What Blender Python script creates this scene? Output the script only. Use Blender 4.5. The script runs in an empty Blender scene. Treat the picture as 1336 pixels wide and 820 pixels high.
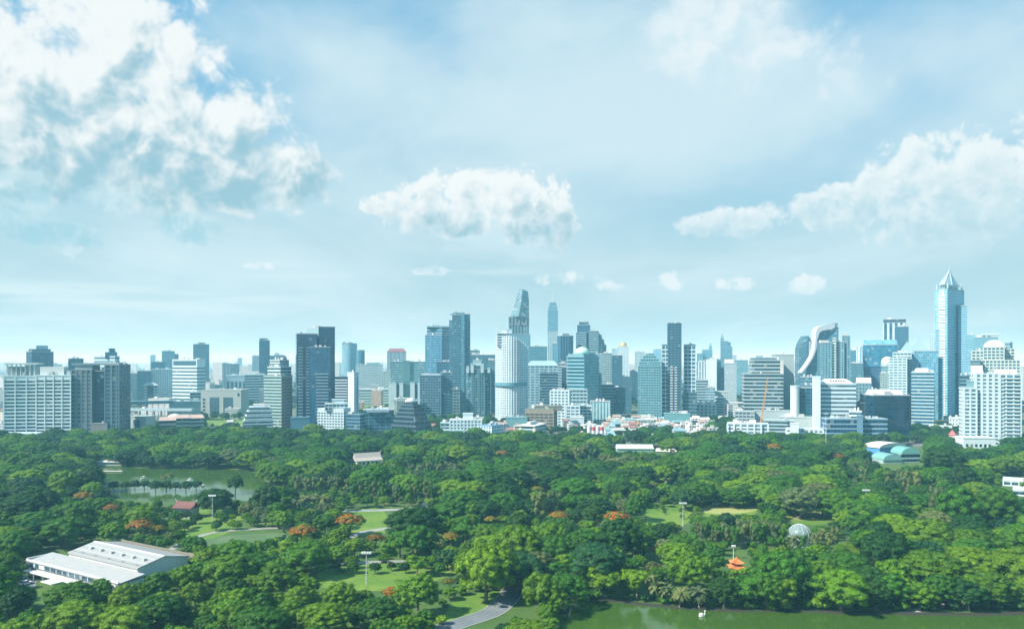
import bpy, math, random
import numpy as np
from mathutils import Vector
R = random.Random(7)
sc = bpy.context.scene
COL = sc.collection
F = 1040.0; CX = 668.0; HY = 470.0; CAMH = 80.0
def PX(x, D): return (x-CX)/F*D
def PZ(y, D): return CAMH-(y-HY)/F*D
def gp(x, y, z=0.0):
    D = F*(CAMH-z)/(y-HY); return ((x-CX)/F*D, D)
def proj(X, Y, Z): return (CX+F*X/Y, HY-(Z-CAMH)/Y*F)
# ------------------------------------------------------------------ materials
class NT:
    def __init__(s, tree): s.t = tree
    def n(s, typ, **kw):
        nd = s.t.nodes.new(typ)
        ins = kw.pop('i', {})
        for k, v in kw.items(): setattr(nd, k, v)
        for k, v in ins.items(): s.set(nd.inputs[k], v)
        return nd
    def set(s, sock, v):
        if isinstance(v, bpy.types.NodeSocket): s.t.links.new(v, sock)
        elif isinstance(v, bpy.types.Node): s.t.links.new(v.outputs[0], sock)
        else:
            if hasattr(sock, 'default_value'):
                try: sock.default_value = v
                except Exception: sock.default_value = (*v, 1.0)
    def m(s, op, a, b=0.0, c=0.0, clamp=False):
        nd = s.t.nodes.new('ShaderNodeMath'); nd.operation = op; nd.use_clamp = clamp
        for k, v in enumerate((a, b, c)): s.set(nd.inputs[k], v)
        return nd.outputs[0]
    def mix(s, f, a, b):
        nd = s.t.nodes.new('ShaderNodeMix'); nd.data_type = 'RGBA'
        s.set(nd.inputs[0], f); s.set(nd.inputs[6], rgba(a)); s.set(nd.inputs[7], rgba(b))
        return nd.outputs[2]
    def mul(s, a, f):
        nd = s.t.nodes.new('ShaderNodeVectorMath'); nd.operation = 'SCALE'
        s.set(nd.inputs[0], a if not isinstance(a, tuple) else a[:3]); s.set(nd.inputs['Scale'], f)
        return nd.outputs[0]
    def vm(s, op, a, b=(0, 0, 0)):
        nd = s.t.nodes.new('ShaderNodeVectorMath'); nd.operation = op
        s.set(nd.inputs[0], a); s.set(nd.inputs[1], b)
        return nd.outputs['Value'] if op in ('LENGTH', 'DOT_PRODUCT') else nd.outputs[0]
    def ss(s, x, lo, hi):
        nd = s.t.nodes.new('ShaderNodeMapRange'); nd.interpolation_type = 'SMOOTHSTEP'
        s.set(nd.inputs[0], x); s.set(nd.inputs[1], lo); s.set(nd.inputs[2], hi)
        return nd.outputs[0]
    def noise(s, vec, scale, detail=4, rough=.55, dist=0.0):
        nd = s.t.nodes.new('ShaderNodeTexNoise')
        s.set(nd.inputs['Vector'], vec); s.set(nd.inputs['Scale'], scale); s.set(nd.inputs['Detail'], detail)
        s.set(nd.inputs['Roughness'], rough); s.set(nd.inputs['Distortion'], dist)
        return nd.outputs[0]
def rgba(c): return (*c, 1.0) if isinstance(c, tuple) and len(c) == 3 else c
def newmat(name):
    m = bpy.data.materials.new(name); m.use_nodes = True
    t = m.node_tree; t.nodes.clear(); g = NT(t)
    o = g.n('ShaderNodeOutputMaterial'); p = g.n('ShaderNodeBsdfPrincipled')
    t.links.new(p.outputs[0], o.inputs[0])
    return m, g, p, o
_mc = {}
def plain(c, rough=.75, name='paint', metal=0.0, var=.18, scale=.12):
    k = ('p', c, rough, name, metal, scale)
    if k in _mc: return _mc[k]
    m, g, p, o = newmat(name)
    tc = g.n('ShaderNodeTexCoord')
    nz = g.noise(tc.outputs['Object'], scale, 5, .65)
    nz2 = g.noise(g.vm('MULTIPLY', tc.outputs['Object'], (1.2, 1.2, .12)), .9, 6, .7)
    f = g.m('ADD', g.m('MULTIPLY', nz, var*2), g.m('MULTIPLY', nz2, var))
    f = g.m('ADD', f, 1.0-var*1.5)
    g.set(p.inputs['Base Color'], g.mul(c, f)); g.set(p.inputs['Roughness'], rough); g.set(p.inputs['Metallic'], metal)
    _mc[k] = m; return m
def facade(wall, glass, cw=3.2, fh=3.6, fu=.8, fv=.5, gr=.12, spec=.5, name='facade', metal=.0, blind=.05):
    k = ('f', wall, glass, cw, fh, fu, fv, gr, spec, metal, blind)
    if k in _mc: return _mc[k]
    m, g, p, o = newmat(name)
    uv = g.n('ShaderNodeUVMap'); sp = g.n('ShaderNodeSeparateXYZ'); g.set(sp.inputs[0], uv.outputs[0])
    oi = g.n('ShaderNodeObjectInfo'); rnd = g.m('MULTIPLY', oi.outputs['Random'], 91.0)
    u = g.m('DIVIDE', sp.outputs[0], cw); v = g.m('DIVIDE', sp.outputs[1], fh)
    mu = g.m('LESS_THAN', g.m('ABSOLUTE', g.m('SUBTRACT', g.m('FRACT', u), .5)), fu/2)
    mv = g.m('LESS_THAN', g.m('ABSOLUTE', g.m('SUBTRACT', g.m('FRACT', v), .5)), fv/2)
    mask = g.m('MULTIPLY', mu, mv)
    cell = g.n('ShaderNodeCombineXYZ'); g.set(cell.inputs[0], g.m('FLOOR', u)); g.set(cell.inputs[1], g.m('FLOOR', v)); g.set(cell.inputs[2], rnd)
    wn = g.n('ShaderNodeTexWhiteNoise', noise_dimensions='3D'); g.set(wn.inputs['Vector'], cell.outputs[0])
    cl = g.n('ShaderNodeCombineXYZ'); g.set(cl.inputs[0], sp.outputs[0]); g.set(cl.inputs[1], sp.outputs[1]); g.set(cl.inputs[2], rnd)
    big = g.noise(cl.outputs[0], .035, 3, .6)
    gf = g.m('ADD', g.m('MULTIPLY', wn.outputs[0], .7), g.m('ADD', g.m('MULTIPLY', big, 1.1), .1))
    gc = g.mul(glass, gf)
    bl = g.m('GREATER_THAN', wn.outputs[0], 1.0-blind)
    gc = g.mix(g.m('MULTIPLY', bl, .55), gc, (.34, .36, .34))
    st = g.noise(g.vm('MULTIPLY', cl.outputs[0], (.5, .05, 1)), 1.0, 4, .6)
    wc = g.mul(wall, g.m('ADD', g.m('MULTIPLY', st, .35), g.m('ADD', g.m('MULTIPLY', big, .3), .67)))
    g.set(p.inputs['Base Color'], g.mix(mask, wc, gc))
    g.set(p.inputs['Roughness'], g.m('ADD', .7, g.m('MULTIPLY', mask, gr-.7)))
    g.set(p.inputs['Specular IOR Level'], g.m('ADD', .3, g.m('MULTIPLY', mask, spec-.3)))
    if metal: g.set(p.inputs['Metallic'], g.m('MULTIPLY', mask, metal))
    _mc[k] = m; return m
def glassband(glass, cw=3.0, gr=.12): return facade((.10, .13, .15), glass, cw, 50.0, .9, 2.0, gr, name='window_glass')
# ------------------------------------------------------------------ mesh builder
class MB:
    def __init__(s): s.v = []; s.f = []; s.uv = []; s.mi = []; s.cur = 0
    def loft(s, secs, cap0=True, cap1=True):
        n = len(secs[0]); b = len(s.v)
        for sec in secs: s.v += [tuple(p) for p in sec]
        per = [0.0]
        for k in range(n):
            a, c = secs[0][k], secs[0][(k+1) % n]; per.append(per[-1]+math.hypot(a[0]-c[0], a[1]-c[1]))
        if per[-1] < .01:
            per = [0.0]
            for k in range(n):
                a, c = secs[-1][k], secs[-1][(k+1) % n]; per.append(per[-1]+math.hypot(a[0]-c[0], a[1]-c[1]))
        for j in range(len(secs)-1):
            for k in range(n):
                k2 = (k+1) % n
                s.f.append((b+j*n+k, b+j*n+k2, b+(j+1)*n+k2, b+(j+1)*n+k)); s.mi.append(s.cur)
                s.uv += [(per[k], secs[j][k][2]), (per[k+1], secs[j][k2][2]), (per[k+1], secs[j+1][k2][2]), (per[k], secs[j+1][k][2])]
        if cap0: s.f.append(tuple(b+k for k in range(n-1, -1, -1))); s.mi.append(s.cur); s.uv += [(0, -.02)]*n
        if cap1:
            t = b+(len(secs)-1)*n; s.f.append(tuple(t+k for k in range(n))); s.mi.append(s.cur); s.uv += [(0, -.02)]*n
        return s
    def prism(s, poly, z0, z1, top=None):
        zf = z1 if callable(z1) else (lambda x, y: z1)
        top = top or poly
        return s.loft([[(x, y, z0) for x, y in poly], [(x, y, zf(x, y)) for x, y in top]])
    def box(s, x0, x1, y0, y1, z0, z1): return s.prism([(x0, y0), (x1, y0), (x1, y1), (x0, y1)], z0, z1)
    def cyl(s, x, y, z0, z1, r0, r1=None, n=12):
        r1 = r0 if r1 is None else r1
        c = lambda r, z: [(x+r*math.cos(2*math.pi*k/n), y+r*math.sin(2*math.pi*k/n), z) for k in range(n)]
        return s.loft([c(r0, z0), c(r1, z1)])
    def lathe(s, x, y, prof, n=16):
        return s.loft([[(x+r*math.cos(2*math.pi*k/n), y+r*math.sin(2*math.pi*k/n), z) for k in range(n)] for r, z in prof])
    def tube(s, p0, p1, r0, r1=None, n=6):
        r1 = r0 if r1 is None else r1
        p0 = Vector(p0); p1 = Vector(p1); d = (p1-p0).normalized()
        a = d.orthogonal().normalized(); b = d.cross(a)
        c = lambda p, r: [tuple(p+a*r*math.cos(2*math.pi*k/n)+b*r*math.sin(2*math.pi*k/n)) for k in range(n)]
        return s.loft([c(p0, r0), c(p1, r1)])
    def quad(s, *ps):
        b = len(s.v); s.v += [tuple(p) for p in ps]; s.f.append(tuple(range(b, b+len(ps)))); s.mi.append(s.cur)
        s.uv += [(0, -.02)]*len(ps); return s
    def mesh(s, name, mats, smooth=False):
        me = bpy.data.meshes.new(name); me.from_pydata(s.v, [], s.f)
        uvl = me.uv_layers.new(name='UVMap'); uvl.data.foreach_set('uv', [c for p in s.uv for c in p])
        for m in (mats if isinstance(mats, (list, tuple)) else [mats]): me.materials.append(m)
        if max(s.mi, default=0) > 0: me.polygons.foreach_set('material_index', s.mi)
        if smooth: me.polygons.foreach_set('use_smooth', [True]*len(me.polygons))
        me.update(); return me
    def obj(s, name, mats, parent=None, loc=(0, 0, 0), rz=0.0, smooth=False):
        return link(name, s.mesh(name, mats, smooth), parent, loc, rz)
def link(name, me, parent=None, loc=(0, 0, 0), rz=0.0):
    o = bpy.data.objects.new(name, me); COL.objects.link(o)
    if parent is not None: o.parent = parent
    o.location = loc; o.rotation_euler = (0, 0, rz); return o
def tag(o, label=None, cat=None, group=None, kind=None):
    if label: o['label'] = label
    if cat: o['category'] = cat
    if group: o['group'] = group
    if kind: o['kind'] = kind
    return o
def empty(name, x, y, z=0.0, rz=0.0):
    o = bpy.data.objects.new(name, None); COL.objects.link(o); o.location = (x, y, z); o.rotation_euler = (0, 0, rz)
    o.empty_display_size = .1; return o
# ------------------------------------------------------------------ colours
WHITE = (.62, .64, .63); OFFW = (.62, .62, .58); CREAM = (.58, .53, .42); GREY = (.36, .38, .38); LGREY = (.5, .52, .52)
DGREY = (.16, .18, .19); TAN = (.42, .33, .22); BROWN = (.25, .17, .12); TEALG = (.018, .05, .065); BLUEG = (.02, .07, .12)
MIDG = (.05, .14, .19); DARKG = (.010, .028, .042); PALEG = (.16, .30, .36); GREENG = (.04, .12, .11)
FOOT = []      # footprints of what is built: x, y, radius
LAND = []      # landmarks for descriptions: px x, px y, phrase
# ------------------------------------------------------------------ buildings
class Info: pass
class Bld:
    def __init__(s, name, label, cat, x, D, group=None, land=None):
        s.ox, s.oy = PX(x, D), D
        s.root = tag(empty(name, s.ox, s.oy), label, cat, group)
        if land: LAND.append((*proj(s.ox, s.oy, 8), land))
    def place(s, xl, xr, D, xc=None, yaw=None, dep=None):
        i = Info()
        if xc is None:
            xm = (xl+xr)/2; a = math.atan((xm-CX)/F); th = -a if yaw is None else math.radians(yaw)
            ux, uy = math.cos(th), math.sin(th)
            Cx, Cy = PX(xm, D), D
            def solve(p):
                k = (p-CX)/F; return (k*Cy-Cx)/(ux-k*uy)
            t0, t1 = solve(xl), solve(xr); w = t1-t0; d = dep or min(w, 30)
            fx, fy = Cx+ux*(t0+t1)/2, Cy+uy*(t0+t1)/2
        else:
            th = math.radians(yaw); ux, uy = math.cos(th), math.sin(th); vx, vy = -uy, ux
            Cx, Cy = PX(xc, D), D
            def sol(p, dx, dy):
                k = (p-CX)/F; return (k*Cy-Cx)/(dx-k*dy)
            if yaw > 0: w = sol(xr, ux, uy); d = dep or sol(xl, vx, vy); fx, fy = Cx+ux*w/2, Cy+uy*w/2
            else: w = -sol(xl, ux, uy); d = dep or sol(xr, vx, vy); fx, fy = Cx-ux*w/2, Cy-uy*w/2
            w, d = abs(w), min(abs(d), 80)
        i.th, i.w, i.d = th, w, d
        i.x, i.y = fx-math.sin(th)*d/2, fy+math.cos(th)*d/2
        i.lx, i.ly = i.x-s.ox, i.y-s.oy
        FOOT.append((i.x, i.y, max(w, d)*.62))
        return i
    def part(s, i, name, mb, mat, dz=0.0, smooth=False): return mb.obj(name, mat, s.root, (i.lx, i.ly, dz), i.th, smooth)
    def blk(s, xl, xr, yt, D, xc=None, yaw=None, dep=None, yb=None, st='bands', wall=WHITE, glass=TEALG, fh=3.6, fv=.48, cw=3.2, fu=.85,
            ps=None, pw=.7, part='wall', roof=True, shape=None, gr=.12, metal=0.0, skip=1.0, spec=.5, z1=None, ztop=None, blind=.04):
        i = s.place(xl, xr, D, xc, yaw, dep)
        wall = (wall[0]*.72, wall[1]*.88, wall[2]*.95); glass = (glass[0]*.6, glass[1]*.95, glass[2]*1.15)
        w, d = i.w, i.d
        z0 = 0.0 if yb is None else max(0.0, PZ(yb, D))
        z1 = PZ(yt, D) if z1 is None else z1
        i.z0, i.z1 = z0, z1; h = z1-z0
        poly = shape(w, d) if shape else [(-w/2, -d/2), (w/2, -d/2), (w/2, d/2), (-w/2, d/2)]
        i.poly = poly
        nf = max(1, int(round(h/fh))); fh2 = h/nf
        if st in ('curtain', 'far'):
            m = facade(wall, glass, cw, round(fh2, 2), fu, fv, gr, spec, metal=metal, blind=blind)
            s.part(i, part, MB().prism(poly, 0, (lambda x, y: ztop(x, y, h)) if ztop else h), m, z0)
        else:
            s.part(i, part, MB().prism(poly, 0, (lambda x, y: ztop(x, y, h)) if ztop else h), plain(wall, .7, 'rendered_wall'), z0)
        if st in ('bands', 'grid'):
            k = 1+.16/max(4, min(w, d))
            ring = [(x+math.copysign(.09, x), y+math.copysign(.09, y)) for x, y in poly]
            me = MB().prism(ring, 0, fh2*fv).mesh('window_band', glassband(glass, cw, gr))
            for f in range(int(nf*skip)):
                if nf-f > 1 or fh2*fv < fh2*.8:
                    link('window_band', me, s.root, (i.lx, i.ly, z0+f*fh2+fh2*(1-fv)*.55+.05), i.th)
        if st == 'grid' or (ps and st in ('curtain', 'bands')):
            ps = ps or 4.0
            n = max(1, int(round(w/ps))); dd = max(1, int(round(d/ps)))
            pm = MB().box(-pw/2, pw/2, -.32, .32, 0, h-.05).mesh('pier', plain(wall, .7, 'rendered_wall'))
            c, sn = math.cos(i.th), math.sin(i.th)
            pts = [(-w/2+w*q/n, -d/2, 0) for q in range(n+1)]+[(-w/2, -d/2+d*q/dd, 1) for q in range(1, dd)]+[(w/2, -d/2+d*q/dd, 1) for q in range(1, dd)]
            for x, y, r in pts[:90]:
                link('pier', pm, s.root, (i.lx+x*c-y*sn, i.ly+x*sn+y*c, z0), i.th+(math.pi/2 if r else 0))
        if roof and not ztop:
            o = .35
            rp = [(x+math.copysign(o, x), y+math.copysign(o, y)) for x, y in poly]
            if w > 11 and d > 8 and 'tier' not in part and z1 > 12: s.clutter(i, 3, .9, int(xl*7+yt))
            s.part(i, 'roof', MB().prism(rp, 0, .9), plain(tuple(min(.75, c*.95+.03) for c in wall) if st != 'curtain' else (.32, .36, .37), .8, 'roof_slab'), z1)
        return i
    def top(s, i, fx0, fx1, h, wall=LGREY, fy0=.2, fy1=.8, part='penthouse', base=0.0, st=None, glass=TEALG, taper=None):
        w, d = i.w, i.d
        x0, x1, y0, y1 = -w/2+w*fx0, -w/2+w*fx1, -d/2+d*fy0, -d/2+d*fy1
        P = [(x0, y0), (x1, y0), (x1, y1), (x0, y1)]
        T = None
        if taper is not None:
            mx, my = (x0+x1)/2, (y0+y1)/2; T = [(mx+(x-mx)*taper, my+(y-my)*taper) for x, y in P]
        m = facade(wall, glass, 3.0, 3.4, .8, .5) if st == 'far' else plain(wall, .7, 'rendered_wall')
        s.part(i, part, MB().prism(P, 0, h, T), m, i.z1+base)
    def clutter(s, i, n=4, base=.9, seed=1):
        r = random.Random(seed)
        for q in range(n):
            a, b = r.uniform(.08, .8), r.uniform(.1, .8)
            if r.random() < .6: s.top(i, a, a+r.uniform(.07, .18), r.uniform(1.5, 3.5), r.choice([LGREY, WHITE, GREY]), b, b+r.uniform(.08, .2), r.choice(['water_tank', 'air_handler', 'stair_head']), base)
            else:
                x, y = -i.w/2+i.w*a, -i.d/2+i.d*b
                s.part(i, 'water_tank', MB().cyl(x, y, 0, r.uniform(1.6, 2.6), r.uniform(.8, 1.4), n=10), plain((.45, .47, .48), .4, 'steel'), i.z1+base)
    def mast(s, x, y0, y1, D, r=.5, mat=None):
        X, Y = PX(x, D)-s.ox, D-s.oy
        MB().cyl(X, Y, PZ(y0, D), PZ(y1, D), r, r*.3, 6).obj('mast', mat or plain((.5, .52, .53), .5, 'steel'), s.root)
def octo(c=.25): return lambda w, d: [(-w/2+c*w, -d/2), (w/2-c*w, -d/2), (w/2, -d/2+c*d), (w/2, d/2-c*d), (w/2-c*w, d/2), (-w/2+c*w, d/2), (-w/2, d/2-c*d), (-w/2, -d/2+c*d)]
def oval(n=20): return lambda w, d: [(w/2*math.cos(2*math.pi*(k+.5)/n), d/2*math.sin(2*math.pi*(k+.5)/n)) for k in range(n)]
def bow(n=10, b=.3): # straight back, bowed front
    return lambda w, d: [(-w/2+w*k/n, -d/2+d*b*((2*k/n-1)**2)) for k in range(n+1)]+[(w/2, d/2), (-w/2, d/2)]
HAZE_DENSITY = 0.00018; HAZE_COL = (.32, .76, 1.0); SUN_E = 4.8; EXPO = 0.80; EXPF = 2.0**EXPO; SKY_GAIN = 1.0
E=30000
# ================================================================== named buildings (left to right)
def left_side():
    B = Bld('hotel_block', 'broad white hotel block with even rows of dark window strips at the left edge', 'hotel', 48, 805, land='the broad white hotel block')
    i = B.blk(4, 49, 491, 800, yaw=16, xc=5, dep=24, st='grid', wall=(.84, .84, .80), fh=3.55, fv=.5, ps=8.6, pw=1.0, part='wing', skip=.97)
    B.top(i, .05, .95, 10, (.30, .38, .40), .25, .9, 'plant_floor'); B.top(i, .0, 1.0, 1.6, (.58, .64, .62), .1, 1, 'roof_slab', 12)
    for q in range(7): B.top(i, .04+q*.135, .075+q*.135, 12, (.5, .56, .56), .15, .2, 'column')
    i = B.blk(47, 92, 490, 797, yaw=9, xc=47.2, dep=24, st='grid', wall=(.84, .84, .80), fh=3.55, fv=.5, ps=8.6, pw=1.0, part='wing', skip=.97)
    B.top(i, .02, .72, 9, (.55, .60, .58), .3, .8, 'penthouse'); B.top(i, .8, .97, 5, (.3, .4, .42), .3, .8, 'penthouse'); B.clutter(i, 4, .9, 3)
    B = Bld('office_tower', 'brown and blue glass slab tower joined beside the broad white hotel block', 'office tower', 120, 808, land='the brown and blue slab tower')
    brn = (.17, .19, .20)
    i = B.blk(92.5, 119, 483, 805, yaw=5, xc=93, dep=26, st='grid', wall=brn, glass=(.02, .06, .09), fh=4.0, fv=.42, ps=4.4, pw=1.7, part='wing')
    B.top(i, .05, .95, 7, (.25, .33, .36), .2, .9, 'penthouse')
    i = B.blk(118, 138, 484, 812, yaw=4, xc=118, dep=20, st='curtain', wall=(.05, .09, .12), glass=(.012, .045, .08), fh=3.9, fu=.93, fv=.8, part='glass_bay')
    B.blk(119, 140, 553, 803, yaw=4, xc=119, dep=9, st='plain', wall=(.26, .22, .2), part='podium', roof=True)
    i = B.blk(137, 155, 476, 806, yaw=3, xc=137, dep=28, st='curtain', wall=(.13, .18, .2), glass=(.015, .06, .10), fh=3.9, fu=.75, fv=.7, cw=5.5, part='wing', ps=6.5, pw=1.1)
    B.blk(93, 155, 473.5, 809, yb=476, yaw=4, xc=93, dep=22, st='plain', wall=(.20, .27, .28), part='roof_canopy', roof=False)
    B = Bld('office_tower', 'dark blue eight sided tower peeping over the broad white hotel block', 'office tower', 53, 1300, land='the dark eight sided tower')
    i = B.blk(34, 70, 459, 1300, st='curtain', wall=(.08, .13, .17), glass=(.015, .06, .10), shape=octo(.2), part='tower_shaft', dep=40)
    B.top(i, .1, .9, 5, (.06, .12, .17)); B.top(i, .36, .8, 11, (.3, .4, .45), .3, .7)
    B = Bld('office_building', 'small dark flat topped block rising behind the hotel roof', 'office building', 99, 1350)
    B.blk(89, 109, 468, 1350, st='curtain', wall=(.06, .12, .15), glass=BLUEG, part='tower_shaft')
    B = Bld('office_tower', 'white tower with stepped dark roof box right behind the brown and blue slab tower', 'office tower', 140, 1200, land='the stepped roof box tower')
    i = B.blk(122, 162, 473, 1200, xc=152, yaw=-25, st='bands', wall=(.55, .60, .60), fh=5, fv=.3, part='tower_shaft', skip=.98)
    B.blk(123, 156, 465, 1206, xc=150, yaw=-25, yb=474, st='bands', wall=(.5, .56, .57), fh=4.5, fv=.4, part='upper_storeys')
    B.blk(137, 153, 460, 1212, yb=467, st='plain', wall=(.10, .19, .24), part='penthouse'); B.blk(142, 150, 455, 1216, yb=462, st='plain', wall=(.06, .14, .19), part='penthouse')
    # ---- middle distance, left
    def simple(name, label, xl, xr, yt, D, st='far', cat='building', **k):
        B = Bld(name, label, cat, (xl+xr)/2, D, land=k.pop('land', None)); n = k.pop('clut', 2)
        i = B.blk(xl, xr, yt, D, st=st, **k); B.clutter(i, n, .9, int(xl)); return B, i
    simple('office_building', 'pale flat roofed block close behind the dark slab tower', 150, 182, 487, 1520, wall=OFFW, fv=.25)
    simple('office_building', 'grey green block between the pale block and the long white lattice front', 179, 198, 484, 1480, wall=(.14, .22, .24), st='curtain', glass=(.05, .11, .13))
    simple('apartment_building', 'long white building with a fine lattice of windows left of the white banded block', 198, 232, 482, 1500, wall=(.64, .68, .68), fu=.5, fv=.55, dep=30, land='the long white lattice building')
    simple('apartment_building', 'plain pale side wing attached right of the white lattice front', 230, 243, 487, 1490, wall=(.5, .57, .58), fu=.4)
    B, i = simple('office_building', 'white banded block with a dark framed top storey and a bright side wall', 225, 268, 469, 1440, xc=257, yaw=-22, st='bands', wall=(.70, .73, .72), fh=6.5, fv=.42, cat='office building', land='the white banded block', skip=.85)
    B.part(i, 'roof_screen', MB().box(-i.w*.46, i.w*.46, -i.d/2-.5, -i.d/2+2, i.z1-i.z0-10, i.z1-i.z0-2), plain((.03, .09, .13), .4, 'dark_screen'), i.z0)
    B, i = simple('office_tower', 'dark flat topped tower directly behind the white banded block', 252, 273, 449, 2100, st='curtain', wall=(.10, .17, .2), glass=(.02, .06, .08), cat='office tower')
    B.top(i, .3, .75, 5, DGREY)
    B, i = simple('office_tower', 'teal glass tower with a lower right shoulder left of the dark flat topped tower', 211, 228, 458, 2200, st='curtain', wall=(.3, .42, .45), glass=MIDG, cat='office tower')
    B.blk(226, 233, 462, 2210, st='curtain', wall=(.1, .2, .24), glass=BLUEG, part='wing')
    simple('office_building', 'low dark teal cube left of the teal glass tower', 197, 216, 472, 2000, st='curtain', wall=(.06, .14, .17), glass=BLUEG)
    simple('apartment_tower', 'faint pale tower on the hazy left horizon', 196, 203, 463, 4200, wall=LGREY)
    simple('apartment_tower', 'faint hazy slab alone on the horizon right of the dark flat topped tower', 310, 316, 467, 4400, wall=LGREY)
    B = Bld('office_building', 'little striped block with dark glass centre under an overhanging flat roof', 'building', 196, 1230, land='the little striped block')
    i = B.blk(187.5, 205, 503, 1230, st='bands', wall=(.62, .66, .66), fh=4, fv=.5, part='wall'); B.top(i, .28, .72, -1, (.02, .06, .10), -.02, .5, 'glass_bay', 0)
    B.part(i, 'glass_bay', MB().box(-i.w*.22, i.w*.22, -i.d/2-.6, 0, 0, i.z1-i.z0-1), plain((.02, .07, .12), .15, 'dark_glass'))
    B.part(i, 'roof_overhang', MB().prism([(-i.w*.6, -i.d*.6), (i.w*.6, -i.d*.6), (i.w*.6, i.d*.6), (-i.w*.6, i.d*.6)], .9, 4.5, [(-i.w*.25, -i.d*.25), (i.w*.25, -i.d*.25), (i.w*.25, i.d*.25), (-i.w*.25, i.d*.25)]), plain((.4, .46, .47), .7, 'roof_slab'), i.z1)
    B = Bld('court_building', 'beige civic block with two tall dark glass panels and a small side window', 'civic building', 288, 1130, land='the beige civic block')
    i = B.blk(262, 315, 509, 1130, yaw=-4, xc=314.5, st='plain', wall=(.42, .40, .36), dep=28, part='wall')
    for a, b in ((.22, .46), (.56, .80)): B.part(i, 'window', MB().box(-i.w/2+i.w*a, -i.w/2+i.w*b, -i.d/2-.15, -i.d/2+.3, 1, (i.z1-i.z0)*.74), facade((.1, .15, .18), (.03, .08, .12), 2.5, 3, .88, .85, name='window_glass'))
    B.part(i, 'window', MB().box(i.w*.36, i.w*.46, -i.d/2-.15, -i.d/2+.3, 5, 8), glassband(TEALG)); B.part(i, 'window', MB().box(i.w*.41, i.w*.47, -i.d/2-.15, -i.d/2+.3, (i.z1-i.z0)*.78, (i.z1-i.z0)*.9), glassband(TEALG))
    for q in range(5): B.part(i, 'window', MB().box(-i.w/2+i.w*.05, -i.w/2+i.w*.11, -i.d/2-.15, -i.d/2+.3, 3+q*5, 6+q*5), glassband(TEALG))
    simple('office_building', 'grey banded wing standing left of the beige civic block', 248, 263, 512, 1150, st='bands', wall=(.38, .43, .43), fh=4)
    B = Bld('villa_building', 'long two storey cream villa under pinkish hipped roofs by a bright lawn', 'villa', 236, 880, land='the cream villa with pinkish roofs')
    for n_, (xl, xr, yt, DD) in enumerate(((208, 232, 548, 885), (230, 248, 545, 878), (246, 266, 545, 884))):
        i = B.blk(xl, xr, yt, DD, st='bands', wall=(.55, .50, .40), fh=4.4, fv=.42, dep=13, part='wing', roof=False, cw=2.4)
        B.part(i, 'roof', MB().prism([(-i.w*.55, -i.d*.6), (i.w*.55, -i.d*.6), (i.w*.55, i.d*.6), (-i.w*.55, i.d*.6)], 0, 3.6, [(-i.w*.4, -.3), (i.w*.4, -.3), (i.w*.4, .3), (-i.w*.4, .3)]), plain((.46, .34, .30), .85, 'roof_tile'), i.z1)
    B = Bld('hall_building', 'small round roofed cream pavilion behind the cream villa', 'pavilion', 228, 930)
    i = B.blk(220, 236, 545, 930, st='plain', wall=CREAM, dep=14, roof=False, part='wall'); B.part(i, 'roof', MB().lathe(0, 0, [(8, 0), (7.2, 2), (5, 3.8), (.1, 5)], 14), plain((.6, .58, .48), .7, 'roof_sheet'), i.z1, True)
    B = Bld('office_building', 'low beige block with a square blue glass bay right of the slab tower base', 'office building', 174, 850, land='the low beige block with the blue glass bay')
    i = B.blk(152, 191, 544, 850, yaw=-8, xc=190, st='plain', wall=(.56, .56, .48), dep=18); B.clutter(i, 3, .9, 9)
    B.part(i, 'window', MB().box(i.w*.08, i.w*.3, -i.d/2-.2, -i.d/2+.4, 0, (i.z1-i.z0)*.86), facade((.1, .15, .18), (.04, .12, .16), 2, 2.5, .85, .85, name='window_glass'))
    for q in range(3): B.part(i, 'window', MB().box(-i.w*.38+q*4.5, -i.w*.38+q*4.5+2, -i.d/2-.15, -i.d/2+.3, 9, 12), glassband(TEALG))
    B = Bld('low_block', 'low white annexe with two dark windows in front of the hotel block corner', 'annexe', 12, 775)
    i = B.blk(-30, 48, 566, 772, yaw=-3, xc=48, st='plain', wall=(.6, .64, .64), dep=14)
    for q in range(2): B.part(i, 'window', MB().box(-i.w/2+24.5, -i.w/2+29.5, -i.d/2-.15, -i.d/2+.3, .8+q*3, 2.4+q*3), glassband(DARKG))
    # elevated railway: deck on piers with canopied station
    B = Bld('elevated_railway', 'elevated railway deck on columns beside a long teal station canopy', 'railway', 190, 1010, land='the elevated railway')
    i = B.blk(120, 250, 533, 1000, yb=536, yaw=-2, xc=250, st='plain', wall=(.52, .56, .57), dep=9, part='deck', roof=False)
    for q in range(14): B.part(i, 'column', MB().cyl(-i.w/2+i.w*(q+.5)/14, 0, 0, PZ(536, 1000)-.02, 1.1, n=10), plain((.42, .45, .45), .8, 'concrete'))
    i = B.blk(155, 226, 523, 1040, yb=527, st='plain', wall=(.12, .22, .25), dep=20, part='station_canopy', roof=False)
    for q in range(9): B.part(i, 'canopy_column', MB().box(-i.w/2+i.w*(q+.5)/9-.4, -i.w/2+i.w*(q+.5)/9+.4, -.4, .4, 0, i.z0), plain((.3, .36, .38), .8, 'concrete'))
    simple('shed_building', 'long grey green shed roof just right of the station canopy', 222, 262, 524, 1060, st='plain', wall=(.26, .36, .36), dep=26)
    simple('office_building', 'twin grey slabs under the left horizon, the taller striped', 290, 302, 474, 1900, wall=LGREY, fu=.4, fv=1.0)
    simple('office_building', 'dark grey slab joined right of the twin grey slabs', 301, 312, 475, 1890, wall=(.28, .34, .35), fu=.5)
    B, i = simple('civic_building', 'white block with a row of tall arched bays along its front', 295, 321, 490, 1480, st='plain', wall=(.66, .69, .68), dep=22, land='the white block with arched bays')
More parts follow.
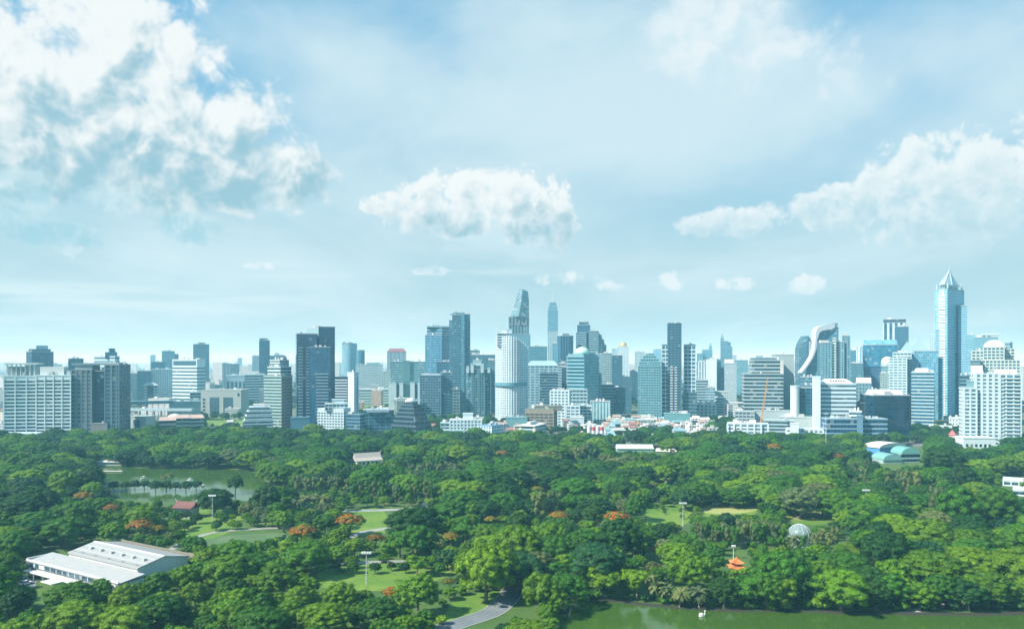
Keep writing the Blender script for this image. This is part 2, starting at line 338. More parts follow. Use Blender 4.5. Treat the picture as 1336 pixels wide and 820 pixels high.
    for q in range(5): B.part(i, 'arched_bay', MB().prism([(-i.w/2+i.w*(q+.22)/5, -i.d/2-.2), (-i.w/2+i.w*(q+.78)/5, -i.d/2-.2), (-i.w/2+i.w*(q+.78)/5, -i.d/2+.2), (-i.w/2+i.w*(q+.22)/5, -i.d/2+.2)], 3, (i.z1-i.z0)*.8), glassband((.05, .11, .13)))
    simple('office_building', 'long pale banded office with dark window lines left of the green banded tower', 319, 347, 489, 1470, st='bands', wall=(.5, .55, .55), fh=5, fv=.5, land='the long pale banded office')
    B, i = simple('office_tower', 'slim dark blue tower with a slanted top standing alone on the left skyline', 338, 352, 444, 1700, st='curtain', wall=(.05, .11, .16), glass=(.012, .05, .09), cat='office tower', land='the slim dark blue tower')
    B.top(i, .05, .8, 5, (.05, .11, .15))
    B, i = simple('office_building', 'hazy blue block with a gabled top right of the slim dark blue tower', 352, 373, 464, 2000, st='curtain', wall=(.12, .22, .26), glass=(.05, .13, .17))
    B.top(i, .2, .7, 8, (.12, .22, .26), taper=.3)
    simple('office_building', 'faint grey slab touching the left side of the slim dark blue tower', 329, 339, 464, 2900, wall=GREY)
    # ---- twin slab group
    B = Bld('stepped_building', 'bright white stepped building with narrowing banded storeys at the park edge', 'office building', 337, 885, land='the white stepped building')
    for k, (xl, xr, yt, yb) in enumerate(((318, 356, 549, None), (319.5, 355, 543, 549.5), (322, 354.5, 537, 543.5), (325, 352, 531.5, 537.5))):
        i = B.blk(xl, xr, yt, 885+k*.8, yb=yb, st='bands', wall=(.72, .74, .73), fh=3.1, fv=.45, part='storey_tier', dep=30-k*4)
    B.top(i, .2, .75, 4, WHITE); B.clutter(i, 3, .9, 5)
    B = Bld('office_tower', 'pale green banded tower with a brownish side face left of the twin dark slabs', 'office tower', 361, 925, land='the pale green banded tower')
    i = B.blk(344, 381, 491, 925, xc=367, yaw=-24, st='bands', wall=(.44, .50, .42), glass=(.04, .10, .10), fh=3.7, fv=.5, part='tower_shaft')
    B.part(i, 'brick_side', MB().box(i.w/2+.12, i.w/2+.4, -i.d/2, i.d/2, 0, i.z1-i.z0-1), facade((.30, .24, .18), (.06, .09, .09), 2.6, 3.7, .5, .4, name='brick_facade'))
    B.blk(349, 380, 479, 934, xc=366, yaw=-24, yb=492, st='bands', wall=(.60, .64, .58), fh=3.4, fv=.45, part='upper_storeys')
    i = B.blk(352, 377, 470, 940, xc=365, yaw=-24, yb=480, st='bands', wall=(.66, .68, .63), fh=3.4, fv=.4, part='upper_storeys'); B.clutter(i, 4, .9, 2)
    B = Bld('office_tower', 'paired dark blue glass slabs of unequal height, the tallest on the left skyline', 'office tower', 405, 905, land='the paired dark glass slabs')
    dk = dict(st='curtain', wall=(.035, .085, .15), gr=.06, spec=.8, blind=.02)
    i = B.blk(399, 437, 427, 935, xc=416, yaw=24, glass=(.02, .075, .13), fu=.93, fv=.8, cw=2.2, fh=3.5, part='rear_slab', **dk); B.top(i, .0, 1, 1.2, (.04, .09, .12), 0, 1, 'parapet')
    B.part(i, 'side_panel', MB().box(-i.w/2-.4, -i.w/2-.05, -i.d*.5, i.d*.5, i.z1-13, i.z1-.2), plain((.2, .33, .36), .4, 'panel'))
    i = B.blk(379, 414, 436, 910, xc=387, yaw=16, glass=(.02, .055, .095), fu=.94, fv=.72, cw=3.4, fh=3.4, part='front_slab', **dk); B.top(i, 0, 1, 1.2, (.04, .08, .12), 0, 1, 'parapet')
    # balcony strips on the front slab
    bm = plain((.40, .50, .54), .5, 'balcony_rail')
    for (a, b) in ((.08, .30), (.45, .62)):
        me = MB().box(-i.w/2+i.w*a, -i.w/2+i.w*b, -i.d/2-.9, -i.d/2-.05, 0, .8).mesh('balcony', bm)
        for f in range(24): link('balcony', me, B.root, (i.lx, i.ly, 16+f*3.4), i.th)
    i = B.blk(401, 431, 453, 898, xc=404, yaw=10, glass=(.03, .11, .17), fu=.9, fv=.75, cw=2.6, fh=3.5, part='front_bay', dep=20, **dk)
    me = MB().box(-i.w*.2, i.w*.4, -i.d/2-.9, -i.d/2-.05, 0, .8).mesh('balcony', bm)
    for f in range(16): link('balcony', me, B.root, (i.lx, i.ly, 12+f*3.5), i.th)
    B.blk(379, 410, 545, 902, dep=8, st='plain', wall=(.10, .22, .28), part='podium')
    B = Bld('office_tower', 'pair of white slabs, one with dark bands and one with a column of small windows', 'office tower', 453, 1040, land='the pair of white slabs')
    i = B.blk(436, 453, 492, 1045, yaw=-8, xc=452.8, st='bands', wall=(.66, .69, .70), glass=DARKG, fh=3.7, fv=.5, part='front_slab', dep=18); B.top(i, 0, 1, 1, (.03, .06, .08), -.03, 1, 'parapet')
    i = B.blk(453, 468, 486, 1040, xc=462, yaw=-30, st='plain', wall=(.72, .74, .74), part='side_slab')
    me = MB().box(i.w/2+.02, i.w/2+.12, i.d*.05, i.d*.3, 0, 1.7).mesh('window', glassband(DARKG))
    for f in range(16): link('window', me, B.root, (i.lx, i.ly, 3+f*3.5), i.th)
    B = Bld('apartment_building', 'gleaming white low block with square windows and stepped roof before the twin dark slabs', 'apartment building', 435, 868, land='the gleaming white block with the stepped roof')
    i = B.blk(415, 456, 534, 868, yaw=-16, xc=448, st='grid', wall=(.76, .77, .75), glass=(.05, .09, .11), fh=3.1, fv=.5, ps=3.6, pw=.9, dep=17, part='wall', skip=.95)
    B.blk(424, 454, 527, 872, yb=535, dep=11, st='grid', wall=(.76, .77, .75), fh=3.1, ps=3.8, part='upper_storeys'); B.blk(433, 449, 521.5, 875, yb=528, dep=8, st='plain', wall=(.76, .77, .75), part='stair_tower'); B.clutter(i, 4, .9, 21)
    B = Bld('office_building', 'long low blue green glass office between the gleaming white block and the dark stepped pyramid', 'office building', 487, 850, land='the long low blue green office')
    i = B.blk(452, 476, 541, 850, xc=470, yaw=-18, st='bands', wall=(.16, .26, .30), glass=(.02, .07, .10), fh=3.6, fv=.6, part='wing'); B.clutter(i, 3, .9, 8)
    i = B.blk(474, 514, 535, 872, st='curtain', wall=(.14, .24, .27), glass=(.03, .09, .12), cw=6, fv=.7, dep=22, part='wing'); B.blk(478, 508, 534, 868, yb=537.5, st='plain', wall=(.42, .48, .5), dep=26, part='flat_roof', roof=False)
    B = Bld('stepped_building', 'dark stepped pyramid shaped office of banded glass with a pale domed cap', 'office building', 538, 838, land='the dark stepped pyramid')
    tiers = ((511, 562, 556, None), (513, 560, 550, 556.5), (515.5, 557, 544, 550.5), (518, 554.5, 538.5, 544.5), (520.5, 552, 533, 539), (523, 549, 528.5, 533.5), (526, 545, 525.5, 529))
    for k, (xl, xr, yt, yb) in enumerate(tiers):
        i = B.blk(xl, xr, yt, 838+k*1.2, xc=xl+(xr-xl)*.62, yaw=-32, yb=yb, st='bands', wall=(.07, .13, .16), glass=(.006, .02, .03), fh=4.6, fv=.55, part='storey_tier', roof=True)
    B.part(i, 'dome', MB().lathe(0, 0, [(6, 0), (5.4, 1.6), (3.6, 3), (.1, 3.8)], 14), plain((.6, .64, .64), .5, 'roof_sheet'), i.z1+.9, True)
    # ---- behind, between the slabs and the glass pair
    B = Bld('office_tower', 'pale rounded glass tower with a thin roof mast on the far skyline', 'office tower', 455, 1900, land='the pale rounded tower with the mast')
    i = B.blk(446, 466, 448, 1900, st='curtain', wall=(.4, .5, .52), glass=(.12, .25, .3), shape=bow(10, .35), cw=2, fu=.6, fv=1, part='tower_shaft'); B.blk(447, 460, 447, 1905, yb=449, st='plain', wall=DGREY, part='roof_screen'); B.mast(453.5, 448, 433, 1905, .8)
    simple('office_tower', 'dark oval tower leaning beside the pale rounded tower', 465, 476, 457, 1850, st='curtain', wall=(.08, .2, .25), glass=(.03, .1, .14), shape=oval(), cat='office tower')
    B, i = simple('hospital_building', 'wide white building of small windows with green roof boxes beyond the pair of white slabs', 464, 499, 476, 1700, wall=(.60, .64, .63), fu=.5, fv=.4, dep=30, land='the wide white small windowed building'); B.top(i, .4, .9, 5, (.12, .26, .24), .3, .7)
    simple('apartment_building', 'hazy white slab left end of the wide white building', 456, 468, 473, 1950, wall=(.6, .64, .64), fu=.4)
    B, i = simple('hotel_tower', 'white ribbed tower capped by a dark red hipped roof', 505, 530, 459, 1950, wall=(.55, .58, .58), fu=.45, fv=1.0, cat='hotel', land='the dark red roofed tower', roof=False)
    B.part(i, 'roof', MB().prism([(-i.w*.52, -i.d*.52), (i.w*.52, -i.d*.52), (i.w*.52, i.d*.52), (-i.w*.52, i.d*.52)], 0, 9, [(-i.w*.36, -2), (i.w*.36, -2), (i.w*.36, 2), (-i.w*.36, 2)]), plain((.20, .07, .08), .8, 'roof_tile'), i.z1)
    B = Bld('hospital_building', 'wide pale green twin block with ribbed fronts joined by a dark central shaft', 'hospital', 530, 1240, land='the wide pale green twin block')
    for (xl, xr) in ((509.5, 527), (534, 555)):
        i = B.blk(xl, xr, 472, 1240, st='bands', wall=(.36, .50, .48), glass=(.05, .14, .15), fh=3.6, fv=.5, dep=22, part='wing', roof=True)
    B.blk(526, 535, 471, 1236, st='plain', wall=(.14, .27, .26), dep=24, part='core_shaft'); 
    for (xl, xr) in ((507, 517), (521, 526), (535, 541), (545, 556)): B.blk(xl, xr, 499.5, 1228, st='plain', wall=(.7, .72, .7), dep=9, part='white_base')
    B.blk(510, 554, 497, 1233, yb=502, st='plain', wall=(.10, .2, .2), dep=8, part='canopy', roof=False)
    simple('office_building', 'low long white podium beneath the wide white small windowed building', 464, 510, 508, 1420, st='bands', wall=(.62, .65, .64), fh=5, fv=.3)
    simple('apartment_building', 'cream slab standing left of the wide pale green twin block', 498, 510, 485, 1500, wall=(.52, .55, .50), fu=.4, fv=.4)
    B = Bld('walkway_bridge', 'thin pale elevated walkway crossing the trees left of the dark grid block', 'bridge', 530, 1060)
    i = B.blk(510, 549, 521, 1060, yb=523, yaw=6, xc=510.5, dep=6, st='plain', wall=(.52, .56, .55), part='deck', roof=False)
    for q in range(4): B.part(i, 'column', MB().cyl(-i.w/2+i.w*(q+.5)/4, 0, 0, i.z0, .8), plain((.42, .45, .45), .8, 'concrete'))
left_side()
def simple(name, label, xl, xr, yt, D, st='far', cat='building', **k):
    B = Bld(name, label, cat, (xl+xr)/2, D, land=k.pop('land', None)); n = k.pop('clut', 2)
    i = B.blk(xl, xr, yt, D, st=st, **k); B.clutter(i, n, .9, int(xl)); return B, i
def centre():
    B = Bld('office_tower', 'blue glass tower with a set back crown left of the tallest stepped glass tower', 'office tower', 571, 1190, land='the set back crown tower')
    i = B.blk(555, 588, 437, 1190, xc=576, yaw=-16, st='curtain', wall=(.16, .30, .38), glass=(.04, .14, .20), fh=3.6, cw=2.4, fu=.8, fv=.7, part='tower_shaft', ps=9)
    B.blk(557, 588, 426.5, 1196, xc=577, yaw=-16, yb=438, st='bands', wall=(.20, .32, .38), glass=(.03, .10, .14), fh=4, part='crown'); B.blk(557, 588, 425, 1197, yb=426.8, st='plain', wall=(.3, .42, .46), part='roof_slab', roof=False, dep=16)
    B.blk(570, 588, 472, 1178, st='curtain', wall=(.10, .2, .26), glass=BLUEG, part='front_bay', dep=12)
    B = Bld('office_tower', 'tall slender glass tower with dark vertical stripes and a notched left shoulder', 'office tower', 600, 1160, land='the tall striped glass tower')
    for (xl, xr, yt, D, g, f) in ((586, 592, 418, 1162, (.05, .14, .18), 1.0), (590, 603, 411, 1158, (.02, .08, .11), 1.0), (602, 606, 410, 1156, (.12, .26, .3), 1.0), (606, 613.5, 410, 1160, (.05, .15, .19), 1.0)):
        i = B.blk(xl, xr, yt, D, st='curtain', wall=(.20, .32, .36), glass=g, cw=1.9, fh=3.5, fu=.82, fv=.8, part='tower_shaft', dep=22)
    B.blk(591, 606, 408.5, 1164, yb=412, st='plain', wall=(.14, .27, .3), part='crown', dep=16); B.blk(587, 597, 409, 1164, yb=410.4, st='plain', wall=(.3, .42, .45), part='roof_slab', dep=10, roof=False); B.mast(598, 409, 406, 1166, .5)
    B.blk(588, 600, 508, 1150, st='grid', wall=(.26, .36, .36), fh=4, ps=4, part='podium', dep=10)
    B = Bld('office_building', 'dark blue grid fronted block below the blue glass tower with the set back crown', 'office building', 562, 1070, land='the dark grid block')
    i = B.blk(548, 577, 490, 1070, xc=575, yaw=-6, st='grid', wall=(.12, .22, .27), glass=(.01, .04, .06), fh=3.5, fv=.55, ps=3.4, pw=.8, part='wall', dep=24); B.top(i, .03, .97, 1.5, (.36, .44, .46), .1, .9, 'roof_slab', .9)
    simple('office_building', 'teal annexe joined to the right side of the dark grid block', 575, 590, 486, 1095, st='curtain', wall=(.12, .24, .28), glass=(.04, .11, .14))
    simple('office_building', 'low teal cylinder block at the foot of the tall striped glass tower', 576, 590, 515, 1080, st='curtain', wall=(.2, .34, .36), glass=(.08, .18, .2), shape=oval())
    B = Bld('apartment_tower', 'rounded dark glass block with pale ribs and a white arched crown', 'apartment tower', 624, 1090, land='the rounded block with the white arched crown')
    i = B.blk(608, 640, 482, 1090, st='curtain', wall=(.20, .32, .33), glass=(.015, .07, .08), shape=octo(.22), cw=2.8, fu=.8, fv=.85, part='tower_shaft', dep=28, ps=9)
    for (xl, xr, yt) in ((608.5, 612, 478), (636, 639.5, 480), (614, 618, 475), (627, 631, 475)): B.blk(xl, xr, yt, 1088, yb=486, st='plain', wall=(.6, .66, .64), part='crown_post', dep=4)
    B.blk(614, 631, 474, 1089, yb=476.5, st='plain', wall=(.6, .66, .64), part='crown_beam', dep=4, roof=False); B.blk(617, 628, 470, 1094, yb=483, st='plain', wall=(.4, .48, .48), part='penthouse', dep=9)
    simple('office_building', 'wide dark flat block behind the rounded block with the arched crown', 611, 652, 463, 1420, st='curtain', wall=(.10, .2, .22), glass=(.04, .1, .12), dep=26)
    simple('office_building', 'hazy roof garden block topped by boxes left of the curved white tower', 612, 626, 457, 1900, wall=(.24, .34, .32), clut=5)
    simple('office_building', 'teal slab squeezed between the arched crown block and the curved white tower', 637, 648, 470, 1250, st='curtain', wall=(.2, .3, .32), glass=(.05, .13, .15))
    # curved white tower
    B = Bld('apartment_tower', 'gleaming curved white tower with a sweeping sloped crown and crescent roof ornament', 'apartment tower', 667, 1030, land='the curved white tower')
    W = (.66, .69, .70)
    def slope(x, y, h): return h-(x+9)**2*.017 if x > -9 else h
    i = B.blk(646, 689, 438, 1030, st='curtain', wall=W, glass=(.10, .22, .26), shape=bow(14, .55), cw=3.0, fh=3.3, fu=.62, fv=.52, part='tower_shaft', dep=30, ztop=slope, gr=.2)
    n = 14; me = None
    pts = i.poly[:n+1]
    for k in range(0, n+1):
        x, y = pts[k]; h = slope(x, y, i.z1)+(2.5 if x > -9 else .5)
        B.part(i, 'rib', MB().box(x-.4, x+.4, y-.5, y+.3, 0, h), plain(W, .6, 'white_render'))
    B.blk(645, 688, 499, 1027, yb=503.5, st='plain', wall=(.12, .28, .32), shape=bow(14, .55), part='sky_garden_band', dep=30, roof=False)
    i = B.blk(649, 667, 435, 1036, yb=452, st='bands', wall=W, fh=3.3, part='upper_storeys', dep=14); B.top(i, .25, .7, 4, W); B.blk(660, 668, 430, 1040, yb=440, st='plain', wall=(.6, .66, .66), part='penthouse', dep=7)
    m = MB(); X0, Z0, r = PX(650, 1038)-B.ox, PZ(432, 1038), 5.2
    secs = []
    for q in range(9):
        a = math.radians(100+q*20); t = .9*math.sin(math.pi*(q+.4)/9.2)+.1
        c = (X0+2+r*math.cos(a), Z0+r*math.sin(a)); nx, nz = math.cos(a), math.sin(a)
        secs.append([(c[0]-nx*t, 7, c[1]-nz*t), (c[0]+nx*.3, 7, c[1]+nz*.3), (c[0]+nx*.3, 8.2, c[1]+nz*.3), (c[0]-nx*t, 8.2, c[1]-nz*t)])
    m.loft(secs).obj('crescent_ornament', plain(W, .4, 'white_render'), B.root)
    # tapered twisting tower
    B = Bld('office_tower', 'tapering glass tower with a curved left edge and diagonal facets, tallest at the centre', 'office tower', 678, 1600, land='the tapering curved glass tower')
    D = 1600; m = MB(); secs = []
    edge = ((378, 676.5, 688.6), (384, 674.5, 689.4), (392, 672.4, 690), (402, 669.5, 690.2), (413, 665.5, 690.4))
    for (y, a, b) in reversed(edge):
        xa, xb = PX(a, D)-B.ox, PX(b, D)-B.ox; z = PZ(y, D)
        secs.append([(xa, 0, z), (xa+(xb-xa)*.45, -7, z+.5), (xb, 0, z-(3 if y == 378 else 0)), (xb, 22, z-(3 if y == 378 else 0)), (xa, 22, z)])
    i = m.loft(secs).obj('tower_shaft', facade((.30, .42, .45), (.05, .15, .19), 12, 4.2, .95, .6), B.root)
    ii = B.blk(664, 690, 423, D, yb=436, st='curtain', wall=(.20, .24, .24), glass=(.02, .06, .08), fu=.5, fv=1, cw=6, part='mid_collar', dep=22); B.blk(663.5, 690.5, 413.5, D-1, yb=424, st='curtain', wall=(.24, .24, .22), glass=(.01, .04, .06), fu=.45, fv=1, cw=7, part='mid_collar', dep=24)
    B.blk(663, 692, 436, D, st='curtain', wall=(.2, .34, .36), glass=(.06, .16, .19), part='lower_shaft', dep=22)
    for (ya, xa, yb, xb) in ((388, 673.6, 402, 689.6), (398, 670.6, 412, 685)):
        MB().tube((PX(xa, D)-B.ox, -4.5, PZ(ya, D)), (PX(xb, D)-B.ox, -4.5, PZ(yb, D)), .9).obj('diagonal_fin', plain((.35, .46, .48), .4, 'steel'), B.root)
    B = Bld('hotel_tower', 'very slim distant tower with a tall roof mast right of the tapering glass tower', 'hotel', 721, 2300, land='the very slim mast topped tower')
    i = B.blk(714.5, 728, 432, 2300, st='far', wall=(.44, .5, .5), fu=.5, cw=5, fh=5, part='lower_shaft', dep=30)
    B.blk(714.5, 728, 404, 2300, yb=432, st='curtain', wall=(.16, .3, .35), glass=(.04, .13, .18), cw=5, fh=5, part='tower_shaft', dep=30)
    i = B.blk(715.5, 727, 399, 2303, yb=404, st='curtain', wall=(.2, .32, .36), glass=(.05, .15, .2), part='crown', dep=24); B.blk(717, 725.6, 394.5, 2306, yb=399, st='curtain', wall=(.16, .28, .32), glass=(.05, .13, .18), part='crown', dep=18); B.mast(721.3, 395, 382, 2315, 1.2)
    simple('office_building', 'teal flat block in the gap beneath the slim mast topped tower', 692, 714, 452, 1700, st='curtain', wall=(.12, .25, .29), glass=(.05, .14, .18), dep=30)
    B, i = simple('office_tower', 'dark blue rounded top glass tower with vertical lines right of the slim mast topped tower', 727, 748, 438, 1420, st='curtain', wall=(.10, .22, .28), glass=(.012, .05, .08), shape=octo(.2), cw=4.5, fu=.8, fv=1, cat='office tower', land='the dark rounded top tower')
    B.top(i, .2, .8, 4.5, (.04, .1, .13), .2, .8, taper=.7); B.blk(721, 731, 448, 1425, st='curtain', wall=(.2, .36, .42), glass=(.08, .22, .28), part='side_wing')
    B = Bld('hotel_building', 'long pale grid block under a shallow hipped roof right of the curved white tower', 'hotel', 711, 1240, land='the pale grid block with the hipped roof')
    i = B.blk(686, 737, 477, 1240, xc=728, yaw=-10, st='grid', wall=(.38, .50, .52), glass=(.03, .09, .12), fh=4, fv=.55, ps=7, pw=1.6, part='wall', dep=26, roof=False)
    B.part(i, 'roof', MB().prism([(-i.w*.52, -i.d*.53), (i.w*.52, -i.d*.53), (i.w*.52, i.d*.53), (-i.w*.52, i.d*.53)], 0, 8, [(-i.w*.36, -2), (i.w*.36, -2), (i.w*.36, 2), (-i.w*.36, 2)]), plain((.24, .38, .40), .7, 'roof_sheet'), i.z1)
    B, i = simple('office_building', 'dark banded glass block with an open crown frame before the pale grid block', 704, 728, 487, 1110, st='bands', wall=(.16, .27, .31), glass=(.01, .04, .06), fh=3.8, fv=.6, dep=22, land='the dark banded glass block')
    for q in range(6): B.top(i, .05+q*.165, .1+q*.165, 6, (.24, .36, .4), .05, .95, 'crown_fin', .9)
    simple('office_building', 'narrow pale slab with dark stripes between the banded glass block and the green domed tower', 728, 740, 474, 1180, st='bands', wall=(.52, .58, .57), glass=DARKG, fh=4, fv=.45)
    simple('office_building', 'slim dark slab in front of the narrow pale striped slab', 733, 741, 479, 1140, st='curtain', wall=(.05, .1, .13), glass=(.01, .03, .05))
    # green domed
    B = Bld('office_tower', 'banded grey green office tower with a pale green dome on its roof', 'office tower', 758, 1060, land='the green domed tower')
    i = B.blk(739, 781, 465, 1060, xc=762, yaw=-34, st='bands', wall=(.24, .40, .42), glass=(.02, .08, .10), fh=4.6, fv=.55, part='tower_shaft', cw=50)
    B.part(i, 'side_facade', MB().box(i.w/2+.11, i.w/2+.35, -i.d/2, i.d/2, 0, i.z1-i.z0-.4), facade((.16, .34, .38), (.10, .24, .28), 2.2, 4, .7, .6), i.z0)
    i2 = B.blk(741, 778, 462, 1064, xc=761, yaw=-34, yb=466, st='plain', wall=(.2, .36, .38), part='crown')
    B.part(i2, 'dome', MB().lathe(0, 0, [(10.5, 0), (10, 3.5), (8, 7), (4.6, 9.2), (.1, 10)], 20), plain((.42, .66, .56), .5, 'green_copper'), i2.z1+.5, True)
    B.blk(742, 766, 508, 1052, st='grid', wall=(.5, .6, .58), fh=4.5, ps=5, part='podium', dep=8)
    B = Bld('office_tower', 'dark blue tower with a narrowed flat cap behind the green domed tower', 'office tower', 761, 1450, land='the dark tower with the narrowed cap')
    i = B.blk(751.5, 772, 434, 1450, xc=765, yaw=-25, st='bands', wall=(.34, .46, .48), glass=(.01, .05, .08), fh=4, fv=.7, part='tower_shaft'); B.blk(753, 770, 424, 1455, yb=434, st='curtain', wall=(.06, .14, .18), glass=BLUEG, part='crown'); B.blk(755.5, 768, 420, 1458, yb=424, st='curtain', wall=(.06, .14, .18), glass=BLUEG, part='crown')
    B = Bld('apartment_tower', 'craggy grey apartment tower stepping down to the right beside the dark narrowed cap tower', 'apartment tower', 779, 1440, land='the craggy stepped apartment tower')
    for k, (xl, xr, yt) in enumerate(((768, 781, 432), (776, 785, 437), (781, 788, 443), (784, 791, 450))): i = B.blk(xl, xr, yt, 1440+k*2, st='bands', wall=(.34, .44, .44), glass=(.02, .07, .09), fh=4, fv=.55, part='stepped_wing', dep=26); B.top(i, .2, .7, 4, GREY)
    for (nm, lb, xl, xr, yt, D, wl, gl) in (('apartment_tower', 'pale narrow slab right of the green domed tower', 778, 785, 462, 1120, (.34, .5, .5), (.06, .14, .16)), ('apartment_tower', 'beige ribbed slab second right of the green domed tower', 784, 798, 461, 1190, (.40, .45, .42), (.05, .11, .12)), ('office_tower', 'dark teal slab right of the beige ribbed slab', 796, 812, 464, 1230, (.07, .16, .2), (.02, .08, .1)), ('office_building', 'dark stepped low block beneath the dark teal slab', 798, 824, 506, 1200, (.08, .17, .2), (.02, .07, .09))):
        simple(nm, lb, xl, xr, yt, D, wall=wl, glass=gl, fu=.7, fv=.55, cat=nm.replace('_', ' '))
    simple('apartment_building', 'grey terraced block at the foot of the beige ribbed slab', 783, 801, 502, 1130, st='bands', wall=(.26, .36, .35), fh=4)
    B = Bld('hotel_tower', 'distant white tower crowned with a gold dome', 'hotel', 810, 2100, land='the gold domed white tower')
    B.blk(798, 809, 455, 2110, st='curtain', wall=(.5, .6, .62), glass=(.2, .36, .4), part='side_wing', dep=30); i = B.blk(806, 821, 452, 2100, st='far', wall=(.66, .7, .7), fu=.3, cw=4, part='tower_shaft', dep=30)
    B.part(i, 'dome', MB().lathe(0, 0, [(9.5, 0), (9.5, 3), (7.8, 8), (4, 11), (.1, 12.5)], 16), plain((.62, .42, .12), .4, 'gold_leaf', .4), i.z1+.9, True)
    simple('apartment_tower', 'hazy pale apartment tower with a bumpy crown right of the gold domed tower', 828, 841, 459, 2000, wall=(.5, .56, .56), fu=.5, clut=5, cat='apartment tower')
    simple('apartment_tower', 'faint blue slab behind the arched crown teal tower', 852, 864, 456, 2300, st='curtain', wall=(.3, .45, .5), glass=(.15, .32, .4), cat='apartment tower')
    simple('apartment_building', 'low hazy cream slab under the gold domed tower', 811, 825, 492, 1500, wall=(.6, .63, .58), fv=.2)
    simple('apartment_tower', 'grey slim slab left of the arched crown teal tower', 822, 834, 484, 1500, wall=(.42, .52, .53), fu=.5, cat='apartment tower')
    # arched teal
    B = Bld('apartment_tower', 'teal balconied tower narrowing to an arched stepped crown', 'apartment tower', 847, 1040, land='the arched crown teal tower')
    i = B.blk(832.5, 863, 478, 1040, st='grid', wall=(.26, .44, .45), glass=(.03, .11, .13), fh=3.2, fv=.55, ps=3.4, pw=.6, part='tower_shaft', dep=28)
    for k, (xl, xr, yt, yb) in enumerate(((834, 861.5, 472, 478), (836, 859.5, 467.5, 472), (839, 856.5, 463.5, 467.5), (842, 853.5, 460.5, 463.5))):
        B.blk(xl, xr, yt, 1041+k*1.5, yb=yb, st='grid', wall=(.26, .43, .44), glass=(.03, .11, .13), fh=3.2, fv=.55, ps=3.4, part='crown_tier', dep=26-k*4, roof=False)
    # tall tower with flanks
    B = Bld('apartment_tower', 'tall square dark tower with lower white gridded wings and white balcony ribs', 'apartment tower', 882, 1040, land='the tall square dark tower')
    i = B.blk(871.5, 892.5, 422, 1040, xc=889, yaw=-9, st='grid', wall=(.09, .19, .24), glass=(.012, .05, .07), fh=3.4, fv=.6, ps=4, pw=.5, part='tower_shaft', dep=24); B.top(i, .1, .9, 2, DGREY); B.mast(876, 421, 417, 1050, .4)
    for (a, b) in ((.18, .36), (.5, .68)):
        me = MB().box(-i.w/2+i.w*a, -i.w/2+i.w*b, -i.d/2-1.0, -i.d/2-.35, 0, 1.3).mesh('balcony', plain((.62, .67, .67), .6, 'white_render'))
        for f in range(20): link('balcony', me, B.root, (i.lx, i.ly, 6+f*3.4), i.th)
    for (xl, xr, D) in ((863.5, 873, 1046), (892.5, 907.5, 1046)):
        i = B.blk(xl, xr, 451, D, yb=None if xl < 870 else 512, st='grid', wall=(.66, .70, .70), glass=(.04, .12, .15), fh=5.2, fv=.66, ps=4.6, pw=.9, part='wing', dep=18); B.blk(xl-.3, xr+.3, 449, D-1, yb=450, st='plain', wall=(.12, .2, .22), part='roof_canopy', roof=False, dep=19)
    i = B.blk(891, 909, 512, 1044, st='bands', wall=(.10, .18, .2), fh=5, part='podium', dep=20)
    # spires
    B = Bld('office_tower', 'distant dark tower ending in a slender offset spire', 'office tower', 947, 2400, land='the distant spired tower')
    i = B.blk(940, 955.5, 452, 2400, st='curtain', wall=(.10, .22, .26), glass=(.03, .1, .13), part='tower_shaft', dep=36); B.blk(940, 950, 445, 2405, yb=452, st='curtain', wall=(.1, .22, .26), glass=BLUEG, part='crown', dep=24); B.blk(950, 953.5, 446.5, 2405, yb=452, st='plain', wall=(.1, .22, .26), part='crown', dep=24); i = B.blk(940, 944.5, 442, 2408, yb=446, st='plain', wall=(.09, .2, .25), part='spire_base', dep=12); B.top(i, .0, 1, 16, (.1, .22, .27), 0, 1, 'spire', .9, taper=.08)
    B = Bld('office_tower', 'lower hazy spired tower left of the distant spired tower', 'office tower', 920, 2700)
    B.blk(909, 917, 461, 2700, st='curtain', wall=(.12, .26, .3), glass=(.05, .14, .18), part='wing', dep=30); i = B.blk(916, 929.5, 456, 2705, st='curtain', wall=(.12, .26, .3), glass=(.05, .14, .18), part='tower_shaft', dep=30); i = B.blk(925, 929, 452, 2712, yb=457, st='plain', wall=(.1, .24, .28), part='spire_base', dep=10); B.top(i, 0, 1, 14, (.1, .24, .28), 0, 1, 'spire', .9, taper=.08)
    S = lambda *a, **k: simple(*a, **k)
    S('apartment_tower', 'white framed tower with dark slits left of the plain cream slab', 908, 921, 472, 1500, wall=(.64, .68, .68), glass=DARKG, cw=5, fu=.5, fv=.75, cat='apartment tower')
    B, i = S('apartment_tower', 'plain cream slab with a blue glass edge right of the tall dark tower', 921, 941, 469, 1450, xc=935, yaw=-30, st='plain', wall=(.60, .64, .62), cat='apartment tower', land='the plain cream slab'); B.part(i, 'glass_edge', MB().box(i.w/2+.1, i.w/2+.4, -i.d*.4, i.d*.4, 0, i.z1-i.z0-3), glassband((.03, .1, .15)))
    S('office_building', 'dark slot like slab between the cream slab and the white louvred block', 938, 946, 480, 1460, st='curtain', wall=(.05, .12, .16), glass=BLUEG)
    B, i = S('office_building', 'white louvred block with a box on its roof left of the big grey banded office', 945, 961, 474, 1300, st='bands', wall=(.62, .65, .64), fh=3.2, fv=.35, land='the white louvred block'); B.top(i, .0, .75, 7, WHITE, .2, .8)
    S('apartment_building', 'teal hazy block directly right of the white louvred block', 959, 976, 470, 1700, wall=(.2, .34, .37), glass=(.08, .18, .2))
    S('office_building', 'grey low block below the white framed tower', 907, 924, 496, 1180, st='bands', wall=(.4, .47, .46), fh=4)
    S('office_building', 'blue glass cube below the plain cream slab', 921, 933, 506, 1120, st='curtain', wall=(.4, .5, .5), glass=(.03, .1, .14))
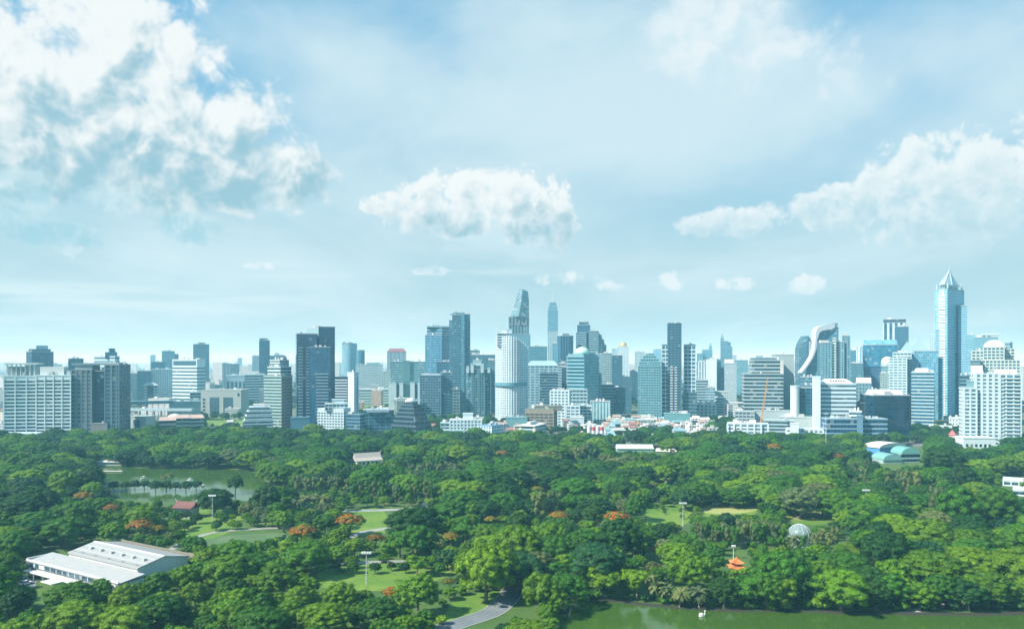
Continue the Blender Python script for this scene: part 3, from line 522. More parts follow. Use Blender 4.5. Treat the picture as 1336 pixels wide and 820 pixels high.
    S('apartment_building', 'long beige low rise below the louvred block', 922, 952, 511, 1200, wall=(.5, .52, .48), fu=.5, fv=.4)
    B = Bld('apartment_building', 'white low apartment row with square dark openings and roof turrets before the dark tower', 'apartment building', 917, 1075, land='the white turreted row')
    i = B.blk(903, 934, 528, 1075, st='grid', wall=(.72, .73, .70), glass=(.06, .10, .11), fh=4, fv=.55, ps=5, pw=1.6, dep=14)
    for q in range(4): B.top(i, .05+q*.24, .17+q*.24, 4.5, WHITE, .1, .9, 'roof_turret', .9)
    S('apartment_building', 'white low apartment with balconies right of the white row with roof turrets', 932, 944, 519, 1100, st='bands', wall=(.66, .68, .66), fh=3.6)
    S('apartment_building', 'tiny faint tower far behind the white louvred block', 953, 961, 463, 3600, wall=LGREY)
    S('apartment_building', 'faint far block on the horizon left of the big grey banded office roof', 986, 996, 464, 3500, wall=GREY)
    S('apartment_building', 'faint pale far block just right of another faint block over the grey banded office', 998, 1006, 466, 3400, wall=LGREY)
    # ---- low rise before the towers
    B = Bld('apartment_building', 'long white rendered complex of stepped blocks with small windows behind the park trees', 'apartment building', 604, 840, land='the long white stepped complex')
    i = B.blk(587, 628, 548, 838, st='grid', wall=(.76, .77, .73), glass=(.10, .15, .17), fh=3.6, fv=.45, ps=3.8, pw=1.5, dep=15, part='main_block'); B.clutter(i, 4, .9, 4)
    B.blk(604, 617, 540, 842, yb=549, st='plain', wall=(.76, .77, .73), dep=9, part='stair_tower'); B.blk(577, 604, 562, 820, st='bands', wall=(.4, .5, .5), glass=DARKG, fh=3.4, dep=12, part='front_wing'); B.blk(575, 592, 552, 846, st='grid', wall=(.5, .6, .58), fh=3.5, ps=4, dep=12, part='side_wing')
    B = Bld('apartment_building', 'bright bluish white block with small square windows and a blue roof', 'apartment building', 640, 815, land='the bluish white block')
    i = B.blk(624, 656, 556, 812, xc=641, yaw=-30, st='grid', wall=(.70, .78, .80), glass=(.08, .14, .19), fh=3.4, fv=.45, ps=3.4, pw=1.4, roof=False)
    B.part(i, 'roof', MB().box(-i.w*.51, i.w*.51, -i.d*.51, i.d*.51, 0, .8), plain((.14, .30, .46), .6, 'roof_sheet'), i.z1); B.clutter(i, 3, .8, 6)
    B = Bld('unfinished_building', 'brown concrete building still bare with open floors in front of the pale grid block', 'building site', 712, 900, land='the bare brown concrete building')
    i = B.blk(685.5, 739, 535, 900, xc=722, yaw=-15, st='grid', wall=(.36, .26, .18), glass=(.03, .035, .03), fh=3.4, fv=.62, ps=5.2, pw=.8, dep=22, part='frame_block', gr=.8, skip=.97)
    B.blk(699, 733, 530, 908, yb=536, st='plain', wall=(.24, .20, .15), dep=14, part='roof_deck'); B.top(i, .02, .98, .8, (.12, .2, .15), .02, .98, 'safety_net', .9); B.clutter(i, 6, 1.8, 14)
    B = Bld('office_building', 'pale block with blue ribbon windows, cream end piers and a wide flat roof', 'office building', 698, 812, land='the pale block with ribbon windows')
    i = B.blk(676, 712, 556, 812, xc=698, yaw=-22, st='bands', wall=(.54, .60, .55), glass=(.05, .13, .17), fh=3.3, fv=.5, part='wall', roof=False)
    for q in (-.44, .38): B.part(i, 'pier', MB().box(i.w*q, i.w*q+2.6, -i.d/2-.3, -i.d/2+.3, 0, i.z1-.1), plain((.60, .54, .36), .7, 'rendered_wall'))
    B.part(i, 'roof', MB().box(-i.w*.54, i.w*.54, -i.d*.55, i.d*.55, 0, .9), plain((.62, .66, .64), .7, 'roof_slab'), i.z1); B.top(i, .4, .6, 4, LGREY)
    B = Bld('house', 'low house under a dark plum roof left of the pale block with ribbon windows', 'house', 657, 792)
    i = B.blk(648, 668, 571, 792, st='plain', wall=(.34, .32, .3), dep=10, roof=False); B.part(i, 'roof', MB().prism([(-i.w*.55, -6), (i.w*.55, -6), (i.w*.55, 6), (-i.w*.55, 6)], 0, 3.4, [(-i.w*.5, -.2), (i.w*.5, -.2), (i.w*.5, .2), (-i.w*.5, .2)]), plain((.20, .09, .10), .8, 'roof_tile'), i.z1)
    B = Bld('apartment_building', 'tall white balconied block in two steps right of the bare brown concrete building', 'apartment building', 735, 960, land='the white balconied block')
    i = B.blk(718, 750, 510, 965, xc=742, yaw=-15, st='grid', wall=(.74, .76, .74), glass=(.07, .13, .15), fh=3.6, fv=.52, ps=5, pw=1.4, part='wall', dep=16); B.clutter(i, 4, .9, 31); B.blk(739, 756, 530, 950, st='grid', wall=(.74, .76, .74), glass=(.07, .13, .15), fh=3.6, ps=4.5, pw=1.2, part='lower_wing', dep=12); B.blk(744, 762, 545, 930, st='plain', wall=(.7, .72, .7), part='lower_wing', dep=12)
    S('apartment_building', 'white low villa with a ridged roof right of the white balconied block', 755, 772, 530, 985, st='grid', wall=(.70, .70, .65), fh=4, ps=5)
    S('office_building', 'pale green ribbed long block topped with a dark roof garden', 770, 796, 524, 1010, st='curtain', wall=(.52, .62, .58), glass=(.12, .25, .25), cw=4, fu=.45, fv=1, dep=22)
    S('office_building', 'teal low shed behind the pale block with ribbon windows', 660, 688, 545, 905, st='plain', wall=(.2, .38, .38), dep=16)
    # silos
    for k, (x, c) in enumerate(((768.5, (.72, .74, .75)), (774, (.55, .08, .09)), (779.5, (.72, .74, .75)), (785, (.58, .10, .10)))):
        o = tag(empty('storage_silo', PX(x, 800), 800), ('round white silo', 'round white silo with a red top band', 'second plain white silo', 'rightmost white silo with a red top band')[k]+' in the row behind the park trees', 'silo', 'row of silos behind the park')
        r = 2.0; MB().cyl(0, 0, 0, PZ(556, 800), r, n=16).obj('silo_shell', plain((.70, .73, .74), .45, 'steel_sheet'), o, smooth=False)
        MB().cyl(0, 0, PZ(561, 800), PZ(556.4, 800), r+.05, n=16).obj('top_band', plain(c, .5, 'steel_sheet'), o); MB().lathe(0, 0, [(r+.1, 0), (.1, 1.2)], 16).obj('cap', plain((.6, .64, .66), .5, 'steel_sheet'), o, (0, 0, PZ(556, 800)))
        FOOT.append((o.location.x, 800, 4))
    for k, (x, D, r, h) in enumerate(((798, 806, 9, 7), (757, 797, 7, 5.5), (790, 790, 6, 4.5))):
        o = tag(empty('tent_canopy', PX(x, D), D), ('large', 'middle sized', 'small')[k]+' pale blue peaked tent '+('right of the row of silos', 'left of the row of silos', 'at the foot of the row of silos')[k], 'tent', 'blue tents around the silos')
        MB().loft([[(r*a, r*b, 2.6) for a, b in ((-1, -1), (1, -1), (1, 1), (-1, 1))], [(r*a*.45, r*b*.45, 2.6+h*.42) for a, b in ((-1, -1), (1, -1), (1, 1), (-1, 1))], [(r*a*.06, r*b*.06, 2.6+h) for a, b in ((-1, -1), (1, -1), (1, 1), (-1, 1))]]).obj('tent_cloth', plain((.24, .42, .56), .8, 'tent_cloth'), o)
        for a, b in ((-1, -1), (1, -1), (1, 1), (-1, 1)): MB().cyl(r*a*.96, r*b*.96, 0, 2.6, .12).obj('tent_pole', plain((.5, .5, .5), .5, 'steel'), o)
        FOOT.append((o.location.x, D, r))
    B, i = S('station_building', 'long teal shed roof at the foot of the tall square dark tower', 866, 900, 540, 965, st='plain', wall=(.16, .34, .34), dep=16)
    S('apartment_building', 'cream gabled building with rows of small windows among the low roofs', 832, 853, 548, 930, st='grid', wall=(.56, .55, .48), fh=4, ps=4, fv=.4, land='the cream gabled building')
    B = Bld('shed_building', 'long low shed with a pale mint roof standing among the park edge trees', 'shed', 829, 700, land='the long mint roofed shed')
    i = B.blk(805, 853, 585, 700, yaw=-2, xc=852.5, st='plain', wall=(.42, .5, .46), dep=12, roof=False); B.part(i, 'roof', MB().prism([(-i.w*.51, -7), (i.w*.51, -7), (i.w*.51, 7), (-i.w*.51, 7)], 0, 3.2, [(-i.w*.5, -.2), (i.w*.5, -.2), (i.w*.5, .2), (-i.w*.5, .2)]), plain((.50, .68, .60), .6, 'roof_sheet'), i.z1)
    B = Bld('shed_building', 'short white roofed shed just right of the long mint roofed shed', 'shed', 868, 695)
    i = B.blk(856, 882, 588.5, 695, st='plain', wall=(.5, .5, .46), dep=10, roof=False); B.part(i, 'roof', MB().prism([(-i.w*.53, -6), (i.w*.53, -6), (i.w*.53, 6), (-i.w*.53, 6)], 0, 2.2, [(-i.w*.5, -.2), (i.w*.5, -.2), (i.w*.5, .2), (-i.w*.5, .2)]), plain((.62, .60, .52), .7, 'roof_sheet'), i.z1)
centre()
def right_side():
    S = simple
    B = Bld('office_building', 'big grey banded office with a taller plain concrete block at its right rear', 'office building', 1005, 880, land='the big grey banded office')
    gw = (.44, .46, .43)
    i = B.blk(971, 1031, 488, 875, xc=1022, yaw=-10, st='bands', wall=gw, glass=(.012, .05, .06), fh=4.1, fv=.55, part='front_block', dep=24)
    i = B.blk(981, 1032, 470, 880, xc=1022, yaw=-10, st='bands', wall=gw, glass=(.012, .05, .06), fh=4.1, fv=.55, part='main_block', dep=26); B.top(i, .02, .8, 2, (.08, .16, .2), .02, .9, 'roof_screen', .9)
    B.part(i, 'corner_pier', MB().box(i.w*.40, i.w*.505, -i.d/2-.5, -i.d/2+1, 0, i.z1), plain((.50, .50, .46), .7, 'rendered_wall'))
    B.blk(1011, 1046, 463, 905, xc=1036, yaw=-10, st='plain', wall=(.42, .43, .40), part='rear_block', dep=26)
    B.blk(984, 1032, 536, 866, st='plain', wall=(.42, .44, .42), part='podium', dep=12); B.blk(959, 984, 537, 862, st='grid', wall=(.46, .48, .46), fh=3.6, ps=4, part='podium', dep=14)
    B = Bld('apartment_building', 'long white low block with curved balconies and rows of dark windows at the park edge', 'apartment building', 975, 792, land='the long white balconied block')
    i = B.blk(949, 1002, 553, 792, st='bands', wall=(.76, .77, .75), glass=(.10, .14, .15), fh=3.4, fv=.45, ps=6.5, pw=1.6, part='wall', dep=13, shape=bow(12, .2)); B.clutter(i, 5, .9, 12)
    B = Bld('parking_structure', 'long grey deck building right of the long white balconied block', 'car park', 1020, 815)
    i = B.blk(998, 1036, 549, 818, st='bands', wall=(.46, .5, .48), glass=(.04, .09, .1), fh=3.4, fv=.55, dep=16); B.blk(1018, 1070, 545, 840, st='plain', wall=(.46, .47, .43), part='roof_deck', dep=22)
    B = Bld('apartment_building', 'white two storey block with small square windows below the white drum', 'apartment building', 1050, 790)
    i = B.blk(1026, 1074, 560, 790, st='grid', wall=(.72, .74, .72), glass=(.05, .09, .1), fh=3.8, ps=4.2, fv=.4, pw=1.8, dep=12); B.blk(1031, 1042, 553, 786, st='plain', wall=(.76, .77, .76), part='stair_tower', dep=8)
    B = Bld('office_building', 'white drum cornered office with dark blue glass front', 'office building', 1048, 855, land='the white drum cornered office')
    i = B.blk(1040, 1064, 506, 855, st='curtain', wall=(.12, .22, .26), glass=(.012, .055, .075), cw=4.5, fu=.95, fv=.9, part='glass_front', dep=24, blind=0); B.blk(1043, 1063, 503, 862, yb=507, st='plain', wall=(.1, .2, .25), part='roof_screen', dep=14)
    i = B.blk(1031, 1043, 504, 850, st='plain', wall=(.70, .69, .64), shape=oval(24), part='drum', dep=11)
    me = MB().box(-.7, .7, -12.1, -12.04, 0, .5).mesh('lamp', plain((.6, .6, .55), .4))
    B = Bld('office_building', 'white banded office with a tall blank slab on its left and a sloped white crown', 'office building', 1092, 820, land='the white banded office with the sloped crown')
    i = B.blk(1071, 1118, 501, 820, yaw=-5, xc=1117, st='bands', wall=(.78, .79, .77), glass=(.06, .12, .15), fh=4.3, fv=.42, dep=22, part='main_block')
    B.part(i, 'sloped_crown', MB().prism([(-i.w*.42, -i.d*.45), (i.w*.42, -i.d*.45), (i.w*.42, i.d*.3), (-i.w*.42, i.d*.3)], .9, 5.2, [(-i.w*.27, -i.d*.3), (i.w*.27, -i.d*.3), (i.w*.27, i.d*.2), (-i.w*.27, i.d*.2)]), plain((.78, .79, .77), .7, 'rendered_wall'), i.z1)
    for q in range(6): B.part(i, 'crown_window', MB().box(-i.w*.22+q*i.w*.075, -i.w*.22+q*i.w*.075+1.4, -i.d*.38-.3, -i.d*.3, 2.4, 4.0), glassband(DARKG), i.z1)
    B.blk(1063, 1072, 492, 816, xc=1070.5, yaw=-14, st='plain', wall=(.78, .79, .78), part='blank_slab', dep=20)
    B = Bld('office_building', 'low blue glass office with white stepped wing below the white banded office', 'office building', 1120, 775, land='the low blue glass office')
    i = B.blk(1079, 1124, 547, 775, yaw=-3, xc=1123.5, st='bands', wall=(.30, .42, .46), glass=(.012, .06, .12), fh=4.2, fv=.68, part='front_wing', dep=16); B.clutter(i, 3, .9, 18)
    i = B.blk(1118, 1126, 543, 773, st='plain', wall=(.12, .22, .28), part='core', dep=14)
    i = B.blk(1125, 1159, 547, 776, yaw=-4, xc=1158, st='bands', wall=(.34, .44, .47), glass=(.012, .06, .11), fh=4.2, fv=.62, part='front_wing', dep=16); B.clutter(i, 3, .9, 28)
    B.blk(1108, 1124, 537, 782, st='bands', wall=(.7, .72, .7), fh=3.5, part='upper_storeys', dep=10)
    B = Bld('office_building', 'dark glass cube with rounded shoulders under a pale flat roof', 'office building', 1164, 800, land='the dark glass cube')
    i = B.blk(1137, 1191, 516, 800, yaw=-4, xc=1190, st='curtain', wall=(.03, .07, .10), glass=(.008, .03, .05), cw=4, fu=.97, fv=.95, shape=octo(.07), part='glass_cube', dep=34, gr=.05, blind=0); B.top(i, .12, .85, 4.5, (.62, .68, .68), .2, .85, 'roof_house', .9, taper=.88); B.top(i, .03, .12, 3, WHITE, .1, .3, 'air_handler', .9)
    B = Bld('office_building', 'grey office with a white roof box left of the dark glass cube', 'office building', 1127, 850)
    i = B.blk(1116, 1137, 500, 850, st='curtain', wall=(.2, .3, .32), glass=(.05, .12, .14), fu=.5, part='wall'); B.top(i, .05, .98, 6, (.68, .71, .7), .1, .8)
    S('office_building', 'teal shoulder block tucked behind the dark glass cube', 1131, 1145, 509, 880, st='curtain', wall=(.24, .36, .38), glass=(.06, .16, .18))
    # sail tower group
    B = Bld('office_tower', 'glass tower wrapped by a sweeping white sail shaped curve', 'office tower', 1075, 1300, land='the white sail tower')
    i = B.blk(1064.5, 1094, 430.5, 1303, st='curtain', wall=(.16, .30, .36), glass=(.03, .12, .17), cw=2.6, fu=.85, fv=.8, part='tower_shaft', dep=30)
    pts = [(1045, 486), (1051, 478.5), (1056, 471.5), (1060.5, 463.5), (1063.5, 454), (1064.5, 444), (1065, 438)]
    m = MB(); secs = []
    for k, (x, y) in enumerate(pts):
        X, Z = PX(x, 1296)-B.ox, PZ(y, 1296); t = 1.2 if k < 4 else 1.5
        secs.append([(X-t, -6, Z), (X+t, -6, Z-1), (X+t, 10, Z-1), (X-t, 10, Z)])
    m.loft(secs).obj('white_sail', plain((.46, .53, .55), .5, 'white_panel'), B.root)
    for (xl_, yt_) in ((1056.5, 468), (1060, 458), (1062.3, 446)): B.blk(xl_, 1067, yt_, 1302, st='curtain', wall=(.16, .30, .36), glass=(.03, .12, .17), cw=2.6, part='curved_bay', dep=22)
    B.blk(1052, 1066, 474, 1306, st='curtain', wall=(.14, .28, .34), glass=(.03, .1, .15), part='lower_shaft', dep=18)
    X = lambda x: PX(x, 1300)-B.ox
    prof = [(1063.4, 441), (1066.6, 441), (1067.6, 435), (1071, 431.5), (1081, 429.5), (1088, 428), (1088, 421.8), (1078, 423), (1069.5, 425.2), (1065.5, 428), (1063.4, 433)]
    MB().loft([[(X(a), y, PZ(b, 1300)) for a, b in prof] for y in (-3.5, 16)]).obj('sail_crown', plain((.46, .53, .55), .5, 'white_panel'), B.root)
    B.blk(1086, 1094, 427, 1304, yb=435, st='curtain', wall=(.14, .26, .3), glass=(.03, .1, .14), part='crown', dep=18); B.blk(1087, 1093, 421.5, 1306, yb=428, st='curtain', wall=(.14, .26, .3), glass=(.03, .1, .14), part='crown', dep=12)
    B = Bld('apartment_tower', 'unfinished grey ribbed tower with a pale lift shaft stripe before the white sail tower', 'apartment tower', 1085, 1200, land='the grey ribbed tower')
    for (xl, xr, yt, w_) in ((1067, 1085, 447, (.2, .32, .34)), (1091, 1101, 446, (.26, .36, .36)), (1099, 1109, 438, (.2, .3, .32))): i = B.blk(xl, xr, yt, 1200, st='curtain', wall=w_, glass=(.03, .1, .13), cw=3.5, fu=.7, fv=.7, part='tower_wing', dep=20, ps=5); B.top(i, .2, .8, 4, GREY)
    i = B.blk(1086, 1091, 441, 1198, st='bands', wall=(.6, .58, .48), fh=4, fv=.3, part='lift_shaft', dep=16)
    B = Bld('office_tower', 'dark bullet shaped tower with a light central rib left of the white sail', 'office tower', 1051, 1700, land='the dark bullet shaped tower')
    D = 1702; secs = []
    for (y, a, b) in ((480, 1042, 1060), (455, 1042, 1060), (449, 1043.5, 1059.5), (443, 1046.5, 1057.5), (438, 1050, 1054.5)): secs.append([(PX(a, D)-B.ox, 0, PZ(y, D)), (PX((a+b)/2, D)-B.ox, -8, PZ(y, D)), (PX(b, D)-B.ox, 0, PZ(y, D)), (PX(b, D)-B.ox, 24, PZ(y, D)), (PX(a, D)-B.ox, 24, PZ(y, D))])
    secs = [[(x, y, 0) for x, y, z in secs[0]]]+secs
    MB().loft(secs).obj('tower_shaft', facade((.05, .13, .17), (.015, .06, .10), 4, 4, .8, .7), B.root); FOOT.append((PX(1051, D), D+10, 22))
    MB().box(PX(1053.5, D)-B.ox, PX(1055.5, D)-B.ox, -7.5, -2, 0, PZ(445, D)).obj('central_rib', plain((.45, .58, .62), .4, 'panel'), B.root)
    S('office_building', 'low teal glass block in front of the white sail tower base', 1044, 1066, 492, 1000, st='curtain', wall=(.16, .28, .32), glass=(.03, .1, .14), dep=20)
    S('apartment_tower', 'white rounded slab right of the grey ribbed tower', 1117, 1128, 453, 1500, st='curtain', wall=(.66, .7, .7), glass=(.2, .36, .42), cw=6, fu=.4, fv=1, shape=oval(), cat='apartment tower')
    S('office_building', 'teal glass block between the grey ribbed tower and the white rounded slab', 1107, 1118, 457, 1550, st='curtain', wall=(.1, .24, .3), glass=(.04, .14, .18))
    S('office_building', 'dark grey mid rise below the teal glass block beside the grey ribbed tower', 1106, 1126, 474, 1300, st='curtain', wall=(.12, .22, .25), glass=(.03, .09, .11))
    # teal wide
    B = Bld('office_tower', 'wide teal glass office with a sloped glazed roof', 'office tower', 1149, 1320, land='the wide teal glass office')
    i = B.blk(1126, 1171, 450, 1320, st='curtain', wall=(.10, .26, .34), glass=(.03, .14, .20), cw=3.2, fu=.95, fv=.9, part='upper_block', dep=34, yb=478)
    B.part(i, 'sloped_roof', MB().prism([(-i.w/2, -i.d/2), (i.w/2, -i.d/2), (i.w/2, i.d/2), (-i.w/2, i.d/2)], .95, 9, [(-i.w/2+1, -i.d*.1), (i.w/2-1, -i.d*.1), (i.w/2-1, i.d/2), (-i.w/2+1, i.d/2)]), facade((.2, .4, .48), (.10, .30, .38), 4, 3, .9, .8), i.z1)
    B.blk(1127, 1170, 478, 1321, st='curtain', wall=(.05, .12, .18), glass=(.012, .04, .08), part='lower_block', dep=33)
    B = Bld('hotel_tower', 'dark topped tower with white vertical fins behind the wide teal glass office', 'hotel', 1168, 1500, land='the dark topped finned tower')
    i = B.blk(1152, 1182, 421, 1500, st='curtain', wall=(.6, .66, .68), glass=(.02, .07, .1), cw=9, fu=.55, fv=1, part='tower_shaft', dep=30); i = B.blk(1152.5, 1182, 416.5, 1500, yb=421, st='curtain', wall=(.05, .09, .12), glass=DARKG, part='dark_crown', dep=30)
    B.blk(1168, 1185.5, 426, 1485, st='curtain', wall=(.06, .14, .19), glass=(.015, .05, .09), part='front_wing', dep=14)
    B = Bld('domed_building', 'reflective glass sphere on a grey block before the wide teal glass office', 'landmark building', 1159, 1180)
    i = B.blk(1150, 1166, 478, 1180, st='curtain', wall=(.3, .42, .42), glass=(.06, .14, .15), part='wall', dep=18); B.part(i, 'glass_sphere', MB().lathe(0, 0, [(9*math.sin(math.radians(a)) + .02, 9-9*math.cos(math.radians(a))) for a in range(0, 181, 12)], 24), facade((.5, .66, .68), (.12, .3, .34), 2.5, 1.5, .8, .8), i.z1-3, True)
    S('apartment_building', 'beige ribbed narrow block below the glass sphere', 1148, 1161, 487, 1150, wall=(.36, .42, .38), fu=.5)
    # white grid + twin pyramids
    B = Bld('hotel_building', 'white grid hotel with twin pale pyramid roofs over blue glass', 'hotel', 1190, 1080, land='the twin pyramid roofed hotel')
    i = B.blk(1160, 1183, 467, 1080, st='grid', wall=(.68, .72, .71), glass=(.10, .2, .24), fh=3.6, fv=.5, ps=5, pw=1.0, part='front_wing', dep=20); i = B.blk(1165, 1189, 460, 1086, yb=468, st='grid', wall=(.6, .66, .66), fh=3.6, ps=5, part='upper_storeys', dep=16)
    i = B.blk(1182, 1224, 458, 1088, st='curtain', wall=(.20, .36, .42), glass=(.08, .22, .28), cw=2.6, fu=.75, fv=.75, part='glass_wing', dep=30)
    for (xl, xr, yb, yt, D) in ((1174, 1193, 458, 443, 1096), (1187, 1212, 456, 440, 1092)):
        j = B.blk(xl, xr, yb, D, yb=462, st='plain', wall=(.34, .46, .5), part='turret', dep=20, roof=False); h = PZ(yt, D)-PZ(yb, D)
        B.part(j, 'pyramid_roof', MB().prism([(-j.w/2, -10), (j.w/2, -10), (j.w/2, 10), (-j.w/2, 10)], 0, h*.85, [(-.4, -.4), (.4, -.4), (.4, .4), (-.4, .4)]), plain((.20, .32, .36), .5, 'roof_sheet'), j.z1); B.part(j, 'finial', MB().cyl(0, 0, h*.85, h*1.1, .3, .05), plain((.4, .4, .4)), j.z1)
    B.blk(1221, 1231, 467, 1084, st='curtain', wall=(.2, .36, .42), glass=(.08, .2, .26), part='glass_wing', dep=26)
    # tall pyramid topped tower
    B = Bld('office_tower', 'tallest tower on the right, pale blue with a faceted pyramid roof and green ring', 'office tower', 1240, 1150, land='the tallest pyramid topped tower')
    i = B.blk(1219.5, 1258, 377, 1160, xc=1236, yaw=38, st='curtain', wall=(.42, .58, .64), glass=(.14, .34, .42), cw=2.2, fh=3.8, fu=.7, fv=.72, part='tower_shaft', gr=.15, blind=.03)
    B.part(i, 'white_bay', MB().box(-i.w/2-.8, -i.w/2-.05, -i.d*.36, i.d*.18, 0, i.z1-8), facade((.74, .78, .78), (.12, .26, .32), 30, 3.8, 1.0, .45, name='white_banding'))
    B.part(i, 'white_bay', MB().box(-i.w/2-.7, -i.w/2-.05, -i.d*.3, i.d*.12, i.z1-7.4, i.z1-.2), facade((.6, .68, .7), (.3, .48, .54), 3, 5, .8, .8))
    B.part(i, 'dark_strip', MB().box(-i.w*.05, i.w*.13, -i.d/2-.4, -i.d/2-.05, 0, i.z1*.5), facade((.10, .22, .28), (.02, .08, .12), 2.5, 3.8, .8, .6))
    i2 = B.blk(1250, 1261.5, 399, 1172, st='curtain', wall=(.30, .46, .52), glass=(.06, .18, .25), cw=2.4, fu=.7, part='shoulder', dep=24); B.blk(1221, 1230, 430, 1168, st='curtain', wall=(.4, .52, .56), glass=(.07, .2, .25), part='shoulder', dep=10)
    c = plain((.36, .50, .55), .35, 'metal_sheet', .2); hw, hd = i.w*.46, i.d*.46
    j = i; z = i.z1
    oct8 = lambda s, zz: [(hw*s*1.02*math.cos(math.radians(22.5+45*k)), hd*s*1.02*math.sin(math.radians(22.5+45*k)), zz) for k in range(8)]
    B.part(j, 'green_ring', MB().loft([oct8(.9, .95), oct8(.9, 2.6)]), plain((.05, .32, .16), .5, 'green_band'), z)
    B.part(j, 'lantern', MB().loft([oct8(.92, 2.6), oct8(.92, 7)]), facade((.5, .62, .66), (.1, .24, .3), 3, 6, .7, .8), z)
    pr_ = B.part(j, 'pyramid_roof', MB().loft([oct8(1.06, 7), oct8(.8, 13), oct8(.45, 20), oct8(.14, 26), oct8(.10, 30)]), c, z); MB().cyl(0, 0, 30, 37, .8, .1).obj('finial', c, pr_)
    for k in range(4):
        a = math.radians(45+90*k); B.part(j, 'corner_post', MB().box(hw*1.28*math.cos(a)-1, hw*1.28*math.cos(a)+1, hd*1.28*math.sin(a)-1, hd*1.28*math.sin(a)+1, .9, 8.5), c, z)
    for k in range(8):
        a = math.radians(22.5+45*k); MB().tube((hw*1.08*math.cos(a), hd*1.08*math.sin(a), 7.2), (hw*.12*math.cos(a), hd*.12*math.sin(a), 28), .45, .3, 5).obj('roof_ridge', plain((.60, .68, .70), .4, 'steel'), pr_)
    B = Bld('apartment_tower', 'hazy white slim slab between the twin pyramid roofed hotel and the tallest tower', 'apartment tower', 1217, 1600)
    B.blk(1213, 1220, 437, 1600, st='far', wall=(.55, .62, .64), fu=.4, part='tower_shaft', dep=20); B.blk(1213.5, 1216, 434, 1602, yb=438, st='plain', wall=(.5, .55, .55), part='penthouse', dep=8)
    # T48
    B = Bld('office_building', 'silver banded glass office with white flat roof and a dark blue side', 'office building', 1213, 950, land='the silver banded office')
    i = B.blk(1189, 1235, 486, 950, xc=1219, yaw=-28, st='bands', wall=(.48, .56, .57), glass=(.03, .10, .14), fh=4.2, fv=.6, part='wall'); B.part(i, 'dark_side', MB().box(i.w/2+.12, i.w/2+.5, -i.d*.42, i.d*.5, 0, (i.z1)*.72), facade((.04, .09, .14), (.008, .03, .06), 3, 4.2, .9, .8)); B.top(i, .12, .75, 4, (.68, .72, .72), .15, .8, 'roof_house', .9, taper=.85); B.top(i, .75, .97, 3, GREY, .3, .9, 'air_handler')
    # arch-topped
    B = Bld('hotel_building', 'beige grid hotel with a rounded arch gable and lower stepped wings', 'hotel', 1298, 1000, land='the beige arch topped hotel')
    be = (.60, .58, .50); kw = dict(st='grid', wall=be, glass=(.03, .09, .11), fh=3.8, fv=.6, ps=4.2, pw=1.1)
    i = B.blk(1283, 1310, 453, 1000, part='centre_block', dep=26, **kw); B.blk(1308, 1324, 455, 1006, part='side_block', dep=22, **kw); B.blk(1268, 1284, 458, 1012, part='side_block', dep=22, **kw); B.blk(1276, 1331, 470, 996, part='lower_block', dep=30, **kw); B.blk(1266, 1279, 470, 1000, part='lower_block', dep=26, st='curtain', wall=(.2, .28, .3), glass=DARKG)
    B.part(i, 'arch_gable', MB().loft([[(i.w*.5*math.cos(math.pi*k/14), y, 8.5*math.sin(math.pi*k/14)) for k in range(15)] for y in (-i.d*.5-.3, i.d*.2)]), plain(be, .7, 'rendered_wall'), i.z1+.95)
    i = B.blk(1311, 1321, 447, 1012, yb=456, st='curtain', wall=(.3, .42, .44), glass=(.06, .15, .18), part='arch_gable', dep=14, shape=oval(16))
    B = Bld('office_tower', 'glass block with a flaring roof slab behind the beige arch topped hotel', 'office tower', 1290, 1300)
    B.blk(1270, 1302, 440, 1300, st='curtain', wall=(.22, .38, .42), glass=(.06, .18, .22), part='tower_shaft', dep=26, fu=.7); B.blk(1280, 1304, 434.5, 1298, yb=437, st='plain', wall=(.55, .62, .62), part='roof_slab', dep=28, roof=False); B.blk(1261, 1272, 437, 1330, st='curtain', wall=(.3, .46, .5), glass=(.08, .22, .27), part='side_wing', dep=20); B.mast(1311, 444, 432, 1300, .4)
    S('apartment_building', 'hazy pale block cut by the right edge of the photo', 1328, 1352, 478, 1400, wall=(.6, .64, .64), fu=.5)
    S('office_building', 'dark banded block between the silver banded office and the white residential slab', 1252, 1275, 490, 880, st='bands', wall=(.12, .22, .26), glass=DARKG, fh=4)
    S('office_building', 'plain white low blocks huddled at the foot of the tallest tower', 1238, 1262, 546, 930, st='far', wall=(.68, .7, .68), fu=.4, fv=.35)
    S('house', 'pale villa with long flat roof among trees under the silver banded office', 1212, 1242, 557, 870, st='far', wall=(.58, .6, .56), fu=.3, fv=.3)
    # white residential
    B = Bld('apartment_tower', 'large white residential slab with stacked balconies near the right edge', 'apartment tower', 1300, 720, land='the large white residential slab')
    Wt = (.68, .70, .69)
    i = B.blk(1273, 1305, 488, 720, yaw=-14, xc=1304, st='bands', wall=Wt, glass=(.06, .11, .14), fh=3.3, fv=.45, part='main_block', dep=18, ps=5.5, pw=2.2); B.top(i, .0, .35, 8, Wt, .2, .8, 'stair_tower')
    i = B.blk(1303, 1333, 489, 716, yaw=-14, xc=1332, st='bands', wall=Wt, glass=(.07, .15, .18), fh=3.3, fv=.55, part='main_block', dep=18, ps=7.0, pw=1.2); B.top(i, .05, .9, 5, Wt, .2, .8, 'roof_house')
    me = MB().box(-i.w*.3, i.w*.42, -i.d/2-1.3, -i.d/2-.02, 0, 1.0).mesh('balcony', plain((.55, .66, .68), .5, 'balcony_rail'))
    for f in range(19): link('balcony', me, B.root, (i.lx, i.ly, 4+f*3.3), i.th)
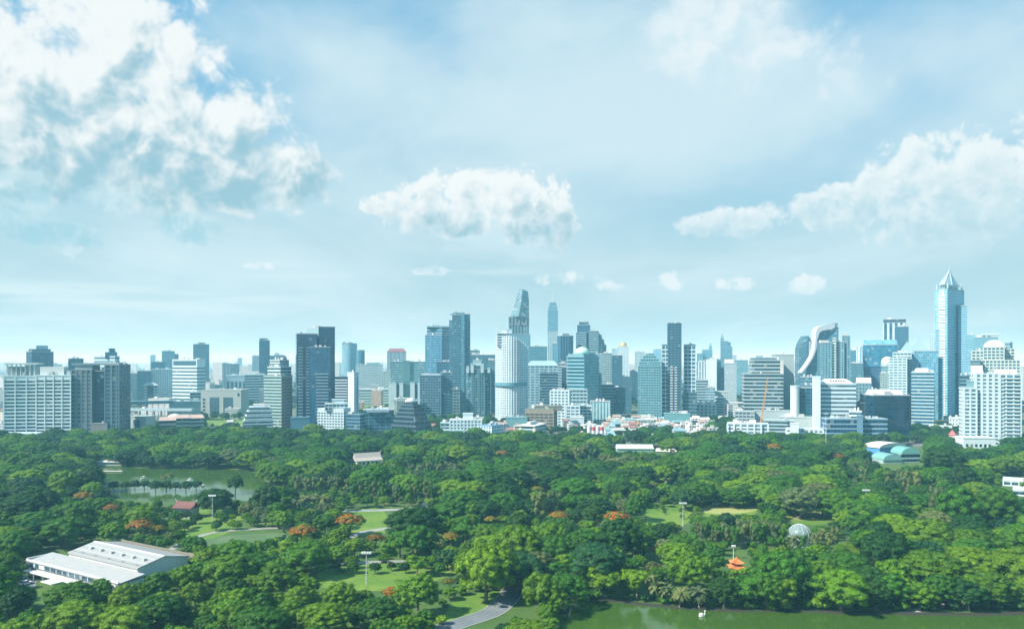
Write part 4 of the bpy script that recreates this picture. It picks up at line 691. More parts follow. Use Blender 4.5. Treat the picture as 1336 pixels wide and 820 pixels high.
    i = B.blk(1258, 1275, 507, 722, yaw=-14, xc=1274, st='bands', wall=Wt, glass=(.07, .12, .15), fh=3.3, fv=.5, part='side_block', dep=16, ps=4.2, pw=1.4); B.blk(1261, 1275, 498, 730, yb=508, st='plain', wall=(.16, .28, .3), part='roof_house', dep=10)
    i = B.blk(1257, 1300, 572, 700, yaw=-6, xc=1299, st='plain', wall=(.74, .75, .72), part='podium', dep=16)
    for q in range(6): B.part(i, 'window', MB().box(-i.w*.42+q*i.w*.14, -i.w*.42+q*i.w*.14+2, -i.d/2-.1, -i.d/2+.2, 4, 6.5), glassband(DARKG))
    # blue walled hall with green dome roofs
    B = Bld('sports_hall', 'blue walled hall under a white vaulted roof with mint green domed annexes', 'sports hall', 1172, 655, land='the blue walled hall')
    i = B.blk(1144, 1182, 584, 655, xc=1148, yaw=28, st='plain', wall=(.10, .30, .56), dep=15, part='hall_wall', roof=False)
    arc = lambda y, r: [(i.w*.53*math.cos(math.pi*k/10), y, r*math.sin(math.pi*k/10)) for k in range(11)]
    B.part(i, 'vaulted_roof', MB().loft([arc(-i.d*.53, 3.4), arc(i.d*.53, 3.4)]), plain((.66, .67, .64), .6, 'roof_sheet'), i.z1+.02)
    i = B.blk(1176, 1200, 592, 625, yaw=6, xc=1176.2, st='bands', wall=(.42, .52, .5), glass=DARKG, fh=3.6, fv=.6, dep=14, part='annexe_wall', roof=False)
    B.part(i, 'domed_roof', MB().loft([[(i.w*.52*math.cos(math.pi*k/10), y, 5*math.sin(math.pi*k/10)) for k in range(11)] for y in (-i.d*.55, i.d*.55)]), plain((.14, .36, .33), .6, 'green_sheet'), i.z1+.02)
    i = B.blk(1152, 1177, 600, 618, yaw=6, xc=1152.2, st='plain', wall=(.45, .52, .48), dep=16, part='annexe_wall', roof=False)
    B.part(i, 'domed_roof', MB().loft([[(i.w*.52*math.cos(math.pi*k/10), y, 4.5*math.sin(math.pi*k/10)) for k in range(11)] for y in (-i.d*.55, i.d*.55)]), plain((.16, .36, .34), .6, 'green_sheet'), i.z1+.02)
    B = Bld('house', 'small white house with a pointed rosy red roof left of the white residential slab', 'house', 1243, 745, land='the small red roofed house')
    i = B.blk(1236, 1251, 572, 745, st='bands', wall=(.7, .68, .62), fh=4, fv=.35, dep=10, roof=False, cw=2); j = B.blk(1238, 1247, 567, 747, yb=573, st='plain', wall=(.6, .4, .36), dep=6, part='upper_storeys', roof=False)
    B.part(j, 'roof', MB().prism([(-j.w*.6, -j.d*.6), (j.w*.6, -j.d*.6), (j.w*.6, j.d*.6), (-j.w*.6, j.d*.6)], 0, 4.4, [(-.2, -.2), (.2, -.2), (.2, .2), (-.2, .2)]), plain((.46, .13, .14), .8, 'roof_tile'), j.z1); B.part(i, 'roof', MB().box(-i.w*.54, i.w*.54, -i.d*.54, i.d*.54, 0, .6), plain((.55, .5, .45), .8, 'roof_tile'), i.z1)
    # right edge white structures
    B = Bld('low_block', 'white low terrace building cut by the right edge beside the park trees', 'building', 1328, 500, land='the right edge terrace building')
    B.blk(1309, 1350, 628, 505, st='grid', wall=(.72, .72, .70), fh=3.4, ps=4, part='wall', dep=14); i = B.blk(1322, 1350, 640, 470, st='bands', wall=(.7, .7, .68), fh=3.6, part='wall', dep=10)
    # tower cranes
    for k, (x0, y0, x1, y1, D, lb) in enumerate(((992, 556, 1003, 492, 800, 'orange lattice crane jib rising in front of the big grey banded office'), (829, 561, 834, 549, 885, 'small yellow crane jib among low roofs left of the cream gabled building'))):
        o = tag(empty('construction_crane', PX(x0, D), D), lb, 'crane'); b = Vector((0, 0, PZ(y0, D))); t = Vector((PX(x1, D)-PX(x0, D), 3, PZ(y1, D)))
        mo = plain((.60, .28, .08) if k == 0 else (.6, .44, .12), .5, 'crane_paint'); m = MB(); s = .9 if k == 0 else .5
        offs = [Vector((s, 0, 0)), Vector((-s, 0, 0)), Vector((0, s, 0))]
        for q in offs: m.tube(b+q, t+q*.4, .22, .15, 5)
        n = 16
        for q in range(n):
            a, c = b.lerp(t, q/n), b.lerp(t, (q+1)/n)
            for e in range(3): m.tube(a+offs[e]*(1-.6*q/n), c+offs[(e+1) % 3]*(1-.6*(q+1)/n), .11, .11, 4)
        m.obj('jib', mo, o); MB().box(-2, 2, -2, 2, b.z-3, b.z-.4).obj('cab', mo, o); MB().cyl(0, 0, 0, b.z-3, .9).obj('crane_mast', plain((.45, .4, .34), .6, 'steel'), o); MB().tube(t, (t.x, t.y, b.z+8), .05).obj('hoist_cable', plain((.1, .1, .1)), o)
    LAND.append((996, 560, 'the orange crane jib'))
right_side()
# ================================================================== ground, water, paths
def sheet(name, pts, z, mat, subdiv=False):
    m = MB(); m.f.append(tuple(range(len(pts)))); m.mi.append(0); m.v = [(x, y, z) for x, y in pts]; m.uv = [(0, 0)]*len(pts)
    a = sum(pts[k][0]*pts[(k+1) % len(pts)][1]-pts[(k+1) % len(pts)][0]*pts[k][1] for k in range(len(pts)))
    if a < 0: m.f = [tuple(reversed(m.f[0]))]
    return tag(m.obj(name, mat), kind='structure')
def smooth(poly, it=2):
    for _ in range(it):
        q = []
        for k in range(len(poly)):
            a, b = poly[k], poly[(k+1) % len(poly)]
            q += [(a[0]*.75+b[0]*.25, a[1]*.75+b[1]*.25), (a[0]*.25+b[0]*.75, a[1]*.25+b[1]*.75)]
        poly = q
    return poly
def groundmat(c1, c2, c3, name, scale=.03):
    m, g, p, o = newmat(name); tc = g.n('ShaderNodeTexCoord')
    a = g.noise(tc.outputs['Object'], scale, 6, .6); b = g.noise(tc.outputs['Object'], scale*14, 4, .6)
    col = g.mix(g.ss(a, .4, .62), c1, c2); col = g.mix(g.ss(b, .5, .75), col, c3)
    g.set(p.inputs['Base Color'], col); g.set(p.inputs['Roughness'], .9); return m
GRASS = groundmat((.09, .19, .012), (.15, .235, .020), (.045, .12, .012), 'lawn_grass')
def watermat():
    m, g, p, o = newmat('lake_water'); tc = g.n('ShaderNodeTexCoord')
    a = g.noise(tc.outputs['Object'], .02, 3, .5); b = g.noise(g.vm('MULTIPLY', tc.outputs['Object'], (1, .5, 1)), .9, 4, .6); c = g.noise(tc.outputs['Object'], .06, 4, .6)
    g.set(p.inputs['Base Color'], g.mix(a, (.040, .092, .010), (.052, .108, .013)))
    g.set(p.inputs['Roughness'], g.m('ADD', .03, g.m('MULTIPLY', g.ss(c, .45, .65), .12))); g.set(p.inputs['IOR'], 1.33)
    bp = g.n('ShaderNodeBump'); g.set(bp.inputs['Strength'], .16); g.set(bp.inputs['Distance'], .3); g.set(bp.inputs['Height'], b); g.set(p.inputs['Normal'], bp.outputs[0]); return m
WATER = watermat()
E = 30000
sheet('ground', [(-E, -3000), (E, -3000), (E, E), (-E, E)], 0, groundmat((.12, .14, .11), (.05, .09, .035), (.20, .20, .18), 'city_ground', .012))
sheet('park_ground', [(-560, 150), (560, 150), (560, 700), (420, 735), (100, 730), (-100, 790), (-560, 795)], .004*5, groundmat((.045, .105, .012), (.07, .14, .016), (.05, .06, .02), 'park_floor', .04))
G = lambda pts, it=2: smooth([gp(x, y) for x, y in pts], it)
LAKE_R = [(690, 900), (722, 835), (738, 800), (741, 779), (765, 778), (800, 784), (840, 789), (900, 794), (960, 797), (1020, 796), (1090, 799), (1180, 801), (1270, 802), (1345, 800), (1400, 803), (1400, 900)]
LAKE_L = [(112, 612), (125, 606), (165, 607), (185, 612), (300, 611), (340, 617), (345, 630), (388, 640), (382, 655), (330, 652), (270, 654), (150, 653), (138, 640), (132, 628), (118, 622)]
POND = [(262, 706), (290, 699), (330, 696), (372, 694), (385, 700), (365, 712), (310, 718), (275, 716)]
sheet('lake', G(LAKE_R), .04, WATER); sheet('lake', G(LAKE_L), .04, WATER); sheet('pond', G(POND), .045, groundmat((.06, .12, .03), (.09, .15, .05), (.12, .2, .16), 'weedy_water', .08))
LAWNS = [[(405, 768), (415, 742), (470, 735), (592, 735), (600, 748), (520, 772)], [(575, 815), (592, 775), (668, 768), (650, 800), (600, 822)], [(232, 702), (236, 672), (270, 662), (330, 662), (300, 696), (260, 706)], [(832, 688), (845, 652), (905, 652), (900, 690)], [(905, 674), (910, 650), (985, 648), (992, 676)], [(1022, 682), (1030, 660), (1090, 662), (1085, 686)], [(440, 708), (450, 664), (505, 660), (506, 706)], [(60, 678), (160, 668), (170, 690), (70, 700)], [(250, 556), (262, 535), (345, 535), (340, 556)], [(450, 545), (460, 520), (560, 522), (545, 548)]]
for L in LAWNS: sheet('lawn', G(L), .03, GRASS)
sheet('playing_field', G([(914, 671), (918, 657), (986, 656), (990, 668)]), .036, groundmat((.27, .31, .08), (.32, .34, .11), (.2, .26, .06), 'dry_field')); sheet('playing_field', G([(1030, 679), (1034, 668), (1080, 668), (1084, 677)]), .036, groundmat((.22, .23, .08), (.26, .26, .10), (.18, .2, .06), 'dry_field'))
def ribbon(name, pts, w, z, mat, kerb=None):
    P = [Vector(gp(x, y)) for x, y in pts]
    Q = []
    for k in range(len(P)-1):
        for q in range(6):
            t = q/6; p0, p1, p2, p3 = P[max(k-1, 0)], P[k], P[k+1], P[min(k+2, len(P)-1)]
            Q.append(.5*((2*p1)+(p2-p0)*t+(2*p0-5*p1+4*p2-p3)*t*t+(3*p1-p0-3*p2+p3)*t**3))
    Q.append(P[-1]); L = []; Rr = []
    for k in range(len(Q)):
        d = (Q[min(k+1, len(Q)-1)]-Q[max(k-1, 0)]).normalized(); n = Vector((-d.y, d.x)); L.append(Q[k]+n*w/2); Rr.append(Q[k]-n*w/2)
    m = MB()
    for k in range(len(Q)-1): m.quad((*Rr[k], z), (*Rr[k+1], z), (*L[k+1], z), (*L[k], z))
    tag(m.obj(name, mat), kind='structure')
    if kerb:
        kb = MB()
        for s in (L, Rr):
            o = [Q[k]+(s[k]-Q[k])*(1+.5/w) for k in range(len(Q))]
            kb.loft([[(*s[k], 0), (*o[k], 0), (*o[k], .14), (*s[k], .14)] for k in range(len(Q))])
        tag(kb.obj('kerb', kerb), kind='structure')
ASPH = groundmat((.14, .16, .17), (.18, .20, .21), (.11, .12, .13), 'worn_asphalt', .06); PAVE = groundmat((.25, .26, .25), (.31, .32, .30), (.19, .20, .18), 'pale_paving', .1)
KERB = plain((.42, .42, .40), .8, 'kerb_concrete')
ribbon('park_road', [(570, 822), (605, 811), (640, 799), (658, 785), (668, 771), (676, 755), (690, 735), (700, 715)], 7.5, .05, ASPH, KERB)
ribbon('path', [(215, 722), (240, 707), (275, 695), (320, 690.5), (375, 688), (420, 688)], 3.4, .055, PAVE, None); ribbon('path', [(390, 668), (455, 666), (500, 665), (545, 662), (560, 655)], 6, .052, PAVE)
ribbon('path', [(430, 712), (470, 695), (510, 688), (540, 682)], 5, .054, PAVE); ribbon('path', [(395, 740), (480, 733), (560, 731), (620, 725)], 4, .056, PAVE)
ribbon('path', [(905, 652), (940, 652), (1000, 650)], 6, .058, PAVE); ribbon('path', [(1180, 800), (1270, 781), (1345, 775)], 4, .06, PAVE)
ribbon('road', [(-60, 575), (200, 574), (420, 576), (560, 580), (720, 584), (900, 583), (1100, 580), (1400, 582)], 16, .06, ASPH, KERB)
# raised earth bank along the lake
def bank(pts, name, off=1.2):
    P = [gp(x, y) for x, y in pts]; m = MB(); n = len(P); secs = []
    for k in range(n):
        a, b = Vector(P[max(k-1, 0)]), Vector(P[min(k+1, n-1)]); d = (b-a).normalized(); q = Vector((-d.y, d.x)); p = Vector(P[k])
        secs.append([(*(p-q*off), -.02), (*(p+q*off*1.6), -.02), (*(p+q*off*1.3), .32), (*p, .42)])
    m.loft(secs); tag(m.obj(name, groundmat((.028, .026, .016), (.02, .035, .012), (.06, .05, .035), 'earth_bank', .2)), kind='structure')
bank([(738, 800), (741, 779), (765, 778), (800, 784), (840, 789), (900, 794), (960, 797), (1020, 796), (1090, 799), (1180, 801), (1270, 802), (1345, 800)], 'lake_bank')
# ================================================================== park buildings and small things
def park_hall():
    o = tag(empty('exhibition_hall', -131, 266, 0, math.atan2(.531, -.847)), 'low white hall with ribbed grey roofs and a row of dark windows', 'hall'); LAND.append((135, 745, 'the low white hall'))
    W = plain((.58, .60, .60), .7, 'white_render', var=.26); RF = facade((.36, .37, .36), (.30, .31, .30), .9, 60, .8, 2, .6, .2, name='ribbed_roof', blind=0)
    # local x: along the front (0..58, to the upper left), y: away = negative local y
    b = lambda n, *a, m=W: MB().box(*a).obj(n, m, o)
    b('wing_wall', 0, 58, -9, 0, 0, 5.4); MB().loft([[(-.4, y, z) for y, z in ((.5, 5.4), (.5, 5.75), (-9, 6.9), (-9, 6.5))], [(58.4, y, z) for y, z in ((.5, 5.4), (.5, 5.75), (-9, 6.9), (-9, 6.5))]]).obj('wing_roof', plain((.36, .37, .36), .7, 'roof_sheet', scale=.5), o)
    b('parapet', -.3, 58.3, .3, .62, 3.9, 6.35); b('parapet', 57.9, 58.5, -9, .3, 3.9, 6.6); b('canopy', 4, 56, .6, 3.2, 2.7, 3.0); b('canopy', 28, 35, 3.2, 7.5, 2.75, 3.05)
    for q in range(8): b('window', 14+q*4.0, 17.4+q*4.0, .62, .72, 4.0, 5.3, m=glassband((.05, .1, .14)))
    for q in range(2): b('window', 49.5+q*3.6, 52+q*3.6, .62, .72, 3.9, 5.6, m=glassband((.06, .14, .2)))
    for q in range(7): b('door', 6+q*7.2, 10+q*7.2, .02, .12, .1, 2.6, m=glassband((.02, .05, .06)))
    for q in range(9): b('post', 5+q*6.2, 5.2+q*6.2, 2.8, 3.0, 0, 2.7, m=plain((.5, .5, .5), .5, 'steel'))
    b('main_wall', 4, 47, -29, -9.4, 0, 8.2)
    pr = [(-9.0, 8.0), (-9.0, 8.35), (-19.2, 10.4), (-29.4, 8.35), (-29.4, 8.0), (-19.2, 10.05)]
    MB().loft([[(3.6, y, z) for y, z in pr], [(47.4, y, z) for y, z in pr]]).obj('main_roof', RF, o)
    MB().loft([[(3.98, y, z) for y, z in ((-9.4, 8.2), (-19.2, 10.2), (-29, 8.2))], [(4.2, y, z) for y, z in ((-9.4, 8.2), (-19.2, 10.2), (-29, 8.2))]]).obj('gable', W, o)
    for q in range(6): b('roof_vent', 7+q*6.6, 8.4+q*6.6, -14.6, -13.4, 9.2, 10.1, m=plain((.42, .44, .44), .5, 'steel'))
    for q in range(5): b('skylight', 6+q*8.4, 7.2+q*8.4, -18.0, -10.2, 8.68, 8.72, m=glassband((.2, .26, .26)))
    b('gutter', -.2, 58.2, .62, .9, 5.55, 5.8, m=plain((.3, .32, .32), .6, 'steel')); b('gutter', 3.8, 47.2, -9.1, -8.7, 7.75, 8.0, m=plain((.3, .32, .32), .6, 'steel'))
    b('ridge_cap', 3.5, 47.5, -19.6, -18.8, 10.2, 10.55); b('clerestory', 4, 47, -9.39, -9.1, 6.9, 8.3)
    for q in range(12): b('louvre', 2+q*3.8, 5.7+q*3.8, -30.6, -30.2, 7.2, 8.9, m=plain((.22, .20, .15), .8, 'louvre_timber'))
    FOOT.append((-150, 285, 22))
park_hall()
def gable_house(name, label, cat, x, y, D, w, d, hw, hr, wall, roof, rz=0.0, land=None, tiers=1):
    o = tag(empty(name, PX(x, D), D, 0, rz), label, cat)
    if land: LAND.append((x, y, land))
    MB().box(-w/2, w/2, -d/2, d/2, 0, hw).obj('wall', plain(wall, .75, 'rendered_wall'), o)
    for q in range(max(2, int(w/3.5))): MB().box(-w/2+1+q*3.4, -w/2+2.6+q*3.4, -d/2-.12, -d/2+.1, hw*.3, hw*.75).obj('window', glassband(DARKG), o)
    z = hw; ww, dd = w*1.1, d*1.25
    for t in range(tiers):
        pr = [(-dd/2, z-.2), (-dd/2, z+.15), (-dd*.2, z+hr*.38), (0, z+hr), (dd*.2, z+hr*.38), (dd/2, z+.15), (dd/2, z-.2)]
        rf = MB().loft([[(-ww/2, a, b) for a, b in pr], [(ww/2, a, b) for a, b in pr]]).obj('roof', plain(roof, .8, 'roof_tile', scale=.6), o)
        for s in (-1, 1): MB().tube((s*ww/2, 0, z+hr), (s*(ww/2+.9), 0, z+hr+1.3), .22, .06).obj('roof_finial', plain((.6, .6, .55), .6), rf)
        z += hr*.45; ww *= .72; dd *= .8
    FOOT.append((PX(x, D), D, max(w, d)*.6)); return o
gable_house('temple_hall', 'pale temple style hall with a steep tiered grey roof rising out of the park trees', 'temple hall', 479, 597, 612, 19, 10, 3.8, 5.6, (.7, .69, .64), (.40, .37, .33), .5, 'the temple style hall', 1)
gable_house('tea_house', 'two storey white house with a dull red roof beside the left lake', 'house', 243, 662, 408, 10, 7, 5.2, 2.8, (.42, .43, .40), (.17, .07, .06), -.2, 'the dull red roofed house')
def pagoda():
    D = 292; o = tag(empty('chinese_pavilion', PX(961, D), D), 'orange Chinese pavilion with two upturned roof tiers among trees above the lower right lake', 'pavilion'); LAND.append((961, 730, 'the orange Chinese pavilion'))
    red = plain((.40, .10, .05), .7, 'red_lacquer'); tile = plain((.52, .17, .045), .65, 'orange_tile', scale=.8)
    MB().box(-3.2, 3.2, -3.2, 3.2, 0, .6).obj('plinth', plain((.5, .48, .44), .8, 'stone'), o)
    for a in (-1, 0, 1):
        for b in (-1, 1): MB().cyl(a*2.6, b*2.6, .6, 6.4, .2).obj('column', red, o)
    def tier(z, r, h, top):
        secs = []
        for t in (0, .35, .7, 1.0):
            rr = r*(1-t)+top*t; zz = z+h*(t**1.5)
            sec = []
            for k in range(16):
                a = 2*math.pi*k/16; c, s = math.cos(a), math.sin(a); q = 1/max(abs(c), abs(s)); lift = .9*(1-t)*((q-1)/.414)**2
                sec.append((rr*c*q, rr*s*q, zz+lift))
            secs.append(sec)
        MB().loft(secs).obj('roof_tier', tile, o)
    MB().box(-2.6, 2.6, -2.6, 2.6, 6.2, 7.2).obj('frieze', red, o); tier(6.6, 4.6, 2.2, 2.2); MB().box(-2, 2, -2, 2, 8.4, 9.8).obj('upper_room', red, o); tier(9.4, 3.8, 2.8, .3)
    MB().lathe(0, 0, [(.3, 12), (.5, 12.5), (.2, 12.9), (.05, 13.6)], 10).obj('finial', tile, o); o.scale = (.62, .62, .64); FOOT.append((PX(961, D), D, 3))
pagoda()
def glasshouse():
    D = 345; o = tag(empty('glass_dome', PX(1043, D), D), 'round pale glass dome conservatory half hidden by feathery trees', 'glasshouse'); LAND.append((1043, 692, 'the round glass dome'))
    m, g, p, _ = newmat('greenhouse_glass'); g.set(p.inputs['Base Color'], (.30, .42, .44)); g.set(p.inputs['Roughness'], .12); g.set(p.inputs['Alpha'], .5)
    r = 4.9; MB().cyl(0, 0, 0, 4.4, r, n=24).obj('drum', plain((.5, .52, .5), .7, 'stone'), o)
    MB().lathe(0, 0, [(r*math.cos(math.radians(a)), 4.4+r*math.sin(math.radians(a))) for a in (0, 15, 30, 45, 60, 75, 89.5)], 24).obj('dome_glass', m, o, smooth=True)
    st = plain((.66, .68, .68), .4, 'steel')
    for k in range(12):
        a = 2*math.pi*k/12
        mb = MB()
        for q in range(6): mb.tube((r*1.01*math.cos(math.radians(15*q))*math.cos(a), r*1.01*math.cos(math.radians(15*q))*math.sin(a), 4.4+r*1.01*math.sin(math.radians(15*q))), (r*1.01*math.cos(math.radians(15*q+15))*math.cos(a), r*1.01*math.cos(math.radians(15*q+15))*math.sin(a), 4.4+r*1.01*math.sin(math.radians(15*q+15))), .07, n=4)
        mb.obj('dome_rib', st, o)
    FOOT.append((PX(1043, D), D, 5.5))
glasshouse()
def lampmast(x, yb, yt, label, D=None):
    D = D or F*CAMH/(yb-HY); h = PZ(yt, D); o = tag(empty('floodlight_mast', PX(x, D), D), label, 'lamp mast', 'floodlight masts in the park'); st = plain((.55, .57, .57), .5, 'galvanised_steel')
    MB().cyl(0, 0, 0, h, .19, .11, 8).obj('pole', st, o); big = h > 9; a = 1.6 if big else .7; arm = MB().box(-a, a, -.1, .1, h-.15, h+.1).obj('crossarm', st, o)
    for q in ((-1.4, -.5, .5, 1.4) if big else (-.4, .4)): MB().box(q-.36, q+.36, -.45, .3, h+.1, h+.75).obj('lamp_head', plain((.7, .72, .72), .4, 'lamp_housing'), arm)
for a in ((478, 762, 722, 'tall steel floodlight mast standing on the sunlit lawn at lower centre left', None), (277, 688, 647, 'floodlight mast beside the dull red roofed house', None), (891, 690, 657, 'floodlight mast by the lawn left of the playing field', None), (1130, 672, 640, 'floodlight mast right of the playing field', None), (1077.5, 592, 540, 'tall slender mast in front of the low blue glass office', 660), (957, 722, 713, 'short lamp mast behind the orange Chinese pavilion', 322), (1259, 742, 730, 'small park lamp among the trees on the far lower right', 300)): lampmast(*a)
def swan(x, y):
    X, Y = gp(x, y, .05); o = tag(empty('swan_boat', X, Y, .05, .3), 'white swan shaped pedal boat floating on the lower right lake', 'pedal boat'); LAND.append((x, y, 'the white swan boat'))
    w = plain((.8, .8, .78), .4, 'white_gloss')
    MB().loft([[(x_, s*r*.9, z) for s, z in ((-1, .15), (-.7, -.1), (.7, -.1), (1, .15), (.9, .7), (-.9, .7))] for x_, r in ((-1.5, .25), (-1.0, .75), (0, .95), (.9, .75), (1.4, .25))]).obj('hull', w, o)
    m = MB(); P = [(1.1, .5), (1.45, 1.0), (1.3, 1.6), (1.25, 2.0), (1.5, 2.25), (1.85, 2.1)]
    for a, b in zip(P, P[1:]): m.tube((a[0], 0, a[1]), (b[0], 0, b[1]), .2, .17, 8)
    m.obj('neck', w, o); MB().tube((1.85, 0, 2.1), (2.15, 0, 1.95), .12, .04).obj('beak', plain((.6, .25, .03), .5), o)
    MB().lathe(-.35, 0, [(.9, .7), (.85, 1.2), (.05, 1.5)], 10).obj('canopy', w, o)
swan(916, 803)
bpy.data.objects['swan_boat'].scale = (.72, .72, .72)
for k, (x, y, lb) in enumerate(((248, 627, 'tiny white boat alone on the open water of the left lake'), (188, 624, 'tiny white boat near the left end of the left lake'), (264, 634, 'small white boat close to the near shore of the left lake'))):
    X, Y = gp(x, y, .05); o = tag(empty('rowing_boat', X, Y, .05, .7*k), lb, 'boat', 'small boats on the left lake'); w = plain((.75, .76, .75), .5, 'white_gloss')
    MB().loft([[(x_, -r, .7), (x_, -r*.7, 0), (x_, r*.7, 0), (x_, r, .7)] for x_, r in ((-2.2, .5), (-1, .9), (.6, .9), (2.2, .15))]).obj('hull', w, o); MB().box(-1, .6, -.8, .8, 1.5, 1.65).obj('canopy', w, o)
    for s in (-.75, .75): MB().box(-.25, -.15, s-.05, s+.05, .6, 1.5).obj('post', w, o)
# boat jetty and pavilions on the left lake
o = tag(empty('jetty', *gp(140, 615, .1), .1), 'pale flat jetty deck reaching into the left lake', 'jetty'); LAND.append((160, 628, 'the left lake jetty'))
MB().box(-11, 11, -1.4, 1.4, .3, .6).obj('deck', plain((.55, .55, .5), .8, 'jetty_planks'), o)
for q in range(6): MB().cyl(-10+q*4, -1.2, -.3, .3, .15).obj('pile', plain((.3, .25, .2), .9, 'timber'), o)
o = tag(empty('boathouse', *gp(145, 606, 0)), 'low white boathouse roof by the far shore of the left lake', 'boathouse'); MB().box(-9, 9, -3, 3, 0, 2.6).obj('wall', plain((.5, .52, .5), .8), o); MB().prism([(-10, -4), (10, -4), (10, 4), (-10, 4)], 2.6, 4.2, [(-9, -.3), (9, -.3), (9, .3), (-9, .3)]).obj('roof', plain((.62, .64, .62), .7, 'roof_sheet'), o)
# cars
def car(X, Y, rz, c, label, group):
    o = tag(empty('parked_car', X, Y, .06, rz), label, 'car', group); pm = plain(c, .3, 'car_paint', var=.03); gl = plain((.03, .05, .06), .1, 'car_glass', var=.02)
    MB().loft([[(-2.2, -.85, .35), (-2.2, .85, .35), (-2.15, .85, .85), (-2.15, -.85, .85)], [(-1.9, -.9, .25), (-1.9, .9, .25), (-1.9, .88, .95), (-1.9, -.88, .95)], [(1.6, -.9, .25), (1.6, .9, .25), (1.6, .88, .88), (1.6, -.88, .88)], [(2.2, -.8, .35), (2.2, .8, .35), (2.15, .8, .7), (2.15, -.8, .7)]]).obj('body', pm, o)
    MB().prism([(-1.7, -.82), (1.0, -.82), (1.0, .82), (-1.7, .82)], .9, 1.42, [(-1.3, -.66), (.35, -.66), (.35, .66), (-1.3, .66)]).obj('cabin_glass', gl, o); MB().box(-1.28, .33, -.65, .65, 1.42, 1.47).obj('roof', pm, o)
    for sx in (-1.35, 1.35):
        for sy in (-.86, .86): MB().tube((sx, sy-.1, .32), (sx, sy+.1, .32), .32, n=12).obj('wheel', plain((.03, .03, .03), .8, 'tyre'), o)
X0, Y0 = gp(34, 762)
for k, (dx, dy, c, lb) in enumerate(((0, 0, (.72, .73, .73), 'white car parked nearest the left end of the low white hall'), (-3.2, 3.4, (.5, .52, .54), 'silver car second in the row left of the low white hall'), (-6.2, 7, (.75, .75, .74), 'white car farthest back in the row left of the low white hall'))): car(X0+dx, Y0+dy, .9, c, lb, 'cars parked beside the hall')
for k, (x, y, c, lb) in enumerate(((935, 658, (.72, .73, .73), 'white car parked behind the playing field, left of two'), (949, 658.5, (.1, .12, .14), 'dark car parked behind the playing field, right of two'))): X, Y = gp(x, y); car(X, Y, .1, c, lb, 'cars parked by the playing field')
sheet('car_park', G([(22, 768), (30, 752), (48, 752), (46, 772)], 0), .05, ASPH)
# ================================================================== trees
def leafmat(name, c, var=.35, tr=.18):
    m = bpy.data.materials.new(name); m.use_nodes = True; t = m.node_tree; t.nodes.clear(); g = NT(t)
    o = g.n('ShaderNodeOutputMaterial'); tc = g.n('ShaderNodeTexCoord'); oi = g.n('ShaderNodeObjectInfo'); geo = g.n('ShaderNodeNewGeometry')
    r = geo.outputs['Random Per Island']
    nz = g.noise(tc.outputs['Object'], .35, 3, .6)
    f = g.m('ADD', g.m('MULTIPLY', r, var), g.m('ADD', g.m('MULTIPLY', nz, .5), 1-var/2-.25))
    f = g.m('MULTIPLY', f, g.m('ADD', .8, g.m('MULTIPLY', oi.outputs['Random'], .4)))
    yel = (min(.2, c[0]*1.5+.010), c[1]*1.25, c[2]*.8)
    col = g.mix(g.m('MULTIPLY', g.ss(g.m('FRACT', g.m('MULTIPLY', oi.outputs['Random'], 7.3)), .25, 1.0), .7), c, yel)
    col = g.mul(col, f)
    d = g.n('ShaderNodeBsdfPrincipled'); g.set(d.inputs['Base Color'], col); g.set(d.inputs['Roughness'], .55); g.set(d.inputs['Specular IOR Level'], .25)
    tl = g.n('ShaderNodeBsdfTranslucent'); g.set(tl.inputs[0], g.mul(col, 1.3))
    mx = g.n('ShaderNodeMixShader'); g.set(mx.inputs[0], tr); t.links.new(d.outputs[0], mx.inputs[1]); t.links.new(tl.outputs[0], mx.inputs[2]); t.links.new(mx.outputs[0], o.inputs[0])
    return m
LEAF = {'deep': leafmat('deep_green_leaf', (.015, .074, .008)), 'mid': leafmat('mid_green_leaf', (.038, .140, .006)), 'fresh': leafmat('fresh_green_leaf', (.088, .205, .005)), 'grey': leafmat('grey_green_leaf', (.095, .150, .052)), 'blue': leafmat('bluish_leaf', (.019, .080, .022)), 'flame': leafmat('flame_blossom', (.48, .12, .02), .4, .2), 'palm': leafmat('palm_leaf', (.085, .125, .045), .3)}
TONE = {'deep': 'dark green', 'mid': 'mid green', 'fresh': 'yellow green', 'grey': 'grey green', 'blue': 'bluish green'}
BARK = plain((.16, .13, .10), .9, 'bark', scale=.8)
def ico(n=1):
    t = (1+5**.5)/2; v = [(-1, t, 0), (1, t, 0), (-1, -t, 0), (1, -t, 0), (0, -1, t), (0, 1, t), (0, -1, -t), (0, 1, -t), (t, 0, -1), (t, 0, 1), (-t, 0, -1), (-t, 0, 1)]
    v = [Vector(x).normalized() for x in v]
    f = [(0, 11, 5), (0, 5, 1), (0, 1, 7), (0, 7, 10), (0, 10, 11), (1, 5, 9), (5, 11, 4), (11, 10, 2), (10, 7, 6), (7, 1, 8), (3, 9, 4), (3, 4, 2), (3, 2, 6), (3, 6, 8), (3, 8, 9), (4, 9, 5), (2, 4, 11), (6, 2, 10), (8, 6, 7), (9, 8, 1)]
    for _ in range(n):
        c = {}; nf = []
        def mid(a, b):
            k = (min(a, b), max(a, b))
            if k not in c: v.append(((v[a]+v[b])/2).normalized()); c[k] = len(v)-1
            return c[k]
        for a, b, d in f: x, y, z = mid(a, b), mid(b, d), mid(d, a); nf += [(a, x, z), (b, y, x), (d, z, y), (x, y, z)]
        f = nf
    return np.array([tuple(x) for x in v]), np.array(f)
ICO_V, ICO_F = ico(1)
